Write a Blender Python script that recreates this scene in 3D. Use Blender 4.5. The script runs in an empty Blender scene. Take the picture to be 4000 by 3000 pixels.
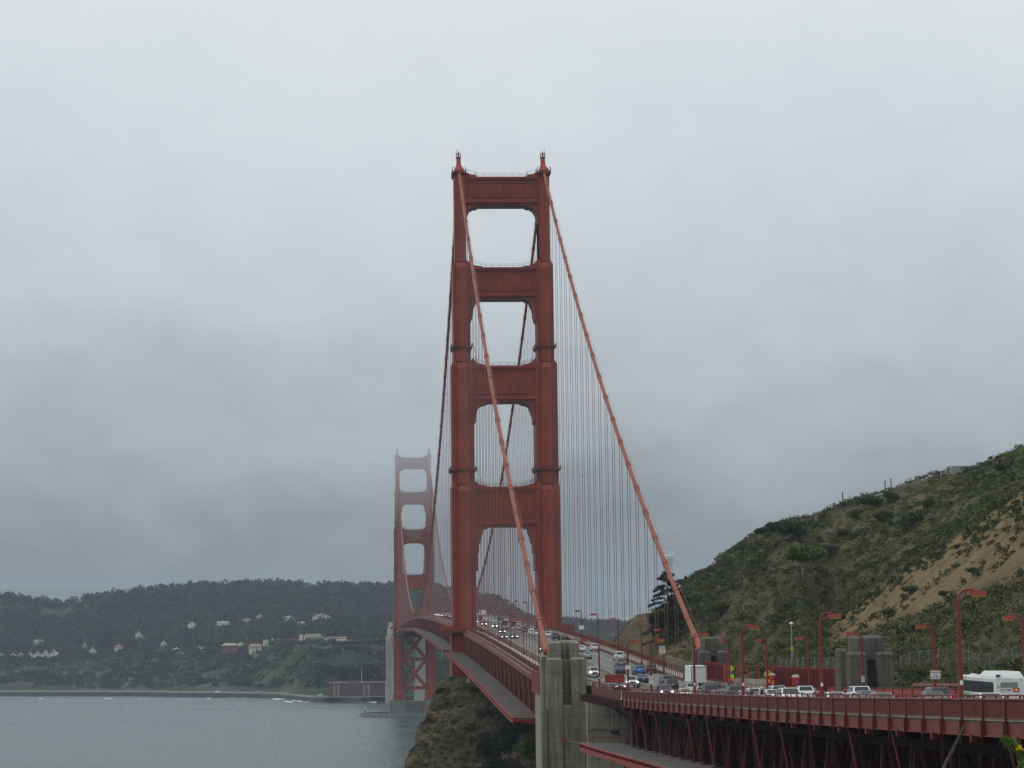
import bpy, bmesh, math, random
import numpy as np
from mathutils import Vector, Matrix

C = bpy.context
HAZE_D = 0.6e-4
SC = C.scene
COL = SC.collection
rnd = random.Random(11)
nr = np.random.RandomState(5)
rad = math.radians

# ---------------------------------------------------------------- camera, world, sun
# world axes: X west, Y south along the bridge, Z up from the water; the near tower stands at the origin
CAM = (-46.60, -755.29, 75.69)
YAW, PITCH, ROLL = 0.0652448, 0.1015838, -0.0130016
def cam_axes():
    f = Vector((math.sin(YAW)*math.cos(PITCH), math.cos(YAW)*math.cos(PITCH), math.sin(PITCH)))
    r = Vector((math.cos(YAW), -math.sin(YAW), 0.0)); u = r.cross(f)
    return r*math.cos(ROLL)+u*math.sin(ROLL), u*math.cos(ROLL)-r*math.sin(ROLL), f
_r, _u, _f = cam_axes()
cd = bpy.data.cameras.new('camera'); cam = bpy.data.objects.new('camera', cd); COL.objects.link(cam)
M = Matrix.Identity(4)
for i in range(3):
    M[i][0] = _r[i]; M[i][1] = _u[i]; M[i][2] = -_f[i]; M[i][3] = CAM[i]
cam.matrix_world = M
cd.sensor_width = 36.0; cd.lens = 9238.76*36/4000; cd.clip_start = 0.5; cd.clip_end = 40000
SC.camera = cam

SUN_DIR = Vector((-0.62, -0.10, 0.78)).normalized()      # towards the sun, behind the cloud, from the east
w = bpy.data.worlds.new('World'); SC.world = w; w.use_nodes = True
nt = w.node_tree; nt.nodes.clear()
def N(t, **k):
    n = nt.nodes.new(t)
    for a, b in k.items(): setattr(n, a, b)
    return n
out = N('ShaderNodeOutputWorld'); sky = N('ShaderNodeTexSky', sky_type='NISHITA', sun_disc=False)
sky.sun_elevation = math.asin(SUN_DIR.z); sky.sun_rotation = math.atan2(SUN_DIR.x, SUN_DIR.y)
b1 = N('ShaderNodeBackground'); b1.inputs[1].default_value = 0.1
nt.links.new(sky.outputs[0], b1.inputs[0])
tc = N('ShaderNodeTexCoord'); sep = N('ShaderNodeSeparateXYZ'); nt.links.new(tc.outputs['Generated'], sep.inputs[0])
mp = N('ShaderNodeMapping'); mp.inputs['Scale'].default_value = (3.2, 3.2, 5.5); mp.inputs['Location'].default_value = (0.7, 0.2, 0.35)
nt.links.new(tc.outputs['Generated'], mp.inputs[0])
n1 = N('ShaderNodeTexNoise'); n1.inputs['Scale'].default_value = 2.2; n1.inputs['Detail'].default_value = 5; n1.inputs['Roughness'].default_value = 0.5; n1.inputs['Distortion'].default_value = 0.4
nt.links.new(mp.outputs[0], n1.inputs[0])
mr = N('ShaderNodeMapRange'); mr.inputs[1].default_value = 0.3; mr.inputs[2].default_value = 0.7; mr.inputs[3].default_value = -0.027; mr.inputs[4].default_value = 0.027
n2 = N('ShaderNodeTexNoise'); n2.inputs['Scale'].default_value = 7.5; n2.inputs['Detail'].default_value = 6; n2.inputs['Roughness'].default_value = 0.55; n2.inputs['Distortion'].default_value = 0.6
nt.links.new(mp.outputs[0], n2.inputs[0])
nm = N('ShaderNodeMix'); nm.data_type = 'FLOAT'; nm.inputs[0].default_value = 0.34; nt.links.new(n1.outputs[0], nm.inputs[2]); nt.links.new(n2.outputs[0], nm.inputs[3])
nt.links.new(nm.outputs[0], mr.inputs[0])
add = N('ShaderNodeMath', operation='ADD'); nt.links.new(sep.outputs[2], add.inputs[0]); nt.links.new(mr.outputs[0], add.inputs[1])
rp = N('ShaderNodeValToRGB'); cr = rp.color_ramp
SKY = [(0.0, (.195, .222, .25)), (0.032, (.225, .256, .285)), (0.075, (.39, .428, .462)), (0.14, (.56, .607, .645)), (0.22, (.70, .745, .775)), (0.32, (.80, .845, .87)), (1.0, (.90, .93, .955))]
while len(cr.elements) < len(SKY): cr.elements.new(0.5)
for e, (p, c) in zip(cr.elements, SKY): e.position = p; e.color = (*c, 1)
nt.links.new(add.outputs[0], rp.inputs[0])
b2 = N('ShaderNodeBackground'); b2.inputs[1].default_value = 1.0
nt.links.new(rp.outputs[0], b2.inputs[0])
mx = N('ShaderNodeMixShader'); mx.inputs[0].default_value = 0.95
nt.links.new(b1.outputs[0], mx.inputs[1]); nt.links.new(b2.outputs[0], mx.inputs[2]); nt.links.new(mx.outputs[0], out.inputs[0])

sl = bpy.data.lights.new('sun', 'SUN'); sl.energy = 0.6; sl.angle = rad(30); sl.color = (1.0, 0.96, 0.9)
so = bpy.data.objects.new('sun', sl); COL.objects.link(so); so.rotation_euler = SUN_DIR.to_track_quat('Z', 'Y').to_euler()
SC.view_settings.view_transform = 'Standard'; SC.view_settings.look = 'None'; SC.view_settings.exposure = 0.0; SC.view_settings.gamma = 1
SC.view_settings.use_curve_mapping = False
SC.render.engine = 'CYCLES'
SC.cycles.max_bounces = 6; SC.cycles.diffuse_bounces = 2; SC.cycles.glossy_bounces = 3; SC.cycles.transparent_max_bounces = 24; SC.cycles.volume_bounces = 3
SC.cycles.use_denoising = True

# ---------------------------------------------------------------- helpers
def tag(o, label=None, cat=None, group=None, kind=None):
    if label: o['label'] = label
    if cat: o['category'] = cat
    if group: o['group'] = group
    if kind: o['kind'] = kind
    return o
def empty(name, label, cat, loc=(0, 0, 0), rz=0.0, group=None):
    o = bpy.data.objects.new(name, None); COL.objects.link(o); o.location = loc; o.rotation_euler = (0, 0, rz)
    o.empty_display_size = 0.5
    return tag(o, label, cat, group)
class MB:
    """collects simple solids and links them as one mesh object"""
    def __init__(s): s.v = []; s.f = []; s.m = []; s.mi = 0
    def add(s, vs, fs):
        n = len(s.v); s.v += [tuple(p) for p in vs]
        for f in fs: s.f.append(tuple(n+i for i in f)); s.m.append(s.mi)
        return s
    def box(s, x0, x1, y0, y1, z0, z1):
        return s.add([(x0, y0, z0), (x1, y0, z0), (x1, y1, z0), (x0, y1, z0), (x0, y0, z1), (x1, y0, z1), (x1, y1, z1), (x0, y1, z1)],
                     [(0, 3, 2, 1), (4, 5, 6, 7), (0, 1, 5, 4), (1, 2, 6, 5), (2, 3, 7, 6), (3, 0, 4, 7)])
    def taper(s, a, z0, b, z1):
        x0, x1, y0, y1 = a; X0, X1, Y0, Y1 = b
        return s.add([(x0, y0, z0), (x1, y0, z0), (x1, y1, z0), (x0, y1, z0), (X0, Y0, z1), (X1, Y0, z1), (X1, Y1, z1), (X0, Y1, z1)],
                     [(0, 3, 2, 1), (4, 5, 6, 7), (0, 1, 5, 4), (1, 2, 6, 5), (2, 3, 7, 6), (3, 0, 4, 7)])
    def bar(s, p, q, w, h=None, up=(0, 0, 1)):
        h = h or w; p = Vector(p); q = Vector(q); d = q-p
        if d.length < 1e-6: return s
        d.normalize(); up = Vector(up)
        if abs(d.dot(up)) > 0.98: up = Vector((0, 1, 0)) if abs(d.y) < 0.9 else Vector((1, 0, 0))
        a = d.cross(up).normalized()*(w/2); b = a.cross(d).normalized()*(h/2)
        vs = [p-a-b, p+a-b, p+a+b, p-a+b, q-a-b, q+a-b, q+a+b, q-a+b]
        return s.add(vs, [(0, 1, 2, 3), (7, 6, 5, 4), (0, 4, 5, 1), (1, 5, 6, 2), (2, 6, 7, 3), (3, 7, 4, 0)])
    def tube(s, pts, r, n=8, caps=True):
        pts = [Vector(p) for p in pts]; R = r if isinstance(r, (list, tuple)) else [r]*len(pts)
        vs = []; fs = []; a = None
        for i, p in enumerate(pts):
            d = (pts[min(i+1, len(pts)-1)]-pts[max(i-1, 0)]).normalized()
            if a is None:
                t = Vector((0, 0, 1)) if abs(d.z) < 0.9 else Vector((1, 0, 0)); a = d.cross(t).normalized()
            else: a = (a-d*a.dot(d)).normalized()
            b = d.cross(a)
            for k in range(n):
                t = 2*math.pi*k/n; vs.append(p+(a*math.cos(t)+b*math.sin(t))*R[i])
        for i in range(len(pts)-1):
            for k in range(n):
                k2 = (k+1) % n; fs.append((i*n+k, i*n+k2, (i+1)*n+k2, (i+1)*n+k))
        if caps: fs.append(tuple(range(n-1, -1, -1))); fs.append(tuple(range((len(pts)-1)*n, len(pts)*n)))
        return s.add(vs, fs)
    def prism(s, poly, a0, a1, axis='y'):
        """polygon in the plane across the axis, swept from a0 to a1"""
        n = len(poly)
        def P(p, a): return (p[0], a, p[1]) if axis == 'y' else ((p[0], p[1], a) if axis == 'z' else (a, p[0], p[1]))
        vs = [P(p, a0) for p in poly]+[P(p, a1) for p in poly]
        return s.add(vs, [tuple(range(n-1, -1, -1)), tuple(range(n, 2*n))]+[(i, (i+1) % n, n+(i+1) % n, n+i) for i in range(n)])
    def build(s, name, mats, parent=None, smooth=False, fix=True, bevel=0):
        me = bpy.data.meshes.new(name); me.from_pydata(s.v, [], s.f)
        mats = mats if isinstance(mats, (list, tuple)) else [mats]
        for m in mats: me.materials.append(m)
        if len(mats) > 1: me.polygons.foreach_set('material_index', s.m)
        if fix:
            bm = bmesh.new(); bm.from_mesh(me); bmesh.ops.recalc_face_normals(bm, faces=bm.faces); bm.to_mesh(me); bm.free()
        if smooth: me.polygons.foreach_set('use_smooth', [True]*len(me.polygons))
        me.update()
        o = bpy.data.objects.new(name, me); COL.objects.link(o)
        if parent: o.parent = parent
        if bevel:
            b = o.modifiers.new('b', 'BEVEL'); b.width = bevel; b.segments = 2; b.limit_method = 'ANGLE'; b.angle_limit = rad(40)
        return o
def kids(o): return [c for c in COL.objects if c.parent == o] if False else list(o.children)
def dup(root, loc=None, rz=None, label=None, group=None, swap=None, scale=None):
    r = root.copy(); COL.objects.link(r)
    if loc is not None: r.location = loc
    if rz is not None: r.rotation_euler = (0, 0, rz)
    if scale: r.scale = scale
    if label: r['label'] = label
    if group: r['group'] = group
    def rec(src, dst):
        for ch in src.children:
            c = ch.copy(); COL.objects.link(c); c.parent = dst
            if swap and ch.name.split('.')[0] in swap:
                c.material_slots[0].link = 'OBJECT'; c.material_slots[0].material = swap[ch.name.split('.')[0]]
            rec(ch, c)
    for ch in list(root.children):
        c = ch.copy(); COL.objects.link(c); c.parent = r
        if swap and ch.name.split('.')[0] in swap:
            c.material_slots[0].link = 'OBJECT'; c.material_slots[0].material = swap[ch.name.split('.')[0]]
        rec(ch, c)
    return r
def npmesh(name, V, F, mats, parent=None, smooth=False, attr=None):
    """fast mesh from arrays: V (n,3), F (m,k)"""
    V = np.asarray(V, np.float32); F = np.asarray(F, np.int32); k = F.shape[1]
    me = bpy.data.meshes.new(name); me.vertices.add(len(V)); me.vertices.foreach_set('co', V.ravel())
    me.loops.add(F.size); me.loops.foreach_set('vertex_index', F.ravel())
    me.polygons.add(len(F)); me.polygons.foreach_set('loop_start', np.arange(0, F.size, k, dtype=np.int32))
    if smooth: me.polygons.foreach_set('use_smooth', np.ones(len(F), bool))
    for m in (mats if isinstance(mats, (list, tuple)) else [mats]): me.materials.append(m)
    if attr:
        for an, av in attr.items():
            a = me.attributes.new(an, 'FLOAT', 'POINT'); a.data.foreach_set('value', np.asarray(av, np.float32))
    me.update(calc_edges=True); me.validate()
    o = bpy.data.objects.new(name, me); COL.objects.link(o)
    if parent: o.parent = parent
    return o
def cards(P, size, flat=0.0, rs=nr, aspect=0.6):
    """one small leaf-shaped face (bent quad) at each point of P; returns V, F"""
    n = len(P); size = np.broadcast_to(np.asarray(size, float), (n,))
    a = rs.normal(size=(n, 3)); a[:, 2] *= (1-flat); a /= np.linalg.norm(a, axis=1, keepdims=True)+1e-9
    b = rs.normal(size=(n, 3)); b[:, 2] *= (1-flat); b -= a*(a*b).sum(1, keepdims=True); b /= np.linalg.norm(b, axis=1, keepdims=True)+1e-9
    A = a*size[:, None]; B = b*size[:, None]*aspect
    V = np.stack([P-A, P+B*0.9, P+A, P-B], 1).reshape(-1, 3)
    return V, np.arange(4*n).reshape(n, 4)
def blob_points(c, r, n, rs=nr, shell=0.55, lumps=7):
    """points spread through a lumpy crown: several sub-clumps inside an ellipsoid"""
    c = np.asarray(c, float); r = np.asarray(r, float)
    L = rs.normal(size=(lumps, 3)); L /= np.linalg.norm(L, axis=1, keepdims=True); L *= (0.35+0.4*rs.rand(lumps, 1)); L[:, 2] = L[:, 2]*0.8+0.1
    lr = 0.32+0.28*rs.rand(lumps)
    i = rs.randint(0, lumps, n); d = rs.normal(size=(n, 3)); d /= np.linalg.norm(d, axis=1, keepdims=True)
    rr = (shell+(1-shell)*rs.rand(n))*lr[i]
    return c+(L[i]+d*rr[:, None])*r

# value noise for the ground
_G = np.random.RandomState(3).rand(256, 256)
def vnoise(x, y):
    x = np.asarray(x, float); y = np.asarray(y, float)
    xi = np.floor(x).astype(int); yi = np.floor(y).astype(int); fx = x-xi; fy = y-yi
    fx = fx*fx*(3-2*fx); fy = fy*fy*(3-2*fy); a = xi % 256; b = yi % 256; a1 = (a+1) % 256; b1_ = (b+1) % 256
    return (_G[a, b]*(1-fx)+_G[a1, b]*fx)*(1-fy)+(_G[a, b1_]*(1-fx)+_G[a1, b1_]*fx)*fy
def fbm(x, y, o=4):
    s = 0; a = 0.5
    for k in range(o): s = s+a*(vnoise(x*2**k+17*k, y*2**k+31*k)-0.5); a *= 0.5
    return s

# ---------------------------------------------------------------- materials
def mat(name, col, rough=0.6, metal=0.0, var=0.0, scale=1.0, col2=None, streak=0.0, bump=0.0, bscale=None, spec=0.5, coat=0.0, emit=None, es=1.0, detail=5.0, stretch=(1, 1, 1), lo=0.35, hi=0.65):
    m = bpy.data.materials.new(name); m.use_nodes = True; t = m.node_tree; p = t.nodes['Principled BSDF']
    p.inputs['Base Color'].default_value = (*col, 1); p.inputs['Roughness'].default_value = rough; p.inputs['Metallic'].default_value = metal
    p.inputs['Specular IOR Level'].default_value = spec; p.inputs['Coat Weight'].default_value = coat
    if emit: p.inputs['Emission Color'].default_value = (*emit, 1); p.inputs['Emission Strength'].default_value = es
    if var or bump or streak or col2:
        g = t.nodes.new('ShaderNodeNewGeometry'); mpn = t.nodes.new('ShaderNodeMapping'); mpn.inputs['Scale'].default_value = stretch
        t.links.new(g.outputs['Position'], mpn.inputs[0])
    last = None
    if var or col2:
        n = t.nodes.new('ShaderNodeTexNoise'); n.inputs['Scale'].default_value = scale; n.inputs['Detail'].default_value = detail; n.inputs['Roughness'].default_value = 0.6
        t.links.new(mpn.outputs[0], n.inputs[0])
        r = t.nodes.new('ShaderNodeValToRGB'); r.color_ramp.elements[0].position = lo; r.color_ramp.elements[1].position = hi
        c2 = col2 or tuple(c*(1+var) for c in col); c1 = col if col2 else tuple(c*(1-var) for c in col)
        r.color_ramp.elements[0].color = (*c1, 1); r.color_ramp.elements[1].color = (*c2, 1)
        t.links.new(n.outputs[0], r.inputs[0]); last = r.outputs[0]
    if streak:
        mp2 = t.nodes.new('ShaderNodeMapping'); mp2.inputs['Scale'].default_value = (1.1, 1.1, 0.06); t.links.new(g.outputs['Position'], mp2.inputs[0])
        n2 = t.nodes.new('ShaderNodeTexNoise'); n2.inputs['Scale'].default_value = 1.0; n2.inputs['Detail'].default_value = 6; t.links.new(mp2.outputs[0], n2.inputs[0])
        r2 = t.nodes.new('ShaderNodeMapRange'); r2.inputs[1].default_value = 0.35; r2.inputs[2].default_value = 0.7; r2.inputs[3].default_value = 1.0; r2.inputs[4].default_value = 1-streak
        t.links.new(n2.outputs[0], r2.inputs[0])
        mu = t.nodes.new('ShaderNodeMix'); mu.data_type = 'RGBA'; mu.blend_type = 'MULTIPLY'; mu.inputs[0].default_value = 1.0
        if last is not None: t.links.new(last, mu.inputs[6])
        else: mu.inputs[6].default_value = (*col, 1)
        t.links.new(r2.outputs[0], mu.inputs[7]); last = mu.outputs[2]
    if last is not None: t.links.new(last, p.inputs['Base Color'])
    if bump:
        n3 = t.nodes.new('ShaderNodeTexNoise'); n3.inputs['Scale'].default_value = bscale or scale*4; n3.inputs['Detail'].default_value = 4
        t.links.new(mpn.outputs[0], n3.inputs[0]); bp = t.nodes.new('ShaderNodeBump'); bp.inputs['Strength'].default_value = bump; bp.inputs['Distance'].default_value = 0.1
        t.links.new(n3.outputs[0], bp.inputs['Height']); t.links.new(bp.outputs[0], p.inputs['Normal'])
    return m
RED = mat('orange_paint', (.285, .033, .0125), .58, var=.2, scale=.16, streak=.28)
RED_CABLE = mat('cable_paint', (.26, .046, .012), .55, var=.2, scale=1.2)
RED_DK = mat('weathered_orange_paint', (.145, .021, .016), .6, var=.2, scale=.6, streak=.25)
RED_SHADE = mat('shaded_trestle_paint', (.135, .034, .026), .75, var=.3, scale=.6, streak=.4)  # bridge red darkened so the colour carries the shade under the deck
SHADE_STEEL = mat('shade_dark_steel', (.045, .014, .012), .8, var=.3, scale=.6)  # under-deck shade put into the steel colour; the far viaduct shares it
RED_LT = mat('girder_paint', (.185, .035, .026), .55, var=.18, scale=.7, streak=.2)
RED_FENCE = mat('fence_paint', (.30, .028, .022), .55, var=.14, scale=.5)
ROPE = mat('rope_paint', (.21, .095, .082), .6)
LAMP_RED = mat('lamp_paint', (.175, .022, .016), .45, var=.12, scale=2)
HOOD_RED = mat('lamp_hood_paint', (.27, .034, .014), .4, var=.1, scale=2)
AMBER = mat('amber_lens', (.38, .28, .03), .3)
CONC = mat('concrete', (.215, .193, .152), .85, col2=(.105, .095, .077), scale=.3, streak=.5, bump=.25, bscale=3)
CONC_LT = mat('pale_concrete', (.33, .31, .26), .85, col2=(.24, .225, .19), scale=.4, streak=.2, bump=.2, bscale=3)
CONC_BARE = mat('pier_concrete', (.20, .19, .165), .85, var=.2, scale=.12, streak=.4)
ASPHALT = mat('asphalt', (.155, .152, .142), .85, var=.13, scale=.35, stretch=(1, .12, 1))
WALK = mat('sidewalk_concrete', (.36, .335, .28), .85, var=.12, scale=.8)
WHITE = mat('white_paint', (.78, .78, .76), .5)
YELLOW = mat('yellow_paint', (.62, .42, .02), .5)
STEEL = mat('galvanised_steel', (.34, .35, .35), .5, metal=.4, var=.1, scale=3)
BUSGL = mat('dark_bus_glass', (.012, .015, .017), .25, spec=.12)
DARK = mat('dark_rubber', (.02, .02, .02), .8)
BLACK = mat('black_plastic', (.03, .03, .03), .5)
GLASS = mat('tinted_glass', (.015, .02, .022), .06, spec=.6)
CHROME = mat('chrome', (.55, .55, .56), .25, metal=1.0)
HEAD_ON = mat('lit_headlight', (.9, .9, .9), .2, emit=(1, .97, .9), es=5.0)
HEAD_OFF = mat('headlight', (.6, .62, .64), .15, coat=.5)
TAIL = mat('tail_light', (.35, .01, .012), .25, coat=.5)
TAIL_ON = mat('lit_tail_light', (.6, .02, .02), .25, emit=(1, .03, .02), es=2.2)
PLATE = mat('number_plate', (.7, .7, .68), .5)
def concrete(name, c1, c2, streak):
    m = mat(name, c1, .9, col2=c2, scale=.35, streak=streak, bump=.3, bscale=4); t = m.node_tree; p = t.nodes['Principled BSDF']; src = p.inputs['Base Color'].links[0].from_socket
    g = t.nodes.new('ShaderNodeNewGeometry'); sp = t.nodes.new('ShaderNodeSeparateXYZ'); t.links.new(g.outputs['Position'], sp.inputs[0])
    def mth(op, a, b=None):
        x = t.nodes.new('ShaderNodeMath'); x.operation = op
        for i, q in ((0, a), (1, b)):
            if q is None: continue
            if isinstance(q, (int, float)): x.inputs[i].default_value = q
            else: t.links.new(q, x.inputs[i])
        return x.outputs[0]
    line = mth('LESS_THAN', mth('FRACT', mth('MULTIPLY', sp.outputs[2], 1/3.4)), .035)      # pour joints
    board = mth('MULTIPLY', mth('SINE', mth('MULTIPLY', sp.outputs[2], 21)), .05)             # board marks
    mp_ = t.nodes.new('ShaderNodeMapping'); mp_.inputs['Scale'].default_value = (2.6, 2.6, .10); t.links.new(g.outputs['Position'], mp_.inputs[0])
    n = t.nodes.new('ShaderNodeTexNoise'); n.inputs['Scale'].default_value = 1; n.inputs['Detail'].default_value = 7; n.inputs['Roughness'].default_value = .7; t.links.new(mp_.outputs[0], n.inputs[0])
    r = t.nodes.new('ShaderNodeMapRange'); r.inputs[1].default_value = .42; r.inputs[2].default_value = .62; r.inputs[3].default_value = 1.12; r.inputs[4].default_value = .62; t.links.new(n.outputs[0], r.inputs[0])
    f = mth('MULTIPLY', mth('ADD', r.outputs[0], board), mth('SUBTRACT', 1.0, mth('MULTIPLY', line, .35)))
    mu = t.nodes.new('ShaderNodeMix'); mu.data_type = 'RGBA'; mu.blend_type = 'MULTIPLY'; mu.inputs[0].default_value = 1; t.links.new(src, mu.inputs[6]); t.links.new(f, mu.inputs[7]); t.links.new(mu.outputs[2], p.inputs['Base Color'])
    return m
CONC = concrete('stained_concrete', (.30, .275, .222), (.20, .182, .148), .3)
CONC_LT = concrete('pale_weathered_concrete', (.42, .39, .32), (.31, .285, .235), .2)
def seams(m, step, amount):
    """plate joints every few metres of height"""
    t = m.node_tree; p = t.nodes['Principled BSDF']; src = p.inputs['Base Color'].links[0].from_socket; g = t.nodes.new('ShaderNodeNewGeometry'); sp = t.nodes.new('ShaderNodeSeparateXYZ'); t.links.new(g.outputs['Position'], sp.inputs[0]); last = sp.outputs[2]
    for op, v in (('MULTIPLY', 1/step), ('FRACT', 0), ('LESS_THAN', .07)):
        x = t.nodes.new('ShaderNodeMath'); x.operation = op; t.links.new(last, x.inputs[0]); x.inputs[1].default_value = v; last = x.outputs[0]
    r = t.nodes.new('ShaderNodeMapRange'); r.inputs[3].default_value = 1; r.inputs[4].default_value = 1-amount; t.links.new(last, r.inputs[0])
    mu = t.nodes.new('ShaderNodeMix'); mu.data_type = 'RGBA'; mu.blend_type = 'MULTIPLY'; mu.inputs[0].default_value = 1; t.links.new(src, mu.inputs[6]); t.links.new(r.outputs[0], mu.inputs[7]); t.links.new(mu.outputs[2], p.inputs['Base Color'])
seams(RED, 6.9, .2)
CONC_DK = concrete('dark_weathered_concrete', (.135, .125, .104), (.09, .084, .071), .3)
CONDUIT = mat('dark_conduit', (.07, .07, .068), .6)
def netmat(name, col, cell, thick, axes=(0, 1)):
    """woven net: square mesh cut out by world position"""
    m = bpy.data.materials.new(name); m.use_nodes = True; t = m.node_tree; p = t.nodes['Principled BSDF']
    p.inputs['Base Color'].default_value = (*col, 1); p.inputs['Roughness'].default_value = .7; p.inputs['Alpha'].default_value = thick
    return m
NET = netmat('steel_net', (.095, .09, .078), .1, .62)
LINK = netmat('chain_link', (.17, .17, .16), .06, .17)
# ---------------------------------------------------------------- deck profile
_Y = np.array([-760, -637, -573, -518, -454, -400, -360, -305, -240, -136, 0, 227, 640, 1107, 1280, 1620, 1800], float)
_Z = np.array([73.9, 70.45, 68.7, 67.4, 66.0, 65.4, 65.45, 66.5, 68.4, 71.2, 74.2, 78.2, 81.3, 77.6, 74.6, 67.5, 64.], float)
def _spl(X, Yv):
    n = len(X); h = np.diff(X); A = np.zeros((n, n)); b = np.zeros(n); A[0, 0] = A[-1, -1] = 1
    for i in range(1, n-1):
        A[i, i-1] = h[i-1]; A[i, i] = 2*(h[i-1]+h[i]); A[i, i+1] = h[i]; b[i] = 6*((Yv[i+1]-Yv[i])/h[i]-(Yv[i]-Yv[i-1])/h[i-1])
    return np.linalg.solve(A, b)
_M = _spl(_Y, _Z)
def zd(y):
    y = float(min(max(y, _Y[0]), _Y[-1])); i = min(max(int(np.searchsorted(_Y, y))-1, 0), len(_Y)-2)
    h = _Y[i+1]-_Y[i]; a = (_Y[i+1]-y)/h; b = (y-_Y[i])/h
    return float(a*_Z[i]+b*_Z[i+1]+((a**3-a)*_M[i]+(b**3-b)*_M[i+1])*h*h/6)
def slope(y): return (zd(y+1)-zd(y-1))/2
def frange(a, b, s):
    n = max(1, int(round((b-a)/s))); return [a+(b-a)*i/n for i in range(n+1)]
def strip(mb, x0, x1, ys, dz, th=0.0):
    """a flat strip that follows the deck"""
    for a, b in zip(ys[:-1], ys[1:]):
        za, zb = zd(a)+dz, zd(b)+dz
        if th: mb.add([(x0, a, za-th), (x1, a, za-th), (x1, b, zb-th), (x0, b, zb-th), (x0, a, za), (x1, a, za), (x1, b, zb), (x0, b, zb)],
                      [(0, 3, 2, 1), (4, 5, 6, 7), (0, 1, 5, 4), (1, 2, 6, 5), (2, 3, 7, 6), (3, 0, 4, 7)])
        else: mb.add([(x0, a, za), (x1, a, za), (x1, b, zb), (x0, b, zb)], [(0, 1, 2, 3)])

# ---------------------------------------------------------------- water
def water_mat():
    m = bpy.data.materials.new('bay_water'); m.use_nodes = True; t = m.node_tree; p = t.nodes['Principled BSDF']
    p.inputs['Roughness'].default_value = .22; p.inputs['IOR'].default_value = 1.33
    g = t.nodes.new('ShaderNodeNewGeometry'); mpn = t.nodes.new('ShaderNodeMapping'); mpn.inputs['Scale'].default_value = (1, .55, 1); t.links.new(g.outputs['Position'], mpn.inputs[0])
    big = t.nodes.new('ShaderNodeTexNoise'); big.inputs['Scale'].default_value = .006; big.inputs['Detail'].default_value = 4; mpb = t.nodes.new('ShaderNodeMapping'); mpb.inputs['Scale'].default_value = (.45, 2.6, 1); t.links.new(g.outputs['Position'], mpb.inputs[0]); t.links.new(mpb.outputs[0], big.inputs[0])
    r = t.nodes.new('ShaderNodeValToRGB'); r.color_ramp.elements[0].position = .35; r.color_ramp.elements[1].position = .65
    r.color_ramp.elements[0].color = (.022, .048, .046, 1); r.color_ramp.elements[1].color = (.046, .086, .080, 1); t.links.new(big.outputs[0], r.inputs[0])
    mps = t.nodes.new('ShaderNodeMapping'); mps.inputs['Scale'].default_value = (.30, .035, 1); t.links.new(g.outputs['Position'], mps.inputs[0]); sn = t.nodes.new('ShaderNodeTexNoise'); sn.inputs['Scale'].default_value = 1.0; sn.inputs['Detail'].default_value = 6; sn.inputs['Roughness'].default_value = .7; t.links.new(mps.outputs[0], sn.inputs[0])
    sr = t.nodes.new('ShaderNodeMapRange'); sr.inputs[1].default_value = .3; sr.inputs[2].default_value = .7; sr.inputs[3].default_value = .85; sr.inputs[4].default_value = 1.15; t.links.new(sn.outputs[0], sr.inputs[0])
    mm = t.nodes.new('ShaderNodeMix'); mm.data_type = 'RGBA'; mm.blend_type = 'MULTIPLY'; mm.inputs[0].default_value = 1; t.links.new(r.outputs[0], mm.inputs[6]); t.links.new(sr.outputs[0], mm.inputs[7]); t.links.new(mm.outputs[2], p.inputs['Base Color'])
    rr = t.nodes.new('ShaderNodeMapRange'); rr.inputs[3].default_value = .16; rr.inputs[4].default_value = .42; rx_ = t.nodes.new('ShaderNodeMix'); rx_.data_type = 'FLOAT'; rx_.inputs[0].default_value = .55; t.links.new(sn.outputs[0], rx_.inputs[2]); t.links.new(big.outputs[0], rx_.inputs[3]); rr.inputs[1].default_value = .3; rr.inputs[2].default_value = .7; t.links.new(rx_.outputs[0], rr.inputs[0]); t.links.new(rr.outputs[0], p.inputs['Roughness'])
    n = t.nodes.new('ShaderNodeTexNoise'); n.inputs['Scale'].default_value = .16; n.inputs['Detail'].default_value = 6; n.inputs['Roughness'].default_value = .65; t.links.new(mpn.outputs[0], n.inputs[0])
    bp = t.nodes.new('ShaderNodeBump'); bp.inputs['Strength'].default_value = .8; bp.inputs['Distance'].default_value = 1.1; t.links.new(n.outputs[0], bp.inputs['Height']); t.links.new(bp.outputs[0], p.inputs['Normal'])
    return m
b = MB(); S = 7900
b.add([(-S, -3900, 0), (S, -3900, 0), (S, S, 0), (-S, S, 0)], [(0, 1, 2, 3)])
tag(b.build('water', water_mat(), fix=False), kind='structure')

# ---------------------------------------------------------------- deck: road, walks, markings
ys = frange(-740, 1790, 11)
b = MB(); strip(b, -9.45, 9.45, ys, 0, .35); tag(b.build('road', ASPHALT), kind='structure')
b = MB()
strip(b, -13.1, -9.75, frange(-364, 1790, 11), .22, .3); strip(b, -13.1, -9.75, frange(-740, -454, 11), .22, .3)
strip(b, 9.75, 13.1, ys, .22, .3)
tag(b.build('sidewalk', WALK), kind='structure')
def bar_x(y):      # the movable median between the two directions
    return float(np.interp(y, [-740, -480, -402, -372, -250, 0, 1790], [-4.0, -4.0, -2.3, -1.4, -.3, .3, .3]))
b = MB()
for x in (-6.3, -3.3, 3.4, 6.4, 0.4, -8.9, 8.9):
    if abs(x) > 8: continue
    y = -740
    while y < 900:
        if abs(x-bar_x(y)) > .8:
            b.add([(x-.08, y, zd(y)+.006), (x+.08, y, zd(y)+.006), (x+.08, y+3, zd(y+3)+.006), (x-.08, y+3, zd(y+3)+.006)], [(0, 1, 2, 3)])
        y += 9
tag(b.build('lane_marking', WHITE, fix=False), kind='structure')

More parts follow.
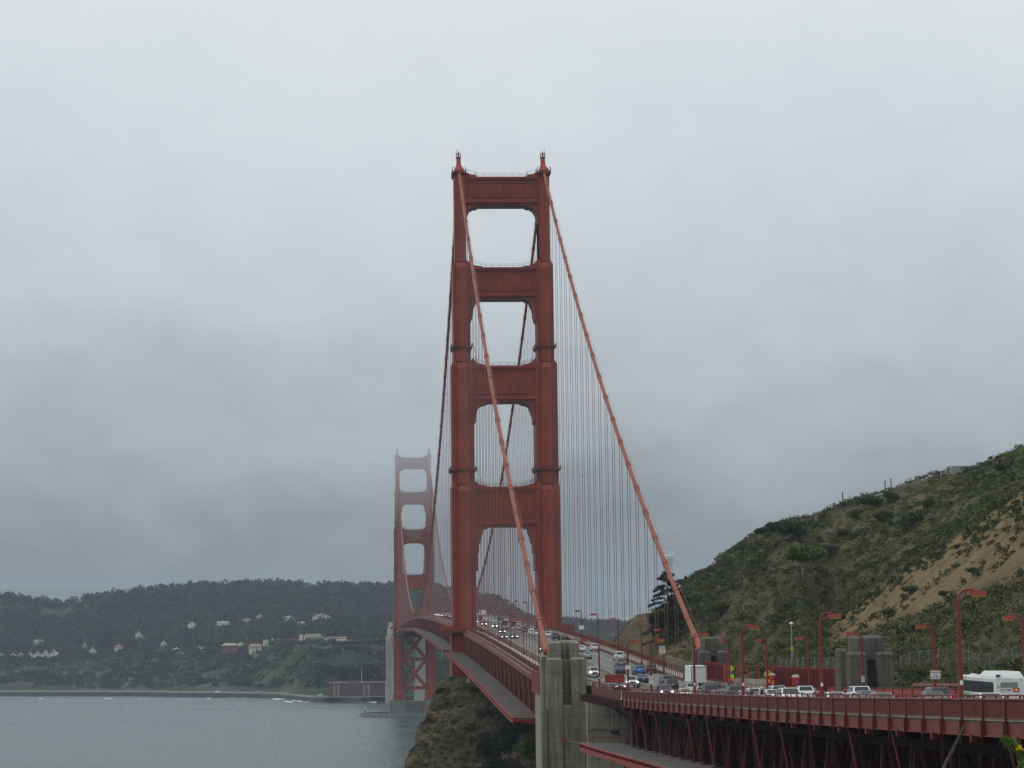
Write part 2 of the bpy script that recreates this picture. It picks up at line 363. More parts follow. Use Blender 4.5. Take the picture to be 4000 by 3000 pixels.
# moveable median barrier
mbt = empty('median_barrier', 'low concrete median barrier dividing oncoming from outgoing traffic', 'barrier', (0, 0, 0))
b = MB()
yy = frange(-730, 1200, 6)
for a, c in zip(yy[:-1], yy[1:]):
    xa, xc = bar_x(a), bar_x(c)
    for (w0, z0, w1, z1) in ((.3, 0, .16, .45), (.16, .45, .18, .82)):
        b.add([(xa-w0, a, zd(a)+z0), (xa+w0, a, zd(a)+z0), (xc+w0, c, zd(c)+z0), (xc-w0, c, zd(c)+z0), (xa-w1, a, zd(a)+z1), (xa+w1, a, zd(a)+z1), (xc+w1, c, zd(c)+z1), (xc-w1, c, zd(c)+z1)],
              [(4, 5, 6, 7), (0, 4, 7, 3), (1, 2, 6, 5), (0, 1, 5, 4), (2, 3, 7, 6)])
b.build('barrier_wall', mat('barrier_concrete', (.20, .185, .15), .85, var=.2, scale=1.5), mbt)

# ---------------------------------------------------------------- towers
def corbel(side, pts): return [(side*x, z) for x, z in pts]
LEG = [  # z0, z1, outer, inner, face outer, face inner, core half depth, face half depth
    (13.7, 74.0, 17.8, 9.3, 15.7, 11.3, 6.8, 8.6), (74.0, 120.9, 17.2, 9.75, 15.1, 11.5, 6.2, 7.9),
    (120.9, 160.2, 16.95, 9.9, 15.1, 11.65, 5.6, 7.1), (160.2, 192.6, 16.1, 10.75, 15.05, 11.8, 5.0, 6.3), (192.6, 221.2, 15.35, 11.75, 14.75, 12.3, 4.5, 5.2)]
def make_tower():
    T = empty('bridge_tower', 'tall orange art deco bridge tower nearest the camera, sharp and deep red', 'bridge tower', (0, 0, 0), group='suspension bridge towers')
    for s in (-1, 1):
        b = MB()
        for i, (z0, z1, o, n, fo, fi, dc, df) in enumerate(LEG):
            def rect(a, c, d): return (min(s*a, s*c), max(s*a, s*c), -d, d)
            z0_ = z0 if i == 0 else z0-.6
            top = 1.6 if i < 4 else .3
            b.box(*rect(o, n, dc), z0_, z1-top); no = LEG[min(i+1, 4)]
            b.taper(rect(o, n, dc), z1-top, rect(max(no[2], o-.9), min(no[3], n+.9) if i < 4 else n, max(no[6], dc-.7)), z1)
            zf = z1-top-(1.0 if i < 4 else 6)
            b.box(*rect(fo, fi, df), z0_+.01, zf); b.taper(rect(fo, fi, df), zf, rect(fo-.25, fi+.25, max(no[7]-.1, df-1.0)), zf+1.7)
            # stepped fluting at the corners of the shaft
            m_ = (dc+df)/2; b.box(*rect(fo+.55, fi-.55, m_), z0_+.02, zf-.8)
        b.taper((min(s*18.6, s*8.6), max(s*18.6, s*8.6), -9.4, 9.4), 13.7, (min(s*18.3, s*8.9), max(s*18.3, s*8.9), -9.1, 9.1), 20.5)
        b.taper((min(s*18.3, s*8.9), max(s*18.3, s*8.9), -9.1, 9.1), 20.5, (min(s*17.8, s*9.3), max(s*17.8, s*9.3), -8.65, 8.65), 21.7)
        b.build('leg', RED, T)
        # saddle housing and finial
        b = MB(); rings = [(1.75, 4.6, 221.2), (1.55, 4.3, 222.1), (1.15, 3.3, 222.9), (.84, 2.2, 223.7), (.70, 1.5, 224.6), (.64, 1.0, 226.4)]
        for (w0, d0, z0), (w1, d1, z1) in zip(rings[:-1], rings[1:]):
            cx = s*13.7; b.taper((cx-w0, cx+w0, -d0, d0), z0, (cx-w1, cx+w1, -d1, d1), z1)
        fin = b.build('saddle_housing', RED, T)
        b = MB(); cx = s*13.7
        b.box(cx-.8, cx+.8, -1.0, 1.0, 226.6, 226.8)
        for x in (-.75, 0, .75):
            for y in (-.95, .95): b.bar((cx+x, y, 226.8), (cx+x, y, 228.1), .1)
        for z in (227.5, 228.1):
            for y in (-.95, .95): b.bar((cx-.8, y, z), (cx+.8, y, z), .1)
            for x in (-.75, .75): b.bar((cx+x, -1, z), (cx+x, 1, z), .1)
        b.tube([(cx+s*.6, 0, 226.8), (cx+s*.6, 0, 229.8)], .05, 5); b.tube([(cx, 0, 226.8), (cx, 0, 228.4), (cx, 0, 228.9)], [.22, .22, .05], 8)
        b.build('beacon_basket', DARK_RED, fin)
        b = MB()     # gallery at the top of the leg
        b.box(cx-2.2, cx+2.2, -5.6, 5.6, 220.6, 221.3)
        b.build('top_gallery', RED_DK, T)
        b = MB()
        for x in (-2.15, 2.15):
            for z in (221.9, 222.6): b.bar((cx+x, -5.5, z), (cx+x, 5.5, z), .09)
            for y in frange(-5.5, 5.5, 2.2): b.bar((cx+x, y, 221.3), (cx+x, y, 222.6), .09)
        for y in (-5.5, 5.5):
            for z in (221.9, 222.6):
                for x0, x1 in ((-2.15, -1.3), (1.3, 2.15)): b.bar((cx+x0, y, z), (cx+x1, y, z), .09)
            for x in (-1.3, 1.3): b.bar((cx+x, y, 221.3), (cx+x, y, 222.6), .09)
        b.build('gallery_railing', DARK_RED, T)
        for zc, li in ((164.6, 3), (125.2, 2)):
            z0, z1, o, n, fo, fi, dc, df = LEG[li]
            b = MB(); x0, x1 = sorted((s*(o+.6), s*(n-.6))); d = df+.6
            b.box(x0, x1, -d, d, zc-.55, zc-.3); b.box(x0+.35, x1-.35, -d+.35, d-.35, zc-.8, zc-.55)
            for z in (zc+.2, zc+.75):
                for y in (-d, d): b.bar((x0, y, z), (x1, y, z), .1)
                for x in (x0, x1): b.bar((x, -d, z), (x, d, z), .1)
            for y in (-d, d):
                for x in frange(x0, x1, 1.5): b.bar((x, y, zc-.3), (x, y, zc+.75), .09)
            for x in (x0, x1):
                for y in frange(-d, d, 2): b.bar((x, y, zc-.3), (x, y, zc+.75), .09)
            xi = s*(n-1.0); yb = -d+.4      # ladder down to the strut
            zt = zc-5.2
            for t in (-.25, .25): b.bar((xi-s*0, yb+t, zc), (xi-s*1.1, yb+t, zt), .09)
            for k in range(9):
                f = k/8; b.bar((xi-s*1.1*f, yb-.25, zc+(zt-zc)*f), (xi-s*1.1*f, yb+.25, zc+(zt-zc)*f), .08)
            b.build('catwalk', RED_DK, T)
    # portal struts: zb bottom, zt top, inner leg face above and below, half opening profile
    ST = [(210.5, 219.8, 11.75, 3.6, [(7.6, 0), (7.9, -.45), (9.3, -.55), (9.6, -.9), (10.1, -1.0), (10.85, -2.3), (11.15, -3.0), (11.4, -4.4), (11.75, -5.6)], [(8.0, 0), (8.4, .75), (10.0, .8), (11.0, 1.35), (11.76, 1.4)]),
          (180.0, 190.2, 10.75, 4.2, [(7.0, 0), (7.5, -.5), (8.6, -.8), (9.0, -1.9), (9.5, -2.9), (9.8, -5.1), (10.15, -6.8), (10.75, -7.6)], [(6.2, 0), (6.8, .35), (9.2, .6), (10.3, 1.3), (10.76, 2.1)]),
          (146.7, 158.3, 9.9, 4.8, [(5.0, 0), (5.9, -.5), (7.0, -.7), (8.0, -1.2), (8.5, -2.3), (8.95, -3.6), (9.2, -4.7), (9.25, -6.5), (9.9, -7.0)], [(5.5, 0), (6.4, .4), (8.2, .7), (9.0, 1.3), (9.91, 2.4)]),
          (106.9, 119.6, 9.75, 5.3, [(5.2, 0), (6.0, -.55), (7.2, -.65), (7.3, -1.7), (7.9, -3.2), (8.2, -4.9), (8.65, -5.5), (8.7, -8.1), (9.1, -8.6), (9.15, -13.9), (9.75, -14.1)], [(5.5, 0), (6.6, .4), (8.3, .7), (9.0, 1.1), (9.76, 1.7)])]
    for zb, zt, wi, dp, low, top in ST:
        P = [(x, zb+z) for x, z in low]+[(wi+.3, zb+low[-1][1]), (wi+.3, zt+top[-1][1])]+[(x, zt+z) for x, z in reversed(top)]
        poly = P+[(-x, z) for x, z in reversed(P)]
        # split into convex-ish strips so the outline keeps its steps
        b = MB(); b.prism(poly, -dp, dp); st = b.build('portal_strut', RED, T)
        me = st.data; bm = bmesh.new(); bm.from_mesh(me); bmesh.ops.triangulate(bm, faces=[f for f in bm.faces if len(f.verts) > 4]); bm.to_mesh(me); bm.free()
        n_ = 14; pw = 2*(wi-1.9)/n_
        for y in (-1, 1):
            b = MB()
            y0, y1 = sorted((y*(dp-.1), y*(dp+.85)))
            b.box(-wi+.0, wi-.0, y0, y1, zt-.75, zt-.12); b.box(-wi, wi, y0, y1, zb+.75, zb+1.3)
            y0, y1 = sorted((y*(dp-.1), y*(dp+.4))); b.box(-wi, wi, y0, y1, zt-1.3, zt-.75); b.box(-wi, wi, y0, y1, zb+1.3, zb+2.1)
            for x in frange(-wi+.5, wi-.5, .9): b.box(x-.2, x+.2, y0, y1, zb+.1, zb+.75)
            b.build('cornice', RED, st)
            b = MB()
            for k in range(n_):
                x = -wi+1.9+pw*k; y0, y1 = sorted((y*(dp-.1), y*(dp+.2)))
                xm = x+pw/2
                b.box(x+pw*.22, x+pw*.78, y0, y1, zb+3.5, zt-2.4)
                yy0, yy1 = (y*(dp-.1), y*(dp+.55)); b.prism([(x+.05, zb+2.5), (x+pw-.05, zb+2.5), (xm, zb+3.5)], min(yy0, yy1), max(yy0, yy1))
            y0, y1 = sorted((y*(dp-.1), y*(dp+.3))); b.box(-wi+1.3, wi-1.3, y0, y1, zt-2.1, zt-1.9)
            for x in (-wi+1.3, wi-1.6): b.box(x, x+.3, y0, y1, zb+2.5, zt-2.1)
            b.build('fluted_panel', RED, st)
        for y in (-dp+.4, dp-.4):
            b = MB()
            e = 8.0 if zb > 200 else 5.5
            pts = [(-wi, zt+top[-1][1]), (-top[3][0], zt+top[3][1]), (-top[1][0], zt+top[1][1]), (-e, zt), (e, zt), (top[1][0], zt+top[1][1]), (top[3][0], zt+top[3][1]), (wi, zt+top[-1][1])]
            for h in (.55, 1.1):
                for p, q in zip(pts[:-1], pts[1:]): b.bar((p[0], y, p[1]+h), (q[0], y, q[1]+h), .07)
            for p, q in zip(pts[:-1], pts[1:]):
                k = max(1, int(abs(q[0]-p[0])/2.2))
                for j in range(k): f = j/k; x = p[0]+(q[0]-p[0])*f; z = p[1]+(q[1]-p[1])*f; b.bar((x, y, z), (x, y, z+1.1), .07)
            b.build('strut_railing', DARK_RED, st)
    # bracing below the deck
    for z in (23.5, 47.8):
        b = MB()
        for y in (-5.2, 5.2): b.box(-9.4, 9.4, y-.9, y+.9, z-1.5, z+1.5)
        b.build('cross_beam', RED, T)
    for z0, z1 in ((24.8, 46.5), (49.1, 70.5)):
        for sgn in (-1, 1):
            b = MB()
            for y in (-5.2, 5.2):
                b.bar((-9.0*sgn, y+sgn*.06, z0), (9.0*sgn, y+sgn*.06, z1), 2.7, 2.0, up=(0, 1, 0))
            b.build('diagonal_brace', RED, T)
        for y in (-5.2, 5.2): MB().prism([(-2.9, (z0+z1)/2), (0, (z0+z1)/2-3.6), (2.9, (z0+z1)/2), (0, (z0+z1)/2+3.6)], y-1.1, y+1.1).build('gusset', RED, T)
    for s in (-1, 1):     # bump-out walk round each leg at deck level
        b = MB(); x0, x1 = sorted((s*13.3, s*20.4)); z = zd(0)+.22
        b.box(x0, x1, -10.5, 10.5, z-.8, z); b.build('walkway_balcony', RED_DK, T)
    for s in (-1, 1):
        b = MB(); x0, x1 = sorted((s*13.3, s*20.4)); z = zd(0)+.22; xo = s*20.4
        b.box(xo-.06, xo+.06, -10.5, 10.5, z+.1, z+1.15); b.box(x0, x1, -10.56, -10.44, z+.1, z+1.15); b.box(x0, x1, 10.44, 10.56, z+.1, z+1.15)
        for y in frange(-10.5, 10.5, 3): b.box(xo-.12, xo+.12, y-.1, y+.1, z-.8, z+1.3)
        b.build('balcony_railing', RED, T)
    return T
DARK_RED = mat('dark_ironwork', (.10, .022, .018), .6)
TOWER = make_tower()
TS = dup(TOWER, loc=(0, 1280, 0), label='distant twin bridge tower in the haze, its top fading into fog')
# piers
pn = tag(MB().box(-22, 22, -13, 13, -3, 13.7).build('tower_pier', CONC_BARE), 'concrete pier under the near orange tower, hidden behind the rock', 'pier')
b = MB()
for x0, x1 in ((-21.5, -7.5), (7.5, 21.5)): b.box(x0, x1, -12, 12, -3, 13.7)
b.box(-7.5, 7.5, -10.8, 10.8, -3, 12.4)
for x in frange(-6.5, 6.5, 2.6): b.box(x-.2, x+.2, -11.2, -10.8, -3, 12.0)
ps = b.build('tower_pier', CONC_BARE); ps.location = (0, 1280, 0); tag(ps, 'grey concrete pier rising from the water under the distant tower', 'pier')
b = MB(); n = 48
ring = [(47*math.cos(2*math.pi*k/n)*(1 if True else 0), 27*math.sin(2*math.pi*k/n)) for k in range(n)]
inn = [(44*math.cos(2*math.pi*k/n), 24*math.sin(2*math.pi*k/n)) for k in range(n)]
for k in range(n):
    k2 = (k+1) % n; A, B_, Ci, D_ = ring[k], ring[k2], inn[k2], inn[k]
    b.add([(A[0], A[1], -3), (B_[0], B_[1], -3), (B_[0], B_[1], 3.1), (A[0], A[1], 3.1), (D_[0], D_[1], -3), (Ci[0], Ci[1], -3), (Ci[0], Ci[1], 3.1), (D_[0], D_[1], 3.1)],
          [(0, 1, 2, 3), (7, 6, 5, 4), (3, 2, 6, 7)])
fd = b.build('pier_fender', mat('fender_concrete', (.22, .21, .185), .85, var=.25, scale=.3, streak=.3)); fd.location = (0, 1280, 0)
tag(fd, 'low oval concrete fender ring around the pier in the water', 'fender')
bc = empty('harbour_beacon', 'small dark beacon post at the tip of the pier fender', 'beacon', (-43, 1272, 3.1))
MB().tube([(0, 0, 0), (0, 0, 3.2)], .35, 8).build('post', BLACK, bc); MB().tube([(0, 0, 3.2), (0, 0, 3.5), (0, 0, 4.2), (0, 0, 4.6)], [.4, .8, .7, .1], 8).build('lamp_housing', WHITE, bc)

# ---------------------------------------------------------------- main cables
ZT = 223.4
def cab_z(y):
    if y < 0:
        s = min(1.0, -y/336.0); return ZT+(71.1-ZT)*s-4*9.9*s*(1-s)
    if y <= 1280: return 83.2+(ZT-83.2)*((y-640)/640)**2
    s = min(1.0, (y-1280)/336.0); return ZT+(71.1-ZT)*s-4*9.9*s*(1-s)
for sx, side in ((-13.7, 'left'), (13.7, 'right')):
    T = empty('main_cable', 'thick orange cable on the %s, sloping to the pylon %s' % (('left', 'in front of the near tower') if sx < 0 else ('right', 'beside the green hillside')), 'bridge cable', (sx, 0, 0), group='main suspension cables')
    pts = [(0, y, cab_z(y)) for y in frange(-336, -6, 8)+frange(-3, 3, 1.5)+frange(6, 1274, 16)+frange(1277, 1283, 1.5)+frange(1286, 1616, 16)]
    MB().tube(pts, .46, 12).build('cable_strand', RED_CABLE, T, smooth=True)
    if True:      # conical cover where the cable meets its pylon
        p, q = Vector((0, -327, cab_z(-327))), Vector((0, -336, cab_z(-336)))
        MB().tube([p, p+(q-p)*.04, q, q+(q-p)*.12], [.47, .56, .64, .66], 14).build('splay_cover', RED_CABLE, T, smooth=True)
    hb = MB()
    for dx in (-.55, .55): hb.tube([(dx, y, cab_z(y)+1.25) for y in frange(-330, 1610, 20)], .03, 4)
    hb.build('hand_rope', ROPE, T)
    restb, resth = MB(), MB(); nb = nh = 0
    hy = [-15.24*k for k in range(1, 22)]+[15.24*k for k in range(1, 84)]+[1280+15.24*k for k in range(1, 22)]
    for y in hy:
        z = cab_z(y); dz = Vector((0, y+.5, cab_z(y+.5)))-Vector((0, y-.5, cab_z(y-.5))); dz.normalize(); c = Vector((0, y, z))
        one = nb < 92
        bb = MB() if one else restb
        bb.tube([c-dz*1.0, c-dz*.95, c+dz*.95, c+dz*1.0], [.47, .53, .53, .47], 12)
        for u in (-.9, .9): bb.tube([c+dz*(u-.07), c+dz*(u+.07)], .60, 12)
        if one: bb.build('cable_band', RED_CABLE, T)
        hh = MB() if one else resth
        zl = zd(y)-.4
        if z-1.2 > zl:
            for dx in (-.26, .26): hh.tube([(dx, y, z-.45), (dx, y, zl)], .062 if y < 300 else .085, 5, caps=False)
            if z-zl > 60: hh.box(-.3, .3, y-.05, y+.05, (z+zl)/2, (z+zl)/2+.12)
            if one: hh.build('suspender_rope', ROPE, T)
        nb += 1
    tag(restb.build('cable_bands', RED_CABLE, T), kind='stuff'); tag(resth.build('suspender_ropes', ROPE, T), kind='stuff')

# ---------------------------------------------------------------- stiffening trusses
for sx, nm in ((-1, 'left'), (1, 'right')):
    X = sx*13.7
    T = empty('stiffening_truss', 'red lattice truss along the %s edge of the deck' % ('left, seaward' if sx < 0 else 'right, hillside'), 'bridge truss', (0, 0, 0), group='deck trusses')
    for (ya, yb, tagn) in ((-372, 1262, 0),):
        yy = frange(ya, yb, 7.62)
        b = MB()
        for p, q in zip(yy[:-1], yy[1:]): b.bar((X, p, zd(p)-.85), (X, q, zd(q)-.85), .95, .95); b.bar((X, p, zd(p)-.32), (X, q, zd(q)-.32), 1.25, .10)
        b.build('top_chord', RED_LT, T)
        b = MB()
        for p, q in zip(yy[:-1], yy[1:]): b.bar((X, p, zd(p)-7.9), (X, q, zd(q)-7.9), .85, .9)
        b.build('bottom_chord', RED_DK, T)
        rest = MB(); k = 0
        for i, (p, q) in enumerate(zip(yy[:-1], yy[1:])):
            one = i < 48
            m1 = MB() if one else rest; m1.bar((X, p, zd(p)-1.3), (X, p, zd(p)-7.5), .55, .45, up=(0, 1, 0))
            if one: m1.build('truss_post', RED_DK, T)
            m2 = MB() if one else rest
            a, c = ((p, zd(p)-1.3), (q, zd(q)-7.5)) if i % 2 else ((p, zd(p)-7.5), (q, zd(q)-1.3))
            m2.bar((X, a[0], a[1]), (X, c[0], c[1]), .5, .42, up=(0, 1, 0))
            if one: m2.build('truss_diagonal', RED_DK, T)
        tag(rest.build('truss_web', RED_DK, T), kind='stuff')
fr = empty('deck_framing', 'dark steel floor beams and bracing under the deck', 'floor beams', (0, 0, 0))
b = MB()
for i, y in enumerate(frange(-372, 1262, 7.62)):
    z = zd(y)
    b.box(-13.5, 13.5, y-.2, y+.2, z-2.4, z-.36)
    b.box(-13.4, 13.4, y-.25, y+.25, z-8.2, z-7.6)
    y2 = y+7.62
    if y2 < 1262: b.bar((-13.4 if i % 2 else 13.4, y, z-7.9), (13.4 if i % 2 else -13.4, y2, zd(y2)-7.9), .5, .5)
b.build('floor_beam', SHADE_STEEL, fr)
b = MB()
for x in frange(-8, 8, 2): 
    yy = frange(-372, 1262, 30)
    for p, q in zip(yy[:-1], yy[1:]): b.bar((x, p, zd(p)-.75), (x, q, zd(q)-.75), .3, .7)
b.build('stringer', SHADE_STEEL, fr)
# ---------------------------------------------------------------- railings on the bridge
PANEL = netmat('railing_bars', (.26, .032, .024), .1, .82)
for sx, ya, yb, lab in ((-1, -372, 1262, 'red outer railing of the left walkway above the lattice truss'), (1, -345, 1262, 'red outer railing of the right walkway running up to the far tower')):
    T = empty('bridge_railing', lab, 'railing', (0, 0, 0), group='outer railings of the bridge')
    X = sx*13.0; b = MB(); yy = [y for y in frange(ya, yb, 6) if abs(y) > 11 and abs(y-1280) > 11]
    for p, q in zip(yy[:-1], yy[1:]):
        if q-p < 10: b.bar((X, p, zd(p)+1.38), (X, q, zd(q)+1.38), .14, .12); b.bar((X, p, zd(p)+.36), (X, q, zd(q)+.36), .1, .1)
    b.build('top_rail', RED_DK, T)
    b = MB(); y = ya
    while y < -12: b.box(X-.03, X+.03, y-.045, y+.045, zd(y)+.38, zd(y)+1.34); y += .2
    b.build('balusters', RED_DK, T)
    b = MB()
    for p, q in zip(yy[:-1], yy[1:]):
        if p > 0 and q-p < 10: b.add([(X, p, zd(p)+.38), (X, q, zd(q)+.38), (X, q, zd(q)+1.34), (X, p, zd(p)+1.34)], [(0, 1, 2, 3)])
    b.build('bar_panel', PANEL, T, fix=False)
    k = 0
    for y in frange(ya, -14, 3.81):
        MB().box(X-.09, X+.09, y-.09, y+.09, zd(y)-.2, zd(y)+1.5).build('post', RED_DK, T); k += 1
        if k > 92: break
for sx, ya, yb, lab in ((-1, -700, 1262, 'red kerb rail with thin posts beside the oncoming lanes'), (1, -358, 1262, 'red kerb rail with thin posts beside the outgoing lanes')):
    T = empty('traffic_railing', lab, 'railing', (0, 0, 0), group='kerb railings')
    X = sx*9.62; b = MB(); yy = frange(ya, yb, 6)
    for p, q in zip(yy[:-1], yy[1:]): b.bar((X, p, zd(p)+.24), (X, q, zd(q)+.24), .14, .44)
    b.build('kerb_beam', RED_DK, T)
    b = MB()
    for p, q in zip(yy[:-1], yy[1:]): b.bar((X, p, zd(p)+1.32), (X, q, zd(q)+1.32), .11, .09)
    b.build('top_rail', RED_DK, T)
    rest = MB(); n = 0
    for y in frange(ya, 300, 2.55):
        m = MB() if 20 < n < 118 else rest
        m.box(X-.05, X+.05, y-.05, y+.05, zd(y)+.4, zd(y)+1.3)
        if m is not rest: m.build('post', RED_DK, T)
        n += 1
    tag(rest.build('posts', RED_DK, T), kind='stuff')

# near approach viaduct: outer edge on the camera side
VX = -13.35
T = empty('viaduct_railing', 'long red bar railing in the foreground, running to the right edge', 'railing', (0, 0, 0))
ps = frange(-454, -706, 0) if False else [-454-4.5*k for k in range(57)]
b = MB()
for p, q in zip(ps[:-1], ps[1:]): b.tube([(VX, p, zd(p)+1.16), (VX, q, zd(q)+1.16)], .075, 8, caps=False); b.bar((VX, p, zd(p)+.22), (VX, q, zd(q)+.22), .07, .07)
b.build('top_rail', RED_DK, T, smooth=False)
for p, q in zip(ps[:-1], ps[1:]):
    b = MB(); n = 40
    for k in range(1, n):
        y = p+(q-p)*k/n; z = zd(y); b.box(VX-.018, VX+.018, y-.033, y+.033, z+.2, z+1.12)
    b.build('bar_panel', RED_DK, T)
for p in ps:
    z = zd(p); b = MB(); b.box(VX-.09, VX+.09, p-.1, p+.1, z-.1, z+1.22); b.box(VX-.2, VX+.06, p-.12, p+.12, z-.86, z+.05); b.tube([(VX, p, z+1.2), (VX, p, z+1.34)], [.12, .04], 8)
    b.build('post', RED_DK, T)
b = MB(); z = zd(-454); b.box(VX-.12, VX+.12, -453.9, -452.6, z+.1, z+.22); b.box(VX-.12, VX+.12, -453.9, -453.6, z-.6, z+1.0)
b.build('end_bracket', WHITE, T)
T = empty('viaduct_fascia', 'reddish steel edge girder under the foreground railing', 'girder', (0, 0, 0))
b = MB()
for p, q in zip(ps[:-1], ps[1:]):
    b.add([(-13.28, p, zd(p)-.72), (-13.28, q, zd(q)-.72), (-13.28, q, zd(q)-.08), (-13.28, p, zd(p)-.08), (-13.0, p, zd(p)-.72), (-13.0, q, zd(q)-.72), (-13.0, q, zd(q)-.08), (-13.0, p, zd(p)-.08)], [(0, 1, 2, 3), (7, 6, 5, 4), (0, 4, 5, 1), (3, 2, 6, 7)])
    b.bar((-13.25, p, zd(p)-.76), (-13.25, q, zd(q)-.76), .3, .08)
b.build('web_plate', RED_LT, T)
b = MB()
for p, q in zip(ps[:-1], ps[1:]): b.bar((-13.22, p, zd(p)+.10), (-13.22, q, zd(q)+.10), .2, .10)
b.build('walkway_edge', CONC_LT, T)
for i in range(0, 56, 2):
    y = ps[i]-2.2; z = zd(y); MB().box(-13.5, -13.05, y-.18, y+.18, z-1.15, z-.72).build('bracket', RED_DK, T)

# trestle under the near viaduct
T = empty('trestle_girder', 'dark long girders under the foreground viaduct deck', 'girder', (0, 0, 0))
b = MB(); yy = frange(-700, -392, 9)
for x in (-6.5, -2, 2, 6.5):
    for p, q in zip(yy[:-1], yy[1:]): b.bar((x, p, zd(p)-1.5), (x, q, zd(q)-1.5), .5, 2.0)
for y in frange(-700, -392, 4.5): b.box(-13.0, 13.0, y-.15, y+.15, zd(y)-1.3, zd(y)-.36)
b.build('girder', SHADE_STEEL, T)
for k, y in enumerate(frange(-690, -438, 9.7)):
    z = zd(y)
    nm = 'dark red steel trestle frame with splayed legs under the foreground deck'
    t = empty('trestle_bent', nm, 'trestle', (0, y, 0), group='trestle frames under the near viaduct')
    for x in (-6.5, 6.5):
        for s in (-1, 1):
            MB().bar((x, s*.25, z-3.0), (x+s*1.5, s*4.85, z-20), .26, .26).build('leg', RED_SHADE, t)
        MB().bar((x, 0, z-3.2), (x, 0, z-24), .14, .14).build('hanger', RED_SHADE, t)
        MB().prism([(-.3, z-2.5), (.3, z-2.5), (.75, z-5.2), (0, z-4.2), (-.75, z-5.2)], x-.12, x+.12, axis='x').build('gusset_plate', RED_SHADE, t)
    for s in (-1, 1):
        MB().bar((-10.2+s*.2, 1.5, z-2.2), (-10.2+s*2.3, 1.5+s*.4, z-18), .20, .20).build('leg', RED_SHADE, t)
        MB().bar((-2+s*.3, 3, z-3), (-2+s*3.6, 3, z-20), .24, .24).build('leg', RED_SHADE, t)
    MB().bar((-10.2, 1.5, z-9.5), (-2, 3, z-10.5), .16, .16).build('cross_brace', RED_SHADE, t)
    MB().bar((-6.5, 0, z-3.4), (6.5, 0, z-11), .25, .25).build('cross_brace', RED_SHADE, t)
for k in range(14):
    y = -458-13.5*k; z = zd(y)
    o = MB().bar((0, 0, -.8), (.3, -3.2 if k % 3 else 2.4, -5.6), .09, .09).build('net_strut', RED_DK); o.location = (-13.2, y, z)
    tag(o, 'thin slanting strut between the foreground deck edge and its net', 'strut', group='struts holding the near net')

# ---------------------------------------------------------------- safety nets
def net(ya, yb, xo, xi, dzf, lab, step=7.62, endbeam=True):
    T = empty('safety_net', lab, 'safety net', (0, 0, 0), group='safety nets below the deck')
    V, F = [], []; yy = frange(ya, yb, step); nu, nv = 8, 6
    for p, q in zip(yy[:-1], yy[1:]):
        base = len(V)
        for i in range(nu+1):
            u = i/nu; y = p+(q-p)*u; s = 4*u*(1-u)
            xin = xi+(-1 if xo < xi else 1)*1.1*s
            for j in range(nv+1):
                v = j/nv; V.append((xo+(xin-xo)*v, y, zd(y)+dzf+.25*(1-v)-.3*s*(4*v*(1-v))-.12*s))
        for i in range(nu):
            for j in range(nv):
                a = base+i*(nv+1)+j; F.append((a, a+1, a+nv+2, a+nv+1))
    npmesh('mesh', V, F, NET, T, smooth=True)
    b = MB()
    for p, q in zip(yy[:-1], yy[1:]):
        b.bar((xo, p, zd(p)+dzf+.1), (xo, q, zd(q)+dzf+.1), .18, .18); b.bar((xo, p, zd(p)+dzf-.55), (xo, q, zd(q)+dzf-.55), .22, .5)
    b.build('edge_beam', RED, T)
    for y in yy[:60]:
        MB().bar((xi, y, zd(y)+dzf-1.3), (xo-(.15 if xo < xi else -.15), y, zd(y)+dzf-.2), .22, .35).build('outrigger', RED, T)
    if endbeam:
        for y in (yy[0], yy[-1]):
            b = MB(); b.bar((xi, y, zd(y)+dzf+.9), (xo, y, zd(y)+dzf+.5), .1, .1); b.bar((xi, y, zd(y)+dzf-.5), (xo, y, zd(y)+dzf-.15), .35, .3)
            b.build('end_beam', RED, T)
net(-336, -12, -19.8, -13.9, -6.5, 'grey safety net hung out along the side span truss, above the rock')
net(12, 1262, -19.8, -13.9, -6.6, 'grey safety net along the main span, curving away beyond the near tower', endbeam=False)
net(-700, -455, -19.0, -13.0, -5.4, 'grey net sagging beside the foreground viaduct, red beam along its rim')

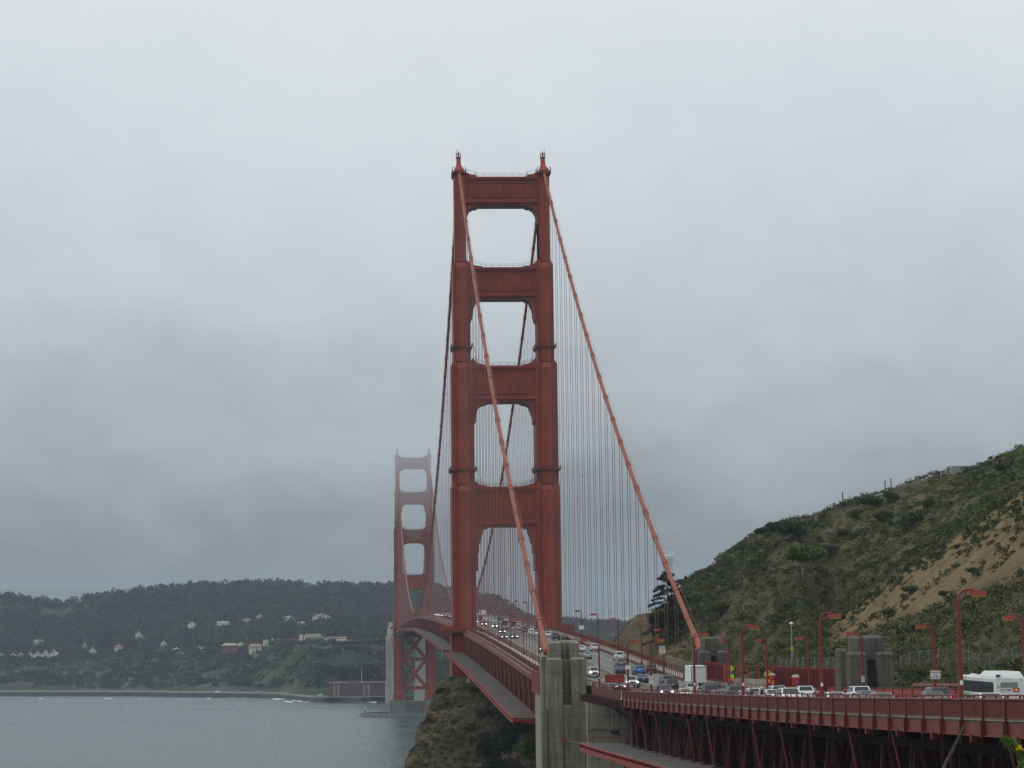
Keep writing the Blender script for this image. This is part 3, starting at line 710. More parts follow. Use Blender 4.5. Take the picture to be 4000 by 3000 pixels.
# ---------------------------------------------------------------- concrete pylons
def pylon(loc, zt, zs, zlow, k, lab, mirror=1, base=False):
    """zt top, zs shoulder blocks; k scales the plan"""
    T = empty('concrete_pylon', lab, 'pylon', loc, group='concrete bridge pylons')
    def bx(b, x0, x1, y0, y1, z0, z1, ch=0.0):
        x0, x1 = sorted((mirror*x0*k, mirror*x1*k)); y0 *= k; y1 *= k
        if ch: b.box(x0, x1, y0, y1, z0, z1-ch); b.taper((x0, x1, y0, y1), z1-ch, (x0+ch*.7, x1-ch*.7, y0+ch*1.9, y1-ch*1.3), z1)
        else: b.box(x0, x1, y0, y1, z0, z1)
    b = MB()
    bx(b, -2.75, 2.2, 2.7, 9, zlow, zs-.3, .25)
    bx(b, -3.2, -.8, 0, 4.4, zlow, zs, .32); bx(b, .7, 2.95, .02, 4.4, zlow, zs, .32)
    bx(b, -3.2, -.8, 6.9, 9.7, zlow, zs, .32); bx(b, .7, 2.95, 6.9, 9.72, zlow, zs, .32)
    bx(b, -3.9, -2.8, 2.9, 6.8, zlow, zs+.4, .3); bx(b, 2.3, 3.4, 2.9, 6.8, zlow, zs+.4, .3)
    bx(b, -.85, .75, .30, 3, zlow, zt-10.2, .3)
    b.build('lower_shaft', CONC if base else CONC_DK, T)
    b = MB()
    bx(b, -2.5 if base else -1.7, 2.0, 3.6 if base else 1.7, 8.2, zs-1, zt, .3)
    if base: bx(b, -2.7, -.78, 1.6, 5, zs-1, zt-.12, .3); bx(b, .68, 2.2, 1.62, 5, zs-1, zt-.12, .3)
    b.build('upper_shaft', CONC if base else CONC_DK, T)
    if base:
        b = MB(); bx(b, -3.62, -2.85, 3.0, 21, zlow, 65.6)
        b.build('base_block', CONC_LT, T)  # paler concrete paints in the light on this side of the pylon
        b = MB(); bx(b, -3.4, -3.1, -.12, .02, 52, 62.3); bx(b, -3.9, -3.6, 9.2, 10.4, 64.6, 65.6); b.build('cable_duct', CONDUIT, T)
    return T
pylon((-13.6, -376, 0), 73.1, 70.4, 22, 1.0, 'large stained concrete pylon in the foreground, beside the left walkway', 1, True)
pylon((13.9, -351, 0), 73.2, 70.9, 50, .82, 'grey concrete pylon where the right cable ends, partly behind the red fence', 1)
pylon((13.9, -477, 0), 73.9, 72.0, 55, .86, 'grey concrete pylon at the foot of the hill, behind a white car', 1)
for s, lab in ((-1, 'pale concrete pylon seen to the left of the distant tower legs'), (1, 'pale concrete pylon seen through the cross bracing of the distant tower')):
    T = empty('far_pylon', lab, 'pylon', (s*14.5, 1626, 0), group='pylons beyond the distant tower')
    b = MB(); b.box(-6.2, 6.2, 0, 16, -2, 66); b.box(-4.8, 4.8, 2, 14, 66, 74); b.box(-7, 7, -1, 17, -2, 20)
    for x in (-4.2, 0, 4.2): b.box(x-1.0, x+1.0, -.6, 1, 20, 62)
    b.build('lower_shaft', mat('far_concrete', (.42, .41, .37), .85, var=.15, scale=.1, streak=.2) if s < 0 else bpy.data.materials['far_concrete'], T)
    b = MB(); b.taper((-4, 4, 3, 13), 74, (-3.2, 3.2, 4, 12), 80); b.build('upper_shaft', bpy.data.materials['far_concrete'], T)
# bump-out walk round the foreground pylon
T = empty('pylon_walkway', 'small red railed walkway wrapping the outside of the foreground pylon', 'walkway', (0, 0, 0))
b = MB(); z = zd(-366); b.box(-17.4, -13.1, -367, -350, z-.9, z+.2); b.build('platform', RED_DK, T)
b = MB()
for p, q in (((-17.4, -368), (-17.4, -350)), ((-17.4, -368), (-16.6, -368)), ((-17.4, -350), (-13.1, -350))):
    n = int((Vector(q)-Vector(p)).length/.16)
    for i in range(n+1):
        x = p[0]+(q[0]-p[0])*i/n; y = p[1]+(q[1]-p[1])*i/n; b.box(x-.05, x+.05, y-.05, y+.05, z-.9, z+2.6)
    b.bar((*p, z+2.6), (*q, z+2.6), .14, .12); b.bar((*p, z-.5), (*q, z-.5), .1, 1.0); b.bar((*p, z+1.2), (*q, z+1.2), .1, .1)
b.build('bar_panel', RED, T)
# anchorage wall, opening and stair to the right of the pylon
b = MB(); b.box(-10.7, -3.6, -379, -372, 30, 64.3); b.box(-10.7, -3.55, -379.12, -379, 59.1, 59.35)
b.box(-3.6, 9.5, -374, -372, 30, 66-.6)
tag(b.build('anchorage_wall', CONC_LT), 'bare concrete wall with cracks and stains, right of the foreground pylon', 'wall')  # paler than the pylon: colour lightened to offset the shade on this wall
o = MB().box(-7.1, -6.0, -379.5, -379.05, 58.4, 58.9).build('wall_fitting', RED_DK); tag(o, 'small dark red box fixed low on the concrete anchorage wall', 'fitting')
o = empty('net_bracket', 'short red bracket with a thin wire on the pylon front', 'bracket', (-14.2, -376.4, 57.3)); MB().box(-.45, .45, -.25, .25, -.18, .18).build('arm', RED, o); MB().bar((.4, -.2, 0), (5.5, -60, .5), .05).build('wire', STEEL, o)
T = empty('access_stair', 'red steel stair and landing descending beside the concrete anchorage wall', 'stairs', (0, 0, 0))
b = MB(); b.box(-11.2, -8.9, -391, -386, 63.55, 63.8); b.build('landing', RED, T)
b = MB(); b.bar((-8.9, -391, 63.65), (-3.2, -391, 59.6), .2, .45); b.build('stringer', RED, T)
b = MB()
for i in range(16): f = i/15; b.box(-8.9+5.5*f, -8.55+5.5*f, -391, -389.8, 63.6-3.9*f-.03, 63.6-3.9*f+.03)
b.build('tread', RED_DK, T)
b = MB()
for x in (-11.1, -8.9): b.box(x-.06, x+.06, -391.06, -390.94, 63.8, 65.9)
for f in (.25, .6, .95): b.bar((-8.9+5.7*f, -391, 63.6-4.05*f), (-8.9+5.7*f, -391, 65.6-4.05*f), .12)
for h in (.7, 1.3, 2.0): b.bar((-8.9, -391, 63.7+h), (-3.2, -391, 59.65+h), .09)
b.bar((-11.1, -391, 65.8), (-8.9, -391, 65.8), .1); b.bar((-11.1, -391, 65), (-8.9, -391, 65), .08)
b.build('handrail', RED, T)
T = empty('landing_fence', 'red mesh fence and rail between the pylon and the foreground railing', 'fence', (0, 0, 0))
b = MB()
for y0, y1 in ((-376, -454),):
    yy = frange(-380, -452, 3.0) if False else [-380-3*k for k in range(25)]
    for p in yy: b.box(-9.95, -9.85, p-.05, p+.05, zd(p), zd(p)+1.2)
    for p, q in zip(yy[:-1], yy[1:]): b.bar((-9.9, p, zd(p)+1.2), (-9.9, q, zd(q)+1.2), .1, .09)
b.build('rail', RED_DK, T)
b = MB()
for i in range(20):
    p, q = -392-3.1*i, -392-3.1*(i+1); b.add([(-11.25, p, zd(p)-.7), (-11.25, q, zd(q)-.7), (-11.25, q, zd(q)+.95), (-11.25, p, zd(p)+.95)], [(0, 1, 2, 3)])
b.build('cage_mesh', netmat('cage_mesh', (.14, .03, .024), .1, .72), T, fix=False)
b = MB(); b.add([(-10.6, -392, 64.2), (-10.6, -404, 64.2), (-10.6, -404, 66.4), (-10.6, -392, 66.4)], [(0, 1, 2, 3)]); b.build('mesh', LINK, T, fix=False)
b = MB(); b.bar((-11.2, -392, 65.95), (-5.6, -392, 65.95), .16, .14); b.bar((-8, -391.6, 64.1), (-7, -391.6, 65.9), .14); b.box(-11.1, -10.98, -392.1, -391.9, 64, 66.1); b.box(-5.7, -5.55, -392.1, -391.9, 63.5, 66.1); b.build('frame', RED, T)

# ---------------------------------------------------------------- street lamps
def make_lamp(h):
    T = empty('street_lamp', 'lamp', 'street lamp', (0, 0, 0), group='curved-arm street lamps')
    b = MB(); b.tube([(0, 0, 0), (0, 0, 1.2), (0, 0, h-.75)], [.17, .155, .12], 10); b.box(-.2, .2, -.2, .2, 0, .5)
    b.build('pole', LAMP_RED, T)
    b = MB(); arc = [(0, 0, h-.8)]+[(.62-.62*math.cos(t), 0, h-.7+.62*math.sin(t)) for t in frange(0, math.pi/2, .22)]+[(1.0, 0, h-.06)]
    b.tube(arc, .075, 8)
    arc2 = [(.02, 0, h-1.15)]+[(.6-.58*math.cos(t), 0, h-1.05+.6*math.sin(t)) for t in frange(0, math.pi/2, .25)]+[(.8, 0, h-.45)]
    b.tube(arc2, .05, 6); b.build('arm', LAMP_RED, T)
    hd = MB().taper((.62, 1.74, -.2, .2), h-.44, (.66, 1.7, -.15, .15), h-.13).build('lamp_hood', HOOD_RED, T)
    MB().taper((.82, 1.7, -.15, .15), h-.54, (.78, 1.72, -.18, .18), h-.44).build('lens', AMBER, hd)
    MB().box(.1, .13, -.22, -.2, 1.75, 2.05).build('plate', WHITE, T) if False else MB().box(-.09, .09, -.20, -.17, 1.75, 2.02).build('number_plate', WHITE, T)
    return T
LAMP7 = make_lamp(7.6); LAMP8 = make_lamp(8.25)
eN = [(-612, 'tallest street lamp, cut off by the bus at the far right'), (-568, 'street lamp in front of the tan hillside, left of the white wagon'), (-529, 'street lamp in the foreground, beside the two walkers behind the railing'),
      (-496, 'street lamp in front of the white box truck, its hood over the cable end'), (-457, 'street lamp carrying a speed limit plate, left of the box truck'), (-431, 'street lamp with a square white box on its pole, by a white pickup'),
      (-392, 'street lamp right of the foreground pylon, beside a red board'), (-357, 'street lamp half hidden behind the top of the foreground pylon')]
used = set()
for i, (y, lab) in enumerate(eN):
    if i == 0: o = LAMP7; o.location = (-10.05, y, zd(y)+.22)
    else: o = dup(LAMP7, loc=(-10.05, y, zd(y)+.22))
    o['label'] = 'orange '+lab
for i, y in enumerate((-271, -224, -176, -130, -80, -35)):
    o = dup(LAMP8, loc=(-10.05, y, zd(y)+.22))
    o['label'] = 'orange lamp on the left kerb of the side span, %s from the foreground pylon' % ('first', 'second', 'third', 'fourth', 'fifth', 'last')[i]
wN = [(-555, 'facing left above the white bus roof'), (-523, 'carrying the white tire sign'), (-489, 'facing left in front of the grey hillside pylon'), (-457, 'whose pole hides behind a taller lamp'), (-426, 'facing left above the portable toilets'),
      (-392, 'facing left beside the yellow diamond signs'), (-313, 'above the white keep right sign'), (-278, 'against the green spur of the hill'), (-235, 'with the pale far shore behind it'), (-191, 'midway between the green spur and the near tower'), (-149, 'just right of the near tower leg')]
for i, (y, lab) in enumerate(wN):
    if y == -149: o = LAMP8; o.location = (10.05, y, zd(y)+.22); o.rotation_euler = (0, 0, math.pi)
    else: o = dup(LAMP7 if y < -330 else LAMP8, loc=(10.05, y, zd(y)+.22), rz=math.pi)
    o['label'] = 'orange street lamp '+lab
b = MB(); h = 8.2
b.tube([(0, 0, 0), (0, 0, h-.7), (.18, 0, h-.25), (.62, 0, h-.05), (1, 0, h-.05)], .11, 6); b.box(.6, 1.75, -.2, .2, h-.5, h-.12)
fl = b.build('street_lamp', LAMP_RED)
first = True
for sx in (-1, 1):
    for y in frange(45, 1245, 45.7):
        o = fl if first else fl.copy()
        if not first: COL.objects.link(o)
        first = False; o.location = (sx*10.05, y, zd(y)+.22); o.rotation_euler = (0, 0, 0 if sx < 0 else math.pi)
        tag(o, 'tiny far street lamp on the main span beyond the near tower', 'street lamp', 'far street lamps on the main span')

# ---------------------------------------------------------------- signs
def text(txt, size, loc, parent, m, rot=(math.pi/2, 0, 0), name='lettering', align='CENTER', ext=.004, sx=1.0):
    c = bpy.data.curves.new(name, 'FONT'); c.body = txt; c.size = size; c.align_x = align; c.align_y = 'CENTER'; c.extrude = ext; c.space_line = .95; c.offset = size*.012
    c.materials.append(m); tmp = bpy.data.objects.new(name, c); COL.objects.link(tmp)
    me = bpy.data.meshes.new_from_object(tmp.evaluated_get(C.evaluated_depsgraph_get())); bpy.data.objects.remove(tmp); bpy.data.curves.remove(c); me.name = name
    o = bpy.data.objects.new(name, me); COL.objects.link(o); o.parent = parent; o.location = loc; o.rotation_euler = rot; o.scale = (sx, 1, 1)
    return o
# text plane: local x right, facing -Y (towards the camera); rot (90,0,0) makes glyphs stand up and face -Y
SIGNW = mat('sign_face', (.74, .74, .72), .5)
def board(name, lab, w, h, loc, txt, size, post=None, m=SIGNW, ink=BLACK, sx=.9):
    T = empty(name, lab, 'sign', loc)
    MB().box(-w/2, w/2, -.03, 0, -h/2, h/2).build('panel', m, T)
    if ink:
        b = MB(); e = .03
        for x in (-w/2+e, w/2-e): b.box(x-.012, x+.012, -.034, -.03, -h/2+e, h/2-e)
        for z in (-h/2+e, h/2-e): b.box(-w/2+e, w/2-e, -.034, -.03, z-.012, z+.012)
        b.build('border', ink, T)
    if txt: text(txt, size, (0, -.036, 0), T, ink, sx=sx)
    if post: MB().box(-.05, .05, 0, .1, -post, h/2).build('post', STEEL, T)
    return T
board('traffic_sign', 'white sign reading slower traffic keep right, in front of the dark conifer', 1.2, 1.45, (9.75, -313.3, zd(-313)+4.45), 'SLOWER\nTRAFFIC\nKEEP\nRIGHT', .33)
board('traffic_sign', 'white sign reading changing tires prohibited, on a lamp near the bus', 1.05, .86, (10.05, -523.35, zd(-523)+2.75), 'CHANGING\nTIRES\nPROHIBITED', .23, sx=.78)
board('speed_limit_sign', 'small white 45 speed plate on the lamp left of the box truck', .46, .95, (-10.05, -457.3, zd(-457)+2.55), 'SPEED\nLIMIT\n45', .2, sx=.7)
board('speed_limit_sign', 'small white 45 speed plate on the lamp before the hillside pylon', .42, .7, (10.05, -489.3, zd(-489)+2.4), 'SPEED\nLIMIT\n45', .17, sx=.7)
board('plate_sign', 'square white plate high on a lamp pole above the white truck', .72, .55, (-10.05, -431.3, zd(-431)+4.1), None, .1, ink=None)
board('plate_sign', 'small white sign on the first lamp right of the near tower leg', 1.3, 1.0, (10.0, -149.3, zd(-149)+4.0), None, .1, ink=None)
T = empty('sign_board', 'blank red back of a wide sign on two legs, above the oncoming traffic', 'sign', (-10.6, -419, zd(-419)))
MB().box(-1.4, 1.4, -.04, .04, 1.85, 3.0).build('panel', RED_FENCE, T)
for x in (-.55, .65): MB().box(x-.05, x+.05, .04, .12, -.2, 2.9).build('post', RED_DK, T)
def diamond(loc, lab, mark):
    T = empty('warning_sign', lab, 'sign', loc, group='yellow diamond signs'); s = .55
    MB().prism([(0, 2.75-s), (s, 2.75), (0, 2.75+s), (-s, 2.75)], -.03, 0).build('panel', mat('sign_yellow', (.60, .55, .03), .45) if 'sign_yellow' not in bpy.data.materials else bpy.data.materials['sign_yellow'], T)
    b = MB()
    if mark == 0: b.bar((-.16, -.035, 2.5), (-.16, -.035, 3.0), .07, .01); b.bar((.16, -.035, 2.5), (.16, -.035, 2.72), .07, .01); b.bar((.16, -.035, 2.72), (-.02, -.035, 2.95), .07, .01)
    else: b.box(-.3, .3, -.036, -.03, 2.7, 2.8); b.box(-.16, .16, -.036, -.03, 2.88, 2.96)
    b.build('symbol', BLACK, T)
    MB().box(-.045, .045, 0, .09, -.3, 3.0).build('post', STEEL, T)
    return T
t1 = diamond((11.4, -385, zd(-385)+.35), 'yellow diamond sign above a bright green panel, by the fence corner', 0)
MB().box(-.42, .42, -.05, 0, 1.35, 1.85).build('green_panel', mat('fluorescent_green', (.35, .75, .03), .4), t1); MB().box(-.42, .42, -.05, 0, .95, 1.3).build('orange_panel', mat('sign_orange', (.75, .30, .02), .4), t1); MB().box(-.3, .3, -.04, 0, .3, .9).build('base_box', BLACK, t1)
t2 = diamond((12.2, -414, zd(-414)+.1), 'yellow diamond sign standing just left of the first portable toilet', 1)
MB().box(-.3, .3, -.04, 0, 1.35, 1.8).build('plaque', bpy.data.materials['sign_yellow'], t2); MB().box(-.3, .3, -.05, .05, -.3, 1.2).build('base_box', RED_FENCE, t2)

# ---------------------------------------------------------------- right-hand bay: fence, barrier, toilets
def corr_fence(name, lab, P, h0, h1, zb, group=None):
    T = empty(name, lab, 'fence', (0, 0, 0), group=group); b = MB(); L = 0
    for (a, c) in zip(P[:-1], P[1:]):
        a = Vector(a); c = Vector(c); d = (c-a); n = max(2, int(d.length/.85)); nrm = Vector((d.y, -d.x)).normalized()
        for i in range(n):
            p = a+d*(i/n); q = a+d*((i+.5)/n); r = a+d*((i+1)/n)
            for u, v in ((p, p+d.normalized()*.1+nrm*.3), (p+d.normalized()*.1+nrm*.3, r+nrm*.02)):
                zt = [zb(t.y)+h0+(h1-h0)*0 for t in (u, v)]
                b.add([(u.x, u.y, zb(u.y)), (v.x, v.y, zb(v.y)), (v.x, v.y, zt[1]), (u.x, u.y, zt[0])], [(0, 1, 2, 3)])
    b.build('corrugated_panel', RED_FENCE, T, fix=False)
    b = MB()
    for (a, c) in zip(P[:-1], P[1:]):
        d = Vector(c)-Vector(a); n = max(1, int(d.length/1.15)); nn_ = Vector((d.y, -d.x)).normalized()*.34
        if nn_.x > 0: nn_ = -nn_
        for i in range(n): p = Vector(a)+d*i/n+nn_; b.bar((p.x, p.y, zb(p.y)), (p.x, p.y, zb(p.y)+h0-.05), .16, .1)
    b.build('shadow_rib', RED_DK, T)  # darker red on these bars paints the shadow lines between panels
    for (a, c) in zip(P[:-1], P[1:]):
        d = Vector(c)-Vector(a); n = max(1, int(d.length/5))
        for i in range(n+1):
            p = Vector(a)+d*i/n; MB().box(p.x-.08, p.x+.08, p.y+.02, p.y+.18, zb(p.y)-1, zb(p.y)+h0+.12).build('post', RED_FENCE, T)
    return T
zg = lambda y: zd(y)
corr_fence('screen_fence', 'tall red corrugated fence right behind the white box truck', [(11.5, -357), (11.7, -378)], 3.7, 3.7, zg, 'red corrugated screens')
corr_fence('screen_fence', 'long tall red corrugated fence behind the two portable toilets', [(16.2, -398), (14.9, -420), (13.0, -467)], 3.65, 3.65, zg, 'red corrugated screens')
corr_fence('screen_fence', 'narrow red corrugated panel standing left of the long fence', [(16.3, -392), (16.25, -396.6)], 3.6, 3.6, zg, 'red corrugated screens')
T = empty('post_rail_fence', 'open red posts with a thin top rail in the fence gap', 'fence', (0, 0, 0))
P = [(11.8, -378.5), (12.9, -381.8), (14.0, -385), (15.1, -388.3), (16.2, -391.6)]
for p in P: MB().box(p[0]-.13, p[0]+.13, p[1]-.08, p[1]+.08, zd(p[1])-.5, zd(p[1])+3.55).build('post', RED_FENCE, T)
b = MB()
for p, q in zip(P[:-1], P[1:]): b.bar((*p, zd(p[1])+3.5), (*q, zd(q[1])+3.5), .1)
b.build('top_rail', RED_FENCE, T)
tag(MB().prism([(11.8, -379.5), (16.2, -392.6), (16.2, -393), (11.8, -380)], 64, 66.9, axis='z').build('low_wall', CONC_LT), 'low pale concrete wall under the open red fence posts', 'wall')
tag(MB().add([(9.7, y, zd(y)+.12) for y in (-358, -480)]+[(17, -480, zd(-480)+.12), (17, -358, zd(-358)+.12)], [(0, 1, 2, 3)]).build('lay_by', ASPHALT), kind='structure')
T = empty('concrete_barrier', 'beige concrete barrier with bent red pipe rails beside the right lanes', 'barrier', (0, 0, 0))
b = MB(); yy = frange(-466, -359, 4.3)
bxs = lambda y: 10.15 if y > -405 else 10.15+.0*y
for p, q in zip(yy[:-1], yy[1:]):
    for w0, z0, w1, z1 in ((.28, 0, .14, .4), (.14, .4, .11, .95)):
        b.add([(10.15-w0, p, zd(p)+z0), (10.15+w0, p, zd(p)+z0), (10.15+w0, q-.04, zd(q)+z0), (10.15-w0, q-.04, zd(q)+z0), (10.15-w1, p, zd(p)+z1), (10.15+w1, p, zd(p)+z1), (10.15+w1, q-.04, zd(q)+z1), (10.15-w1, q-.04, zd(q)+z1)], [(4, 5, 6, 7), (0, 4, 7, 3), (1, 2, 6, 5), (0, 1, 5, 4), (2, 3, 7, 6)])
b.build('barrier_wall', CONC_LT, T)
b = MB()
for p, q in zip(yy[:-1], yy[1:]): b.bar((9.8, p, zd(p)+1.25), (9.8, q, zd(q)+1.25), .09)
b.build('pipe_rail', RED_DK, T)
for p in yy: MB().tube([(9.65, p, zd(p)+.02), (9.65, p, zd(p)+.9), (9.7, p, zd(p)+1.15), (9.8, p, zd(p)+1.25)], .05, 6).build('bent_post', RED_DK, T)
WALLR = mat('toilet_plastic', (.50, .012, .02), .45, var=.1, scale=3)
def toilet(loc, rz, lab, blue):
    T = empty('portable_toilet', lab, 'portable toilet', loc, rz, group='portable toilets')
    MB().box(-.56, .56, -.56, .56, .1, 2.0).build('cabin', WALLR, T, bevel=.05); MB().box(-.6, .6, -.6, .6, 0, .12).build('skid', BLACK, T)
    arc = [(-.62, 1.95)]+[(-.6*math.cos(t), 2.0+.32*math.sin(t)) for t in frange(0, math.pi, .3)]+[(.62, 1.95)]
    MB().prism(arc, -.61, .61).build('roof', WHITE, T)
    d = MB().box(-.44, .44, -.6, -.555, .18, 1.92).build('door', WALLR, T)
    if blue: MB().box(-.05, .3, -.608, -.6, 1.15, 1.5).build('sticker', mat('blue_sticker', (.03, .12, .5), .4), d); text('i', .3, (.125, -.612, 1.33), d, WHITE)
    else: MB().box(-.12, .12, -.608, -.6, 1.58, 1.64).build('label_strip', WHITE, d)
    MB().box(.33, .39, -.63, -.6, 1.0, 1.12).build('handle', BLACK, d)
    MB().tube([(-.4, .4, 2.0), (-.4, .4, 2.45)], .05, 6).build('vent_pipe', BLACK, T)
toilet((13.05, -411, zd(-411)+.5), .15, 'red portable toilet with a white domed roof beside the diamond sign', False)
toilet((13.9, -427, zd(-427)+.4), -.2, 'red portable toilet with a blue sticker, right of its twin', True)
T = empty('viaduct_parapet', 'low red railing on the far side of the road, behind the white wagon', 'railing', (0, 0, 0))
b = MB(); yy = [-466-4.5*k for k in range(40)]
for p, q in zip(yy[:-1], yy[1:]): b.add([(10.6, p, zd(p)+.1), (10.6, q, zd(q)+.1), (10.6, q, zd(q)+1.25), (10.6, p, zd(p)+1.25), (10.7, p, zd(p)+.1), (10.7, q, zd(q)+.1), (10.7, q, zd(q)+1.25), (10.7, p, zd(p)+1.25)], [(0, 1, 2, 3), (7, 6, 5, 4), (3, 2, 6, 7)])
b.build('panel', RED_FENCE, T)
for p in yy: MB().box(10.5, 10.72, p-.07, p+.07, zd(p), zd(p)+1.4).build('post', RED_DK, T)
b = MB()
for p, q in zip(yy[:-1], yy[1:]): b.bar((10.65, p, zd(p)+1.38), (10.65, q, zd(q)+1.38), .12)
b.build('top_rail', RED_DK, T)
o = empty('pipeline', 'rusty brown pipe running behind the low red railing', 'pipe', (0, 0, 0)); MB().tube([(14.5, y, zd(y)+1.6) for y in (-495, -520, -545, -560)], .22, 8).build('pipe', mat('rust', (.17, .06, .04), .8, var=.3, scale=2), o)
for y in (-500, -515, -530, -545, -558): MB().box(14.4, 14.6, y-.1, y+.1, zd(y)-2, zd(y)+1.5).build('support', RED_DK, o)
o = empty('cable_bracket', 'small yellow angle bracket on the far red railing', 'bracket', (10.5, -470, zd(-470)+.6))
b = MB()
for z in (-.35, .35): b.box(-.04, 0, -.5, .5, z-.04, z+.04)
b.box(-.04, 0, -.05, .05, -.35, .35); b.build('bracket_frame', YELLOW, o)
# grey link fence on the walkway before the right pylon
def linkfence(lab, P, h, zf, gap=2.5, grp='chain-link fences'):
    T = empty('chain_link_fence', lab, 'fence', (0, 0, 0), group=grp); b = MB(); r = MB()
    for p, q in zip(P[:-1], P[1:]):
        p = Vector(p); q = Vector(q); n = max(1, int((q-p).length/gap)); pr = None
        for i in range(n+1):
            t = p+(q-p)*i/n; z = zf(t.x, t.y)
            MB().tube([(t.x, t.y, z-.6), (t.x, t.y, z+h+.1)], .028 if gap > 4 else .04, 5).build('post', STEEL, T)
            if pr is not None:
                b.add([(pr[0], pr[1], pr[2]), (t.x, t.y, z), (t.x, t.y, z+h), (pr[0], pr[1], pr[2]+h)], [(0, 1, 2, 3)]); r.bar((pr[0], pr[1], pr[2]+h), (t.x, t.y, z+h), .02 if gap > 3 else .07)
            pr = (t.x, t.y, z)
    b.build('mesh', LINK, T, fix=False); r.build('top_rail', STEEL, T)
linkfence('grey link fence with a shiny rail, left of the white box truck', [(12.9, -296), (12.6, -345)], 2.3, lambda x, y: zd(y)+.3)
# ---------------------------------------------------------------- vehicles (local front = +Y)
def paint(n, c, metal=.25): return mat('car_paint_'+n, c, .28, metal=metal, coat=.6)
PT = {'white': paint('white', (.72, .73, .74), 0), 'silver': paint('silver', (.42, .44, .46), .5), 'grey': paint('grey', (.13, .14, .15), .4), 'dark': paint('charcoal', (.035, .038, .045), .3), 'black': paint('black', (.012, .012, .014), .2),
      'navy': paint('navy', (.018, .03, .07), .3), 'blue': paint('blue', (.03, .17, .38), .3), 'pale': paint('pale_blue', (.30, .40, .46), .4), 'red': paint('red', (.30, .025, .02), .1), 'maroon': paint('maroon', (.13, .012, .015), .2), 'slate': paint('slate', (.09, .11, .14), .4)}
def loft(b, st):
    base = len(b.v); ring = []
    for y, zb, zt, w in st:
        ring.append([(-w*.9, y, zb), (-w, y, zb+.12), (-w, y, zb+(zt-zb)*.62), (-w*.93, y, zt-.02), (-w*.55, y, zt+.015), (w*.55, y, zt+.015), (w*.93, y, zt-.02), (w, y, zb+(zt-zb)*.62), (w, y, zb+.12), (w*.9, y, zb)])
    vs = [p for r in ring for p in r]; n = 10; fs = []
    for i in range(len(ring)-1):
        for k in range(n): fs.append((i*n+k, i*n+(k+1) % n, (i+1)*n+(k+1) % n, (i+1)*n+k))
    fs.append(tuple(range(n-1, -1, -1))); fs.append(tuple(range((len(ring)-1)*n, len(ring)*n)))
    b.add(vs, fs)
def bev(o, w, ang=28):
    me = o.data; bm = bmesh.new(); bm.from_mesh(me)
    ed = [e for e in bm.edges if len(e.link_faces) == 2 and e.calc_face_angle(0) > rad(ang)]
    bmesh.ops.bevel(bm, geom=ed, offset=w, segments=2, affect='EDGES', profile=.6, clamp_overlap=True); bm.to_mesh(me); bm.free()
    me.polygons.foreach_set('use_smooth', [True]*len(me.polygons))
    if hasattr(me, 'set_sharp_from_angle'): me.set_sharp_from_angle(angle=rad(45))
def wheel(T, x, y, r=.34, w=.22):
    s = 1 if x > 0 else -1
    o = MB().tube([(x-s*w, y, r), (x, y, r)], r, 18).build('wheel', DARK, T, smooth=False)
    MB().tube([(x, y, r), (x+s*.012, y, r)], [r*.66, r*.6], 12).build('rim', STEEL, o)
KINDS = {
 'sedan': dict(L=4.7, st=[(-2.35, .42, .78, .78), (-2.25, .26, .96, .87), (-1.85, .2, 1.02, .91), (-1.0, .2, 1.0, .915), (.6, .2, .96, .915), (1.15, .2, .93, .91), (1.85, .2, .82, .89), (2.22, .22, .70, .85), (2.35, .38, .58, .76)], cab=(-1.75, 1.2, -.8, .2, .98, 1.44, .86, .64), hz=.66, tz=.82),
 'suv': dict(L=4.7, st=[(-2.35, .5, .95, .82), (-2.27, .34, 1.1, .92), (-1.6, .3, 1.12, .95), (.6, .3, 1.09, .95), (1.2, .3, 1.06, .945), (1.95, .3, .98, .93), (2.25, .32, .86, .89), (2.35, .48, .72, .8)], cab=(-2.22, 1.2, -1.8, .35, 1.1, 1.7, .9, .70), hz=.84, tz=1.0),
 'hatch': dict(L=4.3, st=[(-2.15, .45, .85, .78), (-2.08, .28, 1.0, .87), (-1.5, .22, 1.03, .9), (.5, .22, 1.0, .9), (1.1, .22, .96, .9), (1.75, .22, .86, .88), (2.05, .25, .74, .84), (2.15, .4, .6, .76)], cab=(-2.02, 1.15, -1.45, .25, 1.0, 1.55, .86, .66), hz=.70, tz=.96),
 'pickup': dict(L=5.8, st=[(-2.9, .6, 1.1, .92), (-2.85, .45, 1.2, .98), (-1.0, .42, 1.22, 1.0), (.8, .42, 1.22, 1.0), (1.5, .42, 1.22, 1.0), (2.4, .42, 1.17, .99), (2.8, .45, 1.08, .96), (2.9, .6, .9, .9)], cab=(-.95, 1.55, -.7, .75, 1.2, 1.9, .93, .76), hz=1.0, tz=1.0),
 'van': dict(L=5.0, st=[(-2.5, .5, 1.0, .86), (-2.42, .32, 1.12, .95), (-1.4, .26, 1.13, .98), (.7, .26, 1.1, .98), (1.5, .26, 1.02, .97), (2.2, .28, .88, .93), (2.45, .32, .72, .86), (2.5, .45, .6, .8)], cab=(-2.4, 1.75, -2.05, .75, 1.1, 1.78, .93, .76), hz=.78, tz=1.0)}
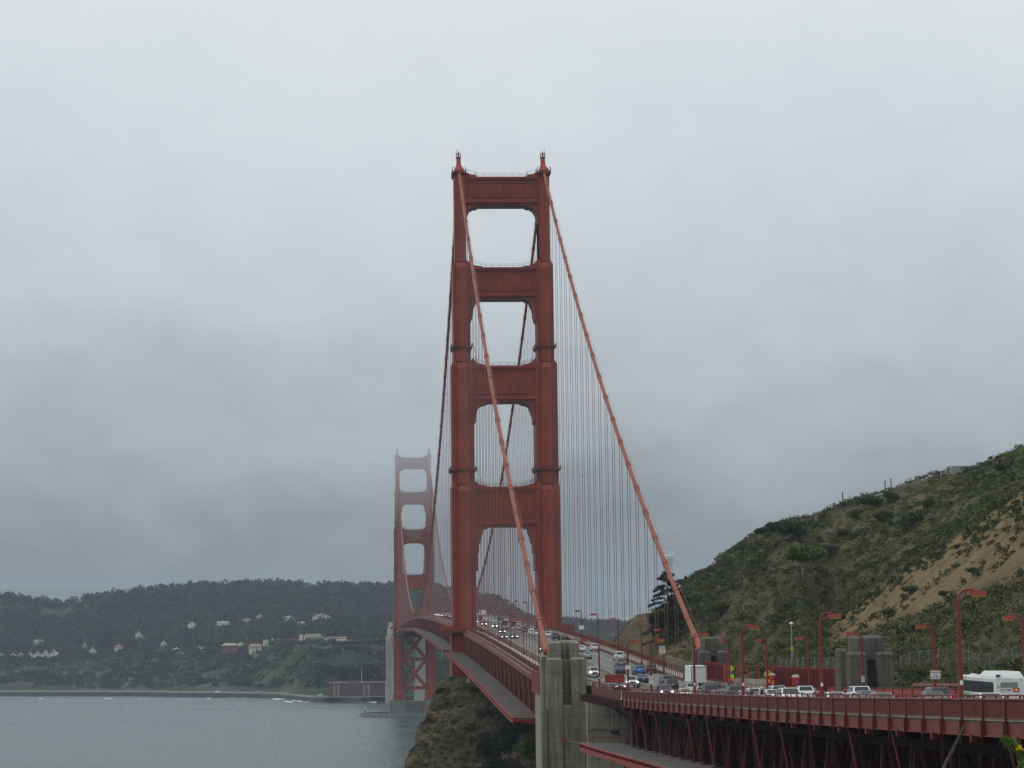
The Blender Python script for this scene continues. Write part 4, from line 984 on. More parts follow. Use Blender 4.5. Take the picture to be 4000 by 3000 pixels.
def make_vehicle(kind, lights=False, brake=False):
    K = KINDS[kind]; T = empty('parked_car', 'car', 'car'); st = K['st']; L2 = K['L']/2
    b = MB(); loft(b, st); yr, yf, tr, tf, zb, zr, wb, wt = K['cab']
    base = [(-wb, yr, zb-.06), (wb, yr, zb-.06), (wb, yf, zb-.06), (-wb, yf, zb-.06)]; top = [(-wt, tr, zr), (wt, tr, zr), (wt, tf, zr), (-wt, tf, zr)]
    b.add(base+top, [(0, 3, 2, 1), (4, 5, 6, 7), (0, 1, 5, 4), (1, 2, 6, 5), (2, 3, 7, 6), (3, 0, 4, 7)])
    body = b.build('body', PT['white'], T); bev(body, .05)
    def pane(name, i, j, u0, u1, v0, v1, off=.016):
        A, B = Vector(base[i]), Vector(base[j]); D, E = Vector(top[i]), Vector(top[j]); A = A+(D-A)*.12; B = B+(E-B)*.12
        q = lambda u, v: (A+(B-A)*u)*(1-v)+(D+(E-D)*u)*v
        nrm = (B-A).cross(D-A).normalized(); ctr = Vector((0, 0, zb))
        if nrm.dot(q(.5, .5)-Vector((0, (yr+yf)/2, zb))) < 0: nrm = -nrm
        vs = [q(u0, v0)+nrm*off, q(u1, v0)+nrm*off, q(u1, v1)+nrm*off, q(u0, v1)+nrm*off]
        vs2 = [v-nrm*.03 for v in vs]
        MB().add(vs+vs2, [(0, 1, 2, 3), (0, 4, 5, 1), (1, 5, 6, 2), (2, 6, 7, 3), (3, 7, 4, 0)]).build(name, GLASS, T)
    pane('windscreen', 2, 3, .07, .93, .08, .9); pane('rear_window', 0, 1, .09, .91, .16, .88)
    for a, c in ((1, 2), (3, 0)):
        if kind in ('suv', 'van', 'hatch'): cuts = ((.05, .3), (.33, .62), (.65, .95))
        else: cuts = ((.05, .47), (.52, .95))
        for u0, u1 in cuts: pane('side_window', a, c, *( (u0, u1) if a == 1 else (1-u1, 1-u0)), .14, .88)
    fw, fz, rz_ = st[-2][3], K['hz'], K['tz']
    lm = HEAD_ON if lights else HEAD_OFF; tm = TAIL_ON if brake else TAIL
    for s in (-1, 1):
        x0, x1 = sorted((s*fw*.52, s*fw*.99)); MB().taper((x0, x1, L2-.34, L2-.03), fz-.08, (x0+.03, x1-.03, L2-.34, L2-.08), fz+.08).build('headlight', lm, T)
        x0, x1 = sorted((s*st[1][3]*(.6 if kind == 'sedan' else .74), s*st[1][3]*1.005)); hh = .09 if kind == 'sedan' else .17
        MB().box(x0, x1, -L2-.012, -L2+.32, rz_-hh, rz_+.07).build('tail_light', tm, T)
        MB().box(*sorted((s*(wb+.03), s*(wb+.24))), yf-.75, yf-.6, zb+.0, zb+.17).build('mirror', BLACK, T)
        for y in (L2-.92, -L2+.9): wheel(T, s*st[3][3]*1.0, y, .36 if kind in ('suv', 'pickup', 'van') else .33)
    MB().box(-fw*.5, fw*.5, L2-.04, L2+.015, fz-.24, fz+.05).build('grille', BLACK, T)
    MB().box(-fw*.8, fw*.8, L2-.1, L2+.01, st[-1][1]-.02, st[-1][1]+.1).build('front_bumper', BLACK, T)
    MB().box(-.8, .8, -L2-.02, -L2+.1, st[0][1]-.12, st[0][1]+.04).build('rear_bumper', BLACK, T)
    MB().box(-.16, .16, -L2-.03, -L2+.02, rz_-.2, rz_-.1).build('number_plate', PLATE, T)
    if kind == 'pickup':
        MB().box(-.86, .86, -2.72, -1.05, 1.2, 1.25).build('truck_bed', BLACK, T)
    return T
PROTO = {}
BASE = {'parked_car': 'car'}
nname = {'sedan': 'sedan_car', 'suv': 'suv_car', 'hatch': 'hatchback_car', 'pickup': 'pickup_truck', 'van': 'minivan'}
def place(kind, color, x, y, out, label, lights=None, brake=False, sc=None):
    lights = (not out) if lights is None else lights
    key = (kind, lights, brake)
    z = zd(y)+.01; pitch = math.atan(slope(y))
    sw = {'body': PT[color]}
    if key not in PROTO:
        o = make_vehicle(*key); PROTO[key] = o
        for c in o.children:
            if c.name.split('.')[0] == 'body': c.material_slots[0].link = 'OBJECT'; c.material_slots[0].material = PT[color]
    else: o = dup(PROTO[key], swap=sw)
    o.name = nname[kind]; o.location = (x, y, z)
    o.rotation_euler = (pitch, 0, 0) if out else (-pitch, 0, math.pi)
    o['label'] = label; o['category'] = {'pickup': 'pickup truck', 'van': 'minivan'}.get(kind, 'car'); o['group'] = 'traffic on the bridge road'
    if sc: o.scale = sc
    return o
# oncoming, beside the foreground pylon and behind the foreground railing
place('pickup', 'white', -4.2, -323.4, 0, 'white pickup with lit headlights coming on just right of the foreground pylon')
place('sedan', 'dark', -6.6, -387.7, 0, 'dark sedan with lit headlights below the blank red sign board')
p2 = place('pickup', 'white', -2.95, -371.8, 0, 'white pickup with a roof bar coming on right of the red sign board')
MB().box(-.7, .7, .15, .55, 1.9, 2.0).build('light_bar', AMBER, p2)
place('suv', 'slate', -5.8, -437.3, 0, 'slate grey car with round lit headlights, left of the truck lamp')
place('sedan', 'white', -6.4, -461.4, 0, 'white sedan mostly hidden by the foreground railing, left of the box truck')
place('sedan', 'navy', -7.2, -494.7, 0, 'dark blue sedan with bright headlights in front of the box truck')
wv = place('suv', 'white', -7.2, -538, 0, 'large white car with roof bars, right of the walkers', lights=False, sc=(1.05, 1, 1.03))
b = MB()
for y in (-1.4, .1): b.box(-.72, .72, y-.05, y+.05, 1.78, 1.84)
for x in (-.6, .6): b.box(x-.03, x+.03, -1.7, .3, 1.74, 1.78)
b.build('roof_rack', BLACK, wv)
place('sedan', 'pale', -7.0, -512, 0, 'pale silver blue sedan partly hidden behind the two walkers', lights=False)
place('sedan', 'grey', -7.0, -576, 0, 'grey sedan of which only the roof shows above the railing, right of the white wagon')
place('sedan', 'white', -7.0, -607, 0, 'white sedan whose roof shows above the railing in front of the bus', lights=False)
place('sedan', 'white', -7.0, -558, 0, 'white sedan of which just the roof line shows left of the white wagon', lights=False)
# oncoming on the side span
for kind, col, x, y, lab in (('sedan', 'navy', -4.3, -102.9, 'dark blue sedan with two bright headlights, nearest of the oncoming cars on the side span'), ('sedan', 'black', -7.2, -104, 'black car with one headlight showing beside a lamp pole on the side span'),
   ('sedan', 'navy', -4.2, -46.1, 'navy car with bright headlights just this side of the near tower'), ('suv', 'silver', -2.6, 22, 'silver car coming on just past the near tower'), ('suv', 'dark', -4.0, 61.4, 'dark car with lit headlights right beside the near tower leg'),
   ('sedan', 'slate', -4.2, -201.9, 'car with one lit headlight peeping out left of the foreground pylon top')):
    place(kind, col, x, y, 0, lab)
# outgoing
OUT = [('sedan', 'pale', 2.3, -243.5, 'pale blue sedan seen from behind, right of the foreground pylon top'), ('sedan', 'white', 4.5, -208, 'white sedan seen from behind under a lamp hood above the pale blue sedan'), ('suv', 'white', 7.7, -204.7, 'white car seen from behind, hugging the right kerb rail'),
 ('pickup', 'white', 8.0, -255.4, 'white pickup seen from behind, topmost of a column of four vehicles'), ('suv', 'grey', 5.0, -284.3, 'grey car seen from behind, right below the white pickup'), ('sedan', 'navy', 2.1, -309.8, 'navy sedan seen from behind, lowest of the column under the white pickup'),
 ('suv', 'blue', 5.0, -315, 'bright blue car seen from behind'), ('suv', 'dark', 7.8, -310.1, 'charcoal car seen from behind, right of the bright blue one'), ('sedan', 'navy', 1.5, -349.9, 'dark blue sedan seen from behind, beside the white pickup with roof bar'),
 ('van', 'slate', 3.6, -366, 'slate minivan seen from behind, just above a black car'), ('suv', 'black', 1.3, -389.2, 'black car seen from behind, in front of the slate minivan'), ('suv', 'silver', -.5, -424, 'silver car under the lower left corner of the box truck'),
 ('suv', 'black', -.9, -444.7, 'black car seen from behind under the right side of the box truck'), ('suv', 'dark', -2.0, -472, 'dark grey car seen from behind, left of the walkers lamp'), ('hatch', 'red', 1.9, -454, 'red car half hidden by the lamp pole near the walkers'),
 ('hatch', 'white', -2.0, -485.5, 'white hatchback with tall red tail lights, left of the walkers'), ('sedan', 'white', -2.0, -498, 'white sedan seen from behind, right of the walkers'), ('suv', 'white', 1.2, -483, 'white car with bicycles hung on its back'),
 ('suv', 'white', 1.6, -497.5, 'white car with a dark rear window below the second portable toilet'), ('sedan', 'maroon', 4.8, -484, 'dark red sedan seen from behind below the long red fence'), ('suv', 'white', 2.1, -524, 'white wagon seen from behind in front of the hillside pylon'),
 ('sedan', 'grey', -1.2, -543, 'grey sedan roof overlapping the white wagon')]
for kind, col, x, y, lab in OUT:
    o = place(kind, col, x, y, 1, lab)
    if 'bicycles' in lab: BIKECAR = o
place('suv', 'dark', 2.0, -556, 1, 'dark car with roof rails and a lit red brake light, left of the bus', brake=True)
place('sedan', 'dark', -1.5, -569, 1, 'dark sedan with a lit brake light, in front of another dark car', brake=True)
SIDE = [('suv', 'grey', 6.4, -66, 'grey car ahead of the white ones left of the cable'), ('hatch', 'white', 5.6, -30, 'white hatchback nearing the near tower from this side'), ('sedan', 'dark', 8.3, -52, 'dark sedan by the right kerb close to the near tower leg'), ('suv', 'white', 6.2, 18, 'white car just beyond the near tower in the middle lane'),
 ('suv', 'black', 5.6, -121.7, 'black car seen from behind, just above the foreground pylon'), ('sedan', 'dark', 8.2, -118.3, 'charcoal sedan right of the black car above the pylon'), ('sedan', 'slate', 7.8, -155, 'slate sedan with red tail lights just right of the pylon top'),
 ('suv', 'white', 5.4, -97, 'white car half hidden behind the left cable end'), ('suv', 'white', 3.5, -82.8, 'white car left of the cable, nearest of the queue'), ('sedan', 'white', 2.8, -68.2, 'white sedan second in the queue left of the cable'), ('sedan', 'slate', 3.2, -38, 'slate sedan third in the queue left of the cable'),
 ('suv', 'silver', 2.7, -12.9, 'silver car with a dark rear window abreast of the near tower'), ('van', 'white', 7.2, 49, 'white van beyond the near tower, by the right kerb'), ('suv', 'maroon', 4.9, 42, 'maroon car left of the white van beyond the near tower'), ('suv', 'dark', 3.4, 66, 'charcoal car beyond the near tower behind the maroon one'), ('sedan', 'silver', 3.2, 88, 'silver sedan beyond the near tower ahead of the charcoal car')]
for kind, col, x, y, lab in SIDE: place(kind, col, x, y, 1, lab)
# bicycles on the rear rack
def bicycle(loc, lab, rz=0):
    T = empty('bicycle', lab, 'bicycle', loc, rz, group='bicycles on the car rack')
    for x in (-.5, .5):
        ring = [(x+.33*math.cos(t), 0, .34+.33*math.sin(t)) for t in frange(0, 2*math.pi, .35)]; MB().tube(ring, .02, 5, caps=False).build('wheel', DARK, T)
    b = MB()
    for p, q in (((-.5, .34), (-.15, .8)), ((-.15, .8), (.35, .82)), ((.35, .82), (.05, .32)), ((.05, .32), (-.5, .34)), ((-.15, .85), (.05, .32)), ((.35, .9), (.5, .34))): b.bar((p[0], 0, p[1]), (q[0], 0, q[1]), .045)
    b.build('frame', BLACK, T); MB().bar((-.28, 0, .92), (-.02, 0, .92), .1, .05).build('saddle', DARK, T); MB().bar((.35, -.22, .95), (.35, .22, .95), .035).build('handlebar', DARK, T)
bicycle((.95, -485.55, zd(-485)+.85), 'black bicycle hung nearest on the rear rack of a white car'); bicycle((1.35, -485.85, zd(-485)+.8), 'dark bicycle hung outermost on the same rear rack', math.pi)
# box truck
T = empty('box_truck', 'white box truck seen from behind in the right lanes', 'truck', (6.3, -385, zd(-385)), 0)
MB().box(-1.25, 1.25, 0, 6.6, .95, 3.6).build('cargo_box', WHITE, T, bevel=.04)
b = MB(); b.box(-1.05, 1.05, -.03, .02, 1.05, 3.3); b.build('rear_door', mat('roller_door', (.62, .63, .63), .5), T)
b = MB()
for x in (-1.22, 1.1): b.box(x, x+.12, -.05, .02, .95, 3.55)
b.box(-1.22, 1.22, -.05, .02, 3.36, 3.55); b.box(-1.22, 1.22, -.06, .02, .92, 1.04); b.build('door_frame', STEEL, T)
MB().box(-1.15, 1.15, -.1, .3, .45, .62).build('rear_bumper', BLACK, T); MB().box(-.5, .5, .1, 8.2, .6, .93).build('chassis', BLACK, T)
cb = MB(); cb.box(-1.1, 1.1, 6.75, 8.5, .5, 1.4); cb.taper((-1.1, 1.1, 6.75, 8.5), 1.4, (-1.0, 1.0, 6.8, 7.9), 2.4); cb.build('cab', WHITE, T, bevel=.05)
for s in (-1, 1):
    MB().box(s*1.0-.15, s*1.0+.15, -.08, 0, .7, .85).build('tail_light', TAIL, T); MB().box(*sorted((s*1.15, s*1.42)), 7.7, 7.8, 1.5, 2.1).build('mirror', BLACK, T)
    for y in (1.4, 7.4): wheel(T, s*1.12, y, .45, .3)
    MB().box(s*.95-.22, s*.95+.22, .75, .8, .15, .85).build('mud_flap', BLACK, T)
# bus
T = empty('city_bus', 'white city bus showing an orange 101 on its back', 'bus', (6.55, -563, zd(-563)), 0)
BW = mat('bus_white', (.70, .71, .70), .35, coat=.3)
b = MB(); b.box(-1.3, 1.3, 0, 12, .35, 2.45); b.build('body', BW, T, bevel=.12)
b = MB(); b.taper((-1.22, 1.22, .1, 5.6), 2.44, (-.95, .95, .45, 4.7), 2.92); b.build('roof_pod', BW, T, bevel=.08)
b = MB()
for y in (8.6, 9.3): b.tube([(-.7, y, 2.44), (-.7, y, 2.56), (-.7, y, 2.6)], [.25, .25, .1], 10)
b.build('roof_vent', BW, T)
for s in (-1, 1):
    x = s*1.312
    MB().box(*sorted((x, s*1.28)), .35, 11.4, 1.12, 2.06).build('window_band', BUSGL, T); MB().box(*sorted((x, s*1.28)), 6.8, 11.5, .40, .78).build('lower_panel', BLACK, T)
    MB().box(*sorted((s*1.316, s*1.28)), 8.2, 9.8, .82, 1.02).build('green_stripe', mat('bus_green', (.12, .42, .03), .4) if s < 0 else bpy.data.materials['bus_green'], T)
    MB().box(*sorted((s*1.314, s*1.28)), 9.0, 11.2, 2.14, 2.36).build('side_strip', mat('bus_grey', (.42, .43, .43), .5) if s < 0 else bpy.data.materials['bus_grey'], T)
    for y in (2.6, 9.6): wheel(T, s*1.31, y, .48, .3)
    MB().box(s*1.1-.12, s*1.1+.12, -.02, .05, .7, 1.0).build('tail_light', TAIL, T)
    MB().bar((s*1.35, 11.9, 2.1), (s*1.6, 12.2, 1.7), .08).build('mirror', BLACK, T)
GR = bpy.data.materials['bus_grey']
b = MB(); b.box(-.82, -.1, -.03, .02, 1.62, 2.05); b.box(-.06, .62, -.03, .02, 1.62, 2.05)
for z in frange(1.66, 2.02, .06): b.box(-.82, .62, -.045, -.03, z-.008, z+.008)
b.build('engine_grille', mat('grille_grey', (.27, .28, .28), .6), T)
MB().box(-.88, -.36, -.03, .02, 1.34, 1.52).build('vent', GR, T)
for x in (-.2, -.04): MB().tube([(x, .02, 1.43), (x, -.04, 1.43)], .07, 12).build('round_light', BLACK, T)
MB().tube([(-1.0, .02, 1.72), (-1.0, -.03, 1.72)], .12, 14).build('round_badge', GR, T)
d = MB().box(.22, .74, -.06, .02, 1.28, 1.58).build('route_display', BLACK, T, bevel=.02)
text('101', .24, (.48, -.065, 1.425), d, mat('display_orange', (.9, .3, .02), .5, emit=(1, .28, .02), es=1.1), sx=1.0)
b = MB()
for x in (-.4, -.16, .08): b.box(x-.05, x+.05, -.04, .02, 2.33, 2.37)
b.box(-1.05, -.95, -.04, .02, 2.3, 2.34); b.box(.85, .95, -.04, .02, 2.3, 2.34); b.build('marker_light', TAIL, T)
MB().box(-1.15, -.8, -.05, .2, 2.55, 2.68).build('camera_box', mat('box_navy', (.03, .03, .10), .5), T)
MB().box(-1.25, 1.25, -.08, .1, .35, .55).build('rear_bumper', BLACK, T)
# simple far cars on the main span: body and cabin in one small mesh
b = MB(); b.mi = 0; loft(b, KINDS['sedan']['st']); yr, yf, tr, tf, zb, zr, wb, wt = KINDS['suv']['cab']
b.taper((-.86, .86, -1.9, 1.2), .95, (-.68, .68, -1.5, .3), 1.58); b.mi = 1
b.add([(-.7, -1.86, 1.05), (.7, -1.86, 1.05), (.64, -1.6, 1.5), (-.64, -1.6, 1.5)], [(0, 1, 2, 3)]); b.add([(-.7, 1.12, 1.02), (.7, 1.12, 1.02), (.62, .42, 1.5), (-.62, .42, 1.5)], [(0, 1, 2, 3)])
for s in (-1, 1): b.add([(s*.87, -1.6, 1.02), (s*.87, .9, 1.02), (s*.73, .2, 1.5), (s*.73, -1.3, 1.5)], [(0, 1, 2, 3)])
b.mi = 2
for s in (-1, 1): b.box(s*.62-.17, s*.62+.17, 2.2, 2.36, .6, .76)
b.mi = 3
for s in (-1, 1): b.box(s*.68-.16, s*.68+.16, -2.36, -2.2, .76, .92)
far = b.build('distant_car', [PT['white'], GLASS, HEAD_ON, TAIL]); fcount = 0
def farcar(x, y, out, col):
    global fcount
    o = far if fcount == 0 else far.copy()
    if fcount: COL.objects.link(o)
    fcount += 1; o.location = (x, y, zd(y)+.1); o.rotation_euler = (0, 0, 0 if out else math.pi); o.material_slots[0].link = 'OBJECT'; o.material_slots[0].material = PT[col]
    tag(o, 'tiny %s car far off on the main span beyond the near tower' % {'pale': 'pale', 'dark': 'dark'}.get(col, col), 'car', 'far %s cars on the main span' % col)
cols = ['white', 'white', 'silver', 'dark', 'white', 'grey', 'maroon', 'white', 'navy', 'silver']
for lane, xs, out in ((0, -7.2, 0), (1, -4.2, 0), (2, 3.4, 1), (3, 6.4, 1), (4, 8.6, 1)):
    y = 112+lane*7
    while y < 640:
        farcar(xs+rnd.uniform(-.2, .2), y, out, rnd.choice(cols)); y += rnd.uniform(9, 19)*(1.8 if not out else 1)
for (x, y, h, lab) in ((8.0, 300, 3.4, 'far white box truck, left one of a pair beyond the near tower'), (6.2, 262, 3.4, 'far white box truck, right one of a pair beyond the near tower'), (8.2, 395, 3.8, 'tallest far white truck, behind the pair beyond the near tower')):
    T = empty('box_truck', lab, 'truck', (x, y, zd(y)), 0, group='far white trucks')
    MB().box(-1.25, 1.25, 0, 7, .9, h).build('cargo_box', WHITE, T); MB().box(-1.1, 1.1, 7.2, 9, .5, 2.5).build('cab', WHITE, T)
    for s in (-1, 1):
        for yy_ in (1.5, 7.9): wheel(T, s*1.15, yy_, .45, .3)

# ---------------------------------------------------------------- people
SKIN = mat('skin', (.45, .27, .20), .6); HOOD = mat('pale_hoodie', (.55, .55, .56), .9, var=.1, scale=8); DENIM = mat('dark_trousers', (.03, .035, .05), .9); BROWN = mat('brown_jacket', (.12, .05, .035), .9); PACK = mat('backpack_cloth', (.02, .025, .05), .8); HAIR = mat('dark_hair', (.05, .02, .015), .7); ORV = mat('orange_vest', (.75, .16, .04), .7)
def person(loc, rz, h, top, lab, hood=True, hair=None, vest=None):
    T = empty('person', lab, 'person', loc, rz); k = h/1.72
    V, E, Rr = [], [], []
    def v(x, y, z, r): V.append((x*k, y*k, z*k)); Rr.append(r*k); return len(V)-1
    def e(*ix):
        for a, c in zip(ix[:-1], ix[1:]): E.append((a, c))
    pel = v(0, 0, .95, .135); wst = v(0, 0, 1.08, .125); ch = v(0, .01, 1.28, .15); nk = v(0, .01, 1.46, .06); hd0 = v(0, .02, 1.55, .085); hd1 = v(0, .025, 1.64, .10); hd2 = v(0, .02, 1.71, .06)
    e(pel, wst, ch, nk, hd0, hd1, hd2); nose = v(0, .125, 1.60, .016); e(hd1, nose)
    for s in (-1, 1):
        ear = v(s*.095, .01, 1.61, .018); e(hd1, ear)
        hip = v(s*.1, 0, .88, .10); kn = v(s*.11, .03+s*.06, .49, .065); an = v(s*.11, -.02+s*.05, .09, .045); he = v(s*.11, .05+s*.05, .04, .045); to = v(s*.12, .17+s*.05, .03, .035); e(pel, hip, kn, an, he, to)
        sh = v(s*.19, .01, 1.40, .07); el = v(s*.25, -.03, 1.13, .048); wr = v(s*.25, .07, .90, .032); pa = v(s*.25, .10, .84, .036); e(ch, sh, el, wr, pa)
        for f, (dx, ln) in enumerate(((-.03, .075), (-.01, .088), (.01, .082), (.03, .065))):
            a = v(s*.25+dx, .12, .79, .010); c = v(s*.25+dx, .125, .79-ln*.55, .009); d_ = v(s*.25+dx, .11, .79-ln, .008); e(pa, a, c, d_)
        t0 = v(s*.25-s*.045, .13, .83, .011); t1 = v(s*.25-s*.055, .15, .79, .009); e(pa, t0, t1)
    me = bpy.data.meshes.new('body'); me.from_pydata(V, E, []); o = bpy.data.objects.new('body', me); COL.objects.link(o); o.parent = T
    sm = o.modifiers.new('skin', 'SKIN'); sm.use_smooth_shade = True
    for i, r in enumerate(Rr): me.skin_vertices[0].data[i].radius = (r, r)
    me.skin_vertices[0].data[0].use_root = True
    o.modifiers.new('sub', 'SUBSURF').levels = 1; o.modifiers['sub'].render_levels = 1
    m = bpy.data.materials.new('clothed_body'); m.use_nodes = True; t = m.node_tree; p = t.nodes['Principled BSDF']; p.inputs['Roughness'].default_value = .8
    tcn = t.nodes.new('ShaderNodeTexCoord'); sp = t.nodes.new('ShaderNodeSeparateXYZ'); t.links.new(tcn.outputs['Object'], sp.inputs[0]); r = t.nodes.new('ShaderNodeValToRGB'); r.color_ramp.interpolation = 'CONSTANT'
    mrn = t.nodes.new('ShaderNodeMath'); mrn.operation = 'DIVIDE'; mrn.inputs[1].default_value = h; t.links.new(sp.outputs[2], mrn.inputs[0]); t.links.new(mrn.outputs[0], r.inputs[0])
    els = [(0, (.02, .02, .02)), (.055, (.03, .035, .05)), (.50, (.45, .27, .20)), (.535, top), (.855, (.45, .27, .20))]
    while len(r.color_ramp.elements) < len(els): r.color_ramp.elements.new(.5)
    for en, (q, c) in zip(r.color_ramp.elements, els): en.position = q; en.color = (*c, 1)
    t.links.new(r.outputs[0], p.inputs['Base Color']); me.materials.append(m)
    def cap(name, m_, r0, zc, yc, zlo):
        pts = []; b = MB()
        rings = [(r0*math.cos(t), zc+r0*1.12*math.sin(t)) for t in frange(-.5, 1.45, .25)]
        b.tube([(0, yc*k, z*k) for _, z in rings], [max(.01, r)*k for r, _ in rings], 14); return b.build(name, m_, T, smooth=True)
    if hood: cap('hood', HOOD, .128, 1.61, -.005, 1.5)
    if hair: cap('hair', hair, .122, 1.615, -.01, 1.5); MB().tube([(0, -.09*k, 1.62*k), (0, -.12*k, 1.45*k), (0, -.12*k, 1.3*k)], [.08*k, .10*k, .05*k], 10).build('long_hair', hair, T, smooth=True)
    if vest: cap('cap', vest, .122, 1.63, .0, 1.5)
    return T
z = zd(-547)+.22
person((-11.3, -547, z), 0, 1.70, (.55, .55, .56), 'person in a pale hooded top walking away with a dark backpack, behind the railing')
bp = empty('backpack', 'small dark backpack worn on the pale hooded back', 'backpack', (-11.3, -547.19, z+1.03))
MB().taper((-.15, .15, -.1, .08), 0, (-.12, .12, -.07, .08), .42).build('bag', PACK, bp, bevel=.03)
b = MB()
for s in (-.1, .1): b.tube([(s, .06, .05), (s, .34, .2), (s, .34, .36), (s, .1, .44)], .018, 6)
b.build('strap', PACK, bp)
person((-11.95, -545.6, zd(-545)+.22), .1, 1.52, (.12, .05, .035), 'person with long dark hair in brown, left of the pale hooded walker', hood=False, hair=HAIR)
person((11.7, -421, zd(-421)+.13), 2.2, 1.72, (.75, .16, .04), 'person in an orange vest and cap standing between the two toilets', hood=False, vest=ORV)
# ---------------------------------------------------------------- terrain
from mathutils.bvhtree import BVHTree
CV = Vector(CAM); FX = 9238.76
def rayd(px, py): return _f+_r*((px-2000)/FX)+_u*((1500-py)/FX)
def atD(px, py, D):
    """world point seen in direction (px, py) of the survey photo at distance D along Y"""
    d = rayd(px, py); return CV+d*(D/d.y)
def tpx(px):
    d = rayd(px, 2440); return d.x/d.y
def loft_lines(name, lines, ts, subs, m, noise=(0, 0), seed=0, attr=None):
    """ground lofted through a set of contour lines; each line gives (D, z) at every azimuth of ts"""
    rowsD, rowsZ = [], []
    K = len(lines)
    for k in range(K-1):
        D0, Z0 = lines[k]; D1, Z1 = lines[k+1]; n = subs[k]
        for i in range(n):
            s = i/n; ss = s
            rowsD.append(D0+(D1-D0)*s); rowsZ.append(Z0+(Z1-Z0)*(ss if k in (0,) else s*(1.0)))
    rowsD.append(lines[-1][0]); rowsZ.append(lines[-1][1])
    D = np.array(rowsD); Z = np.array(rowsZ)
    # soften the creases between the contour lines
    for it in range(2): Z[1:-1] = .25*Z[:-2]+.5*Z[1:-1]+.25*Z[2:]
    X = CV.x+ts[None, :]*D; Y = CV.y+D
    amp, sc = noise
    if amp:
        fade = np.clip((np.arange(len(D))-subs[0]*.5)/8, 0, 1)[:, None]
        Z = Z+amp*fade*fbm(X/sc+seed, Y/sc+seed*2, 5)*2
    nrw, nc = D.shape; V = np.stack([X, Y, Z], -1).reshape(-1, 3)
    idx = np.arange(nrw*nc).reshape(nrw, nc); F = np.stack([idx[:-1, :-1], idx[:-1, 1:], idx[1:, 1:], idx[1:, :-1]], -1).reshape(-1, 4)
    A = None
    if attr is not None: A = {k: v(D, X, Y, Z).ravel() for k, v in attr.items()}
    o = npmesh(name, V, F, m, smooth=True, attr=A)
    bv = BVHTree.FromPolygons([tuple(v) for v in V], [tuple(f) for f in F])
    return tag(o, kind='structure'), bv, (D, X, Y, Z)
def ground_mat(name, green, green2, dry, rock=None, sc=.05, attrname=None, roughscale=.6):
    m = bpy.data.materials.new(name); m.use_nodes = True; t = m.node_tree; p = t.nodes['Principled BSDF']; p.inputs['Roughness'].default_value = .95; p.inputs['Specular IOR Level'].default_value = .15
    g = t.nodes.new('ShaderNodeNewGeometry')
    def noise(s, det=6, off=0):
        n = t.nodes.new('ShaderNodeTexNoise'); n.inputs['Scale'].default_value = s; n.inputs['Detail'].default_value = det; n.inputs['Roughness'].default_value = .65
        mp_ = t.nodes.new('ShaderNodeMapping'); mp_.inputs['Location'].default_value = (off, off*2, off*3); t.links.new(g.outputs['Position'], mp_.inputs[0]); t.links.new(mp_.outputs[0], n.inputs[0]); return n.outputs[0]
    def ramp(src, a, b_, ca, cb):
        r = t.nodes.new('ShaderNodeValToRGB'); r.color_ramp.elements[0].position = a; r.color_ramp.elements[1].position = b_; r.color_ramp.elements[0].color = (*ca, 1); r.color_ramp.elements[1].color = (*cb, 1); t.links.new(src, r.inputs[0]); return r.outputs[0]
    def mixc(f, a, b_):
        x = t.nodes.new('ShaderNodeMix'); x.data_type = 'RGBA'; t.links.new(f, x.inputs[0]); t.links.new(a, x.inputs[6]); t.links.new(b_, x.inputs[7]); return x.outputs[2]
    def math_(op, a, b_):
        x = t.nodes.new('ShaderNodeMath'); x.operation = op; x.use_clamp = True
        for i, q in ((0, a), (1, b_)):
            if isinstance(q, (int, float)): x.inputs[i].default_value = q
            else: t.links.new(q, x.inputs[i])
        return x.outputs[0]
    c = ramp(noise(sc*4), .38, .62, green, green2)
    dryc = ramp(noise(sc*9, off=7), .3, .7, tuple(v*.75 for v in dry), tuple(v*1.15 for v in dry))
    f = ramp(noise(sc, off=3), .52, .66, (0, 0, 0), (1, 1, 1))
    if attrname:
        a = t.nodes.new('ShaderNodeAttribute'); a.attribute_name = attrname
        brk = ramp(noise(sc*5, off=5), .20, .62, (0, 0, 0), (1, 1, 1))
        f = math_('MAXIMUM', math_('MULTIPLY', f, .45), math_('MULTIPLY', a.outputs['Fac'], brk))
    c = mixc(f, c, dryc)
    if rock:
        f2 = ramp(noise(sc*1.7, off=11), .50, .60, (0, 0, 0), (1, 1, 1)); rc = ramp(noise(sc*12, off=2), .3, .7, tuple(v*.55 for v in rock), tuple(v*1.2 for v in rock)); c = mixc(f2, c, rc)
    t.links.new(c, p.inputs['Base Color'])
    bp = t.nodes.new('ShaderNodeBump'); bp.inputs['Strength'].default_value = .9; bp.inputs['Distance'].default_value = 1.2; t.links.new(noise(roughscale, 5), bp.inputs['Height']); t.links.new(bp.outputs[0], p.inputs['Normal'])
    return m
def curve(P, key=None):
    xs = np.array([tpx(p) for p, _ in P]); vs = np.array([v for _, v in P], float); return lambda t: np.interp(t, xs, vs)
def zcurve(P, Dfun):
    """height of a line seen at (px, py) when it lies at distance Dfun"""
    xs = np.array([tpx(p) for p, _ in P]); zs = np.array([atD(p, y, float(Dfun(tpx(p)))).z for p, y in P]); return lambda t: np.interp(t, xs, zs)

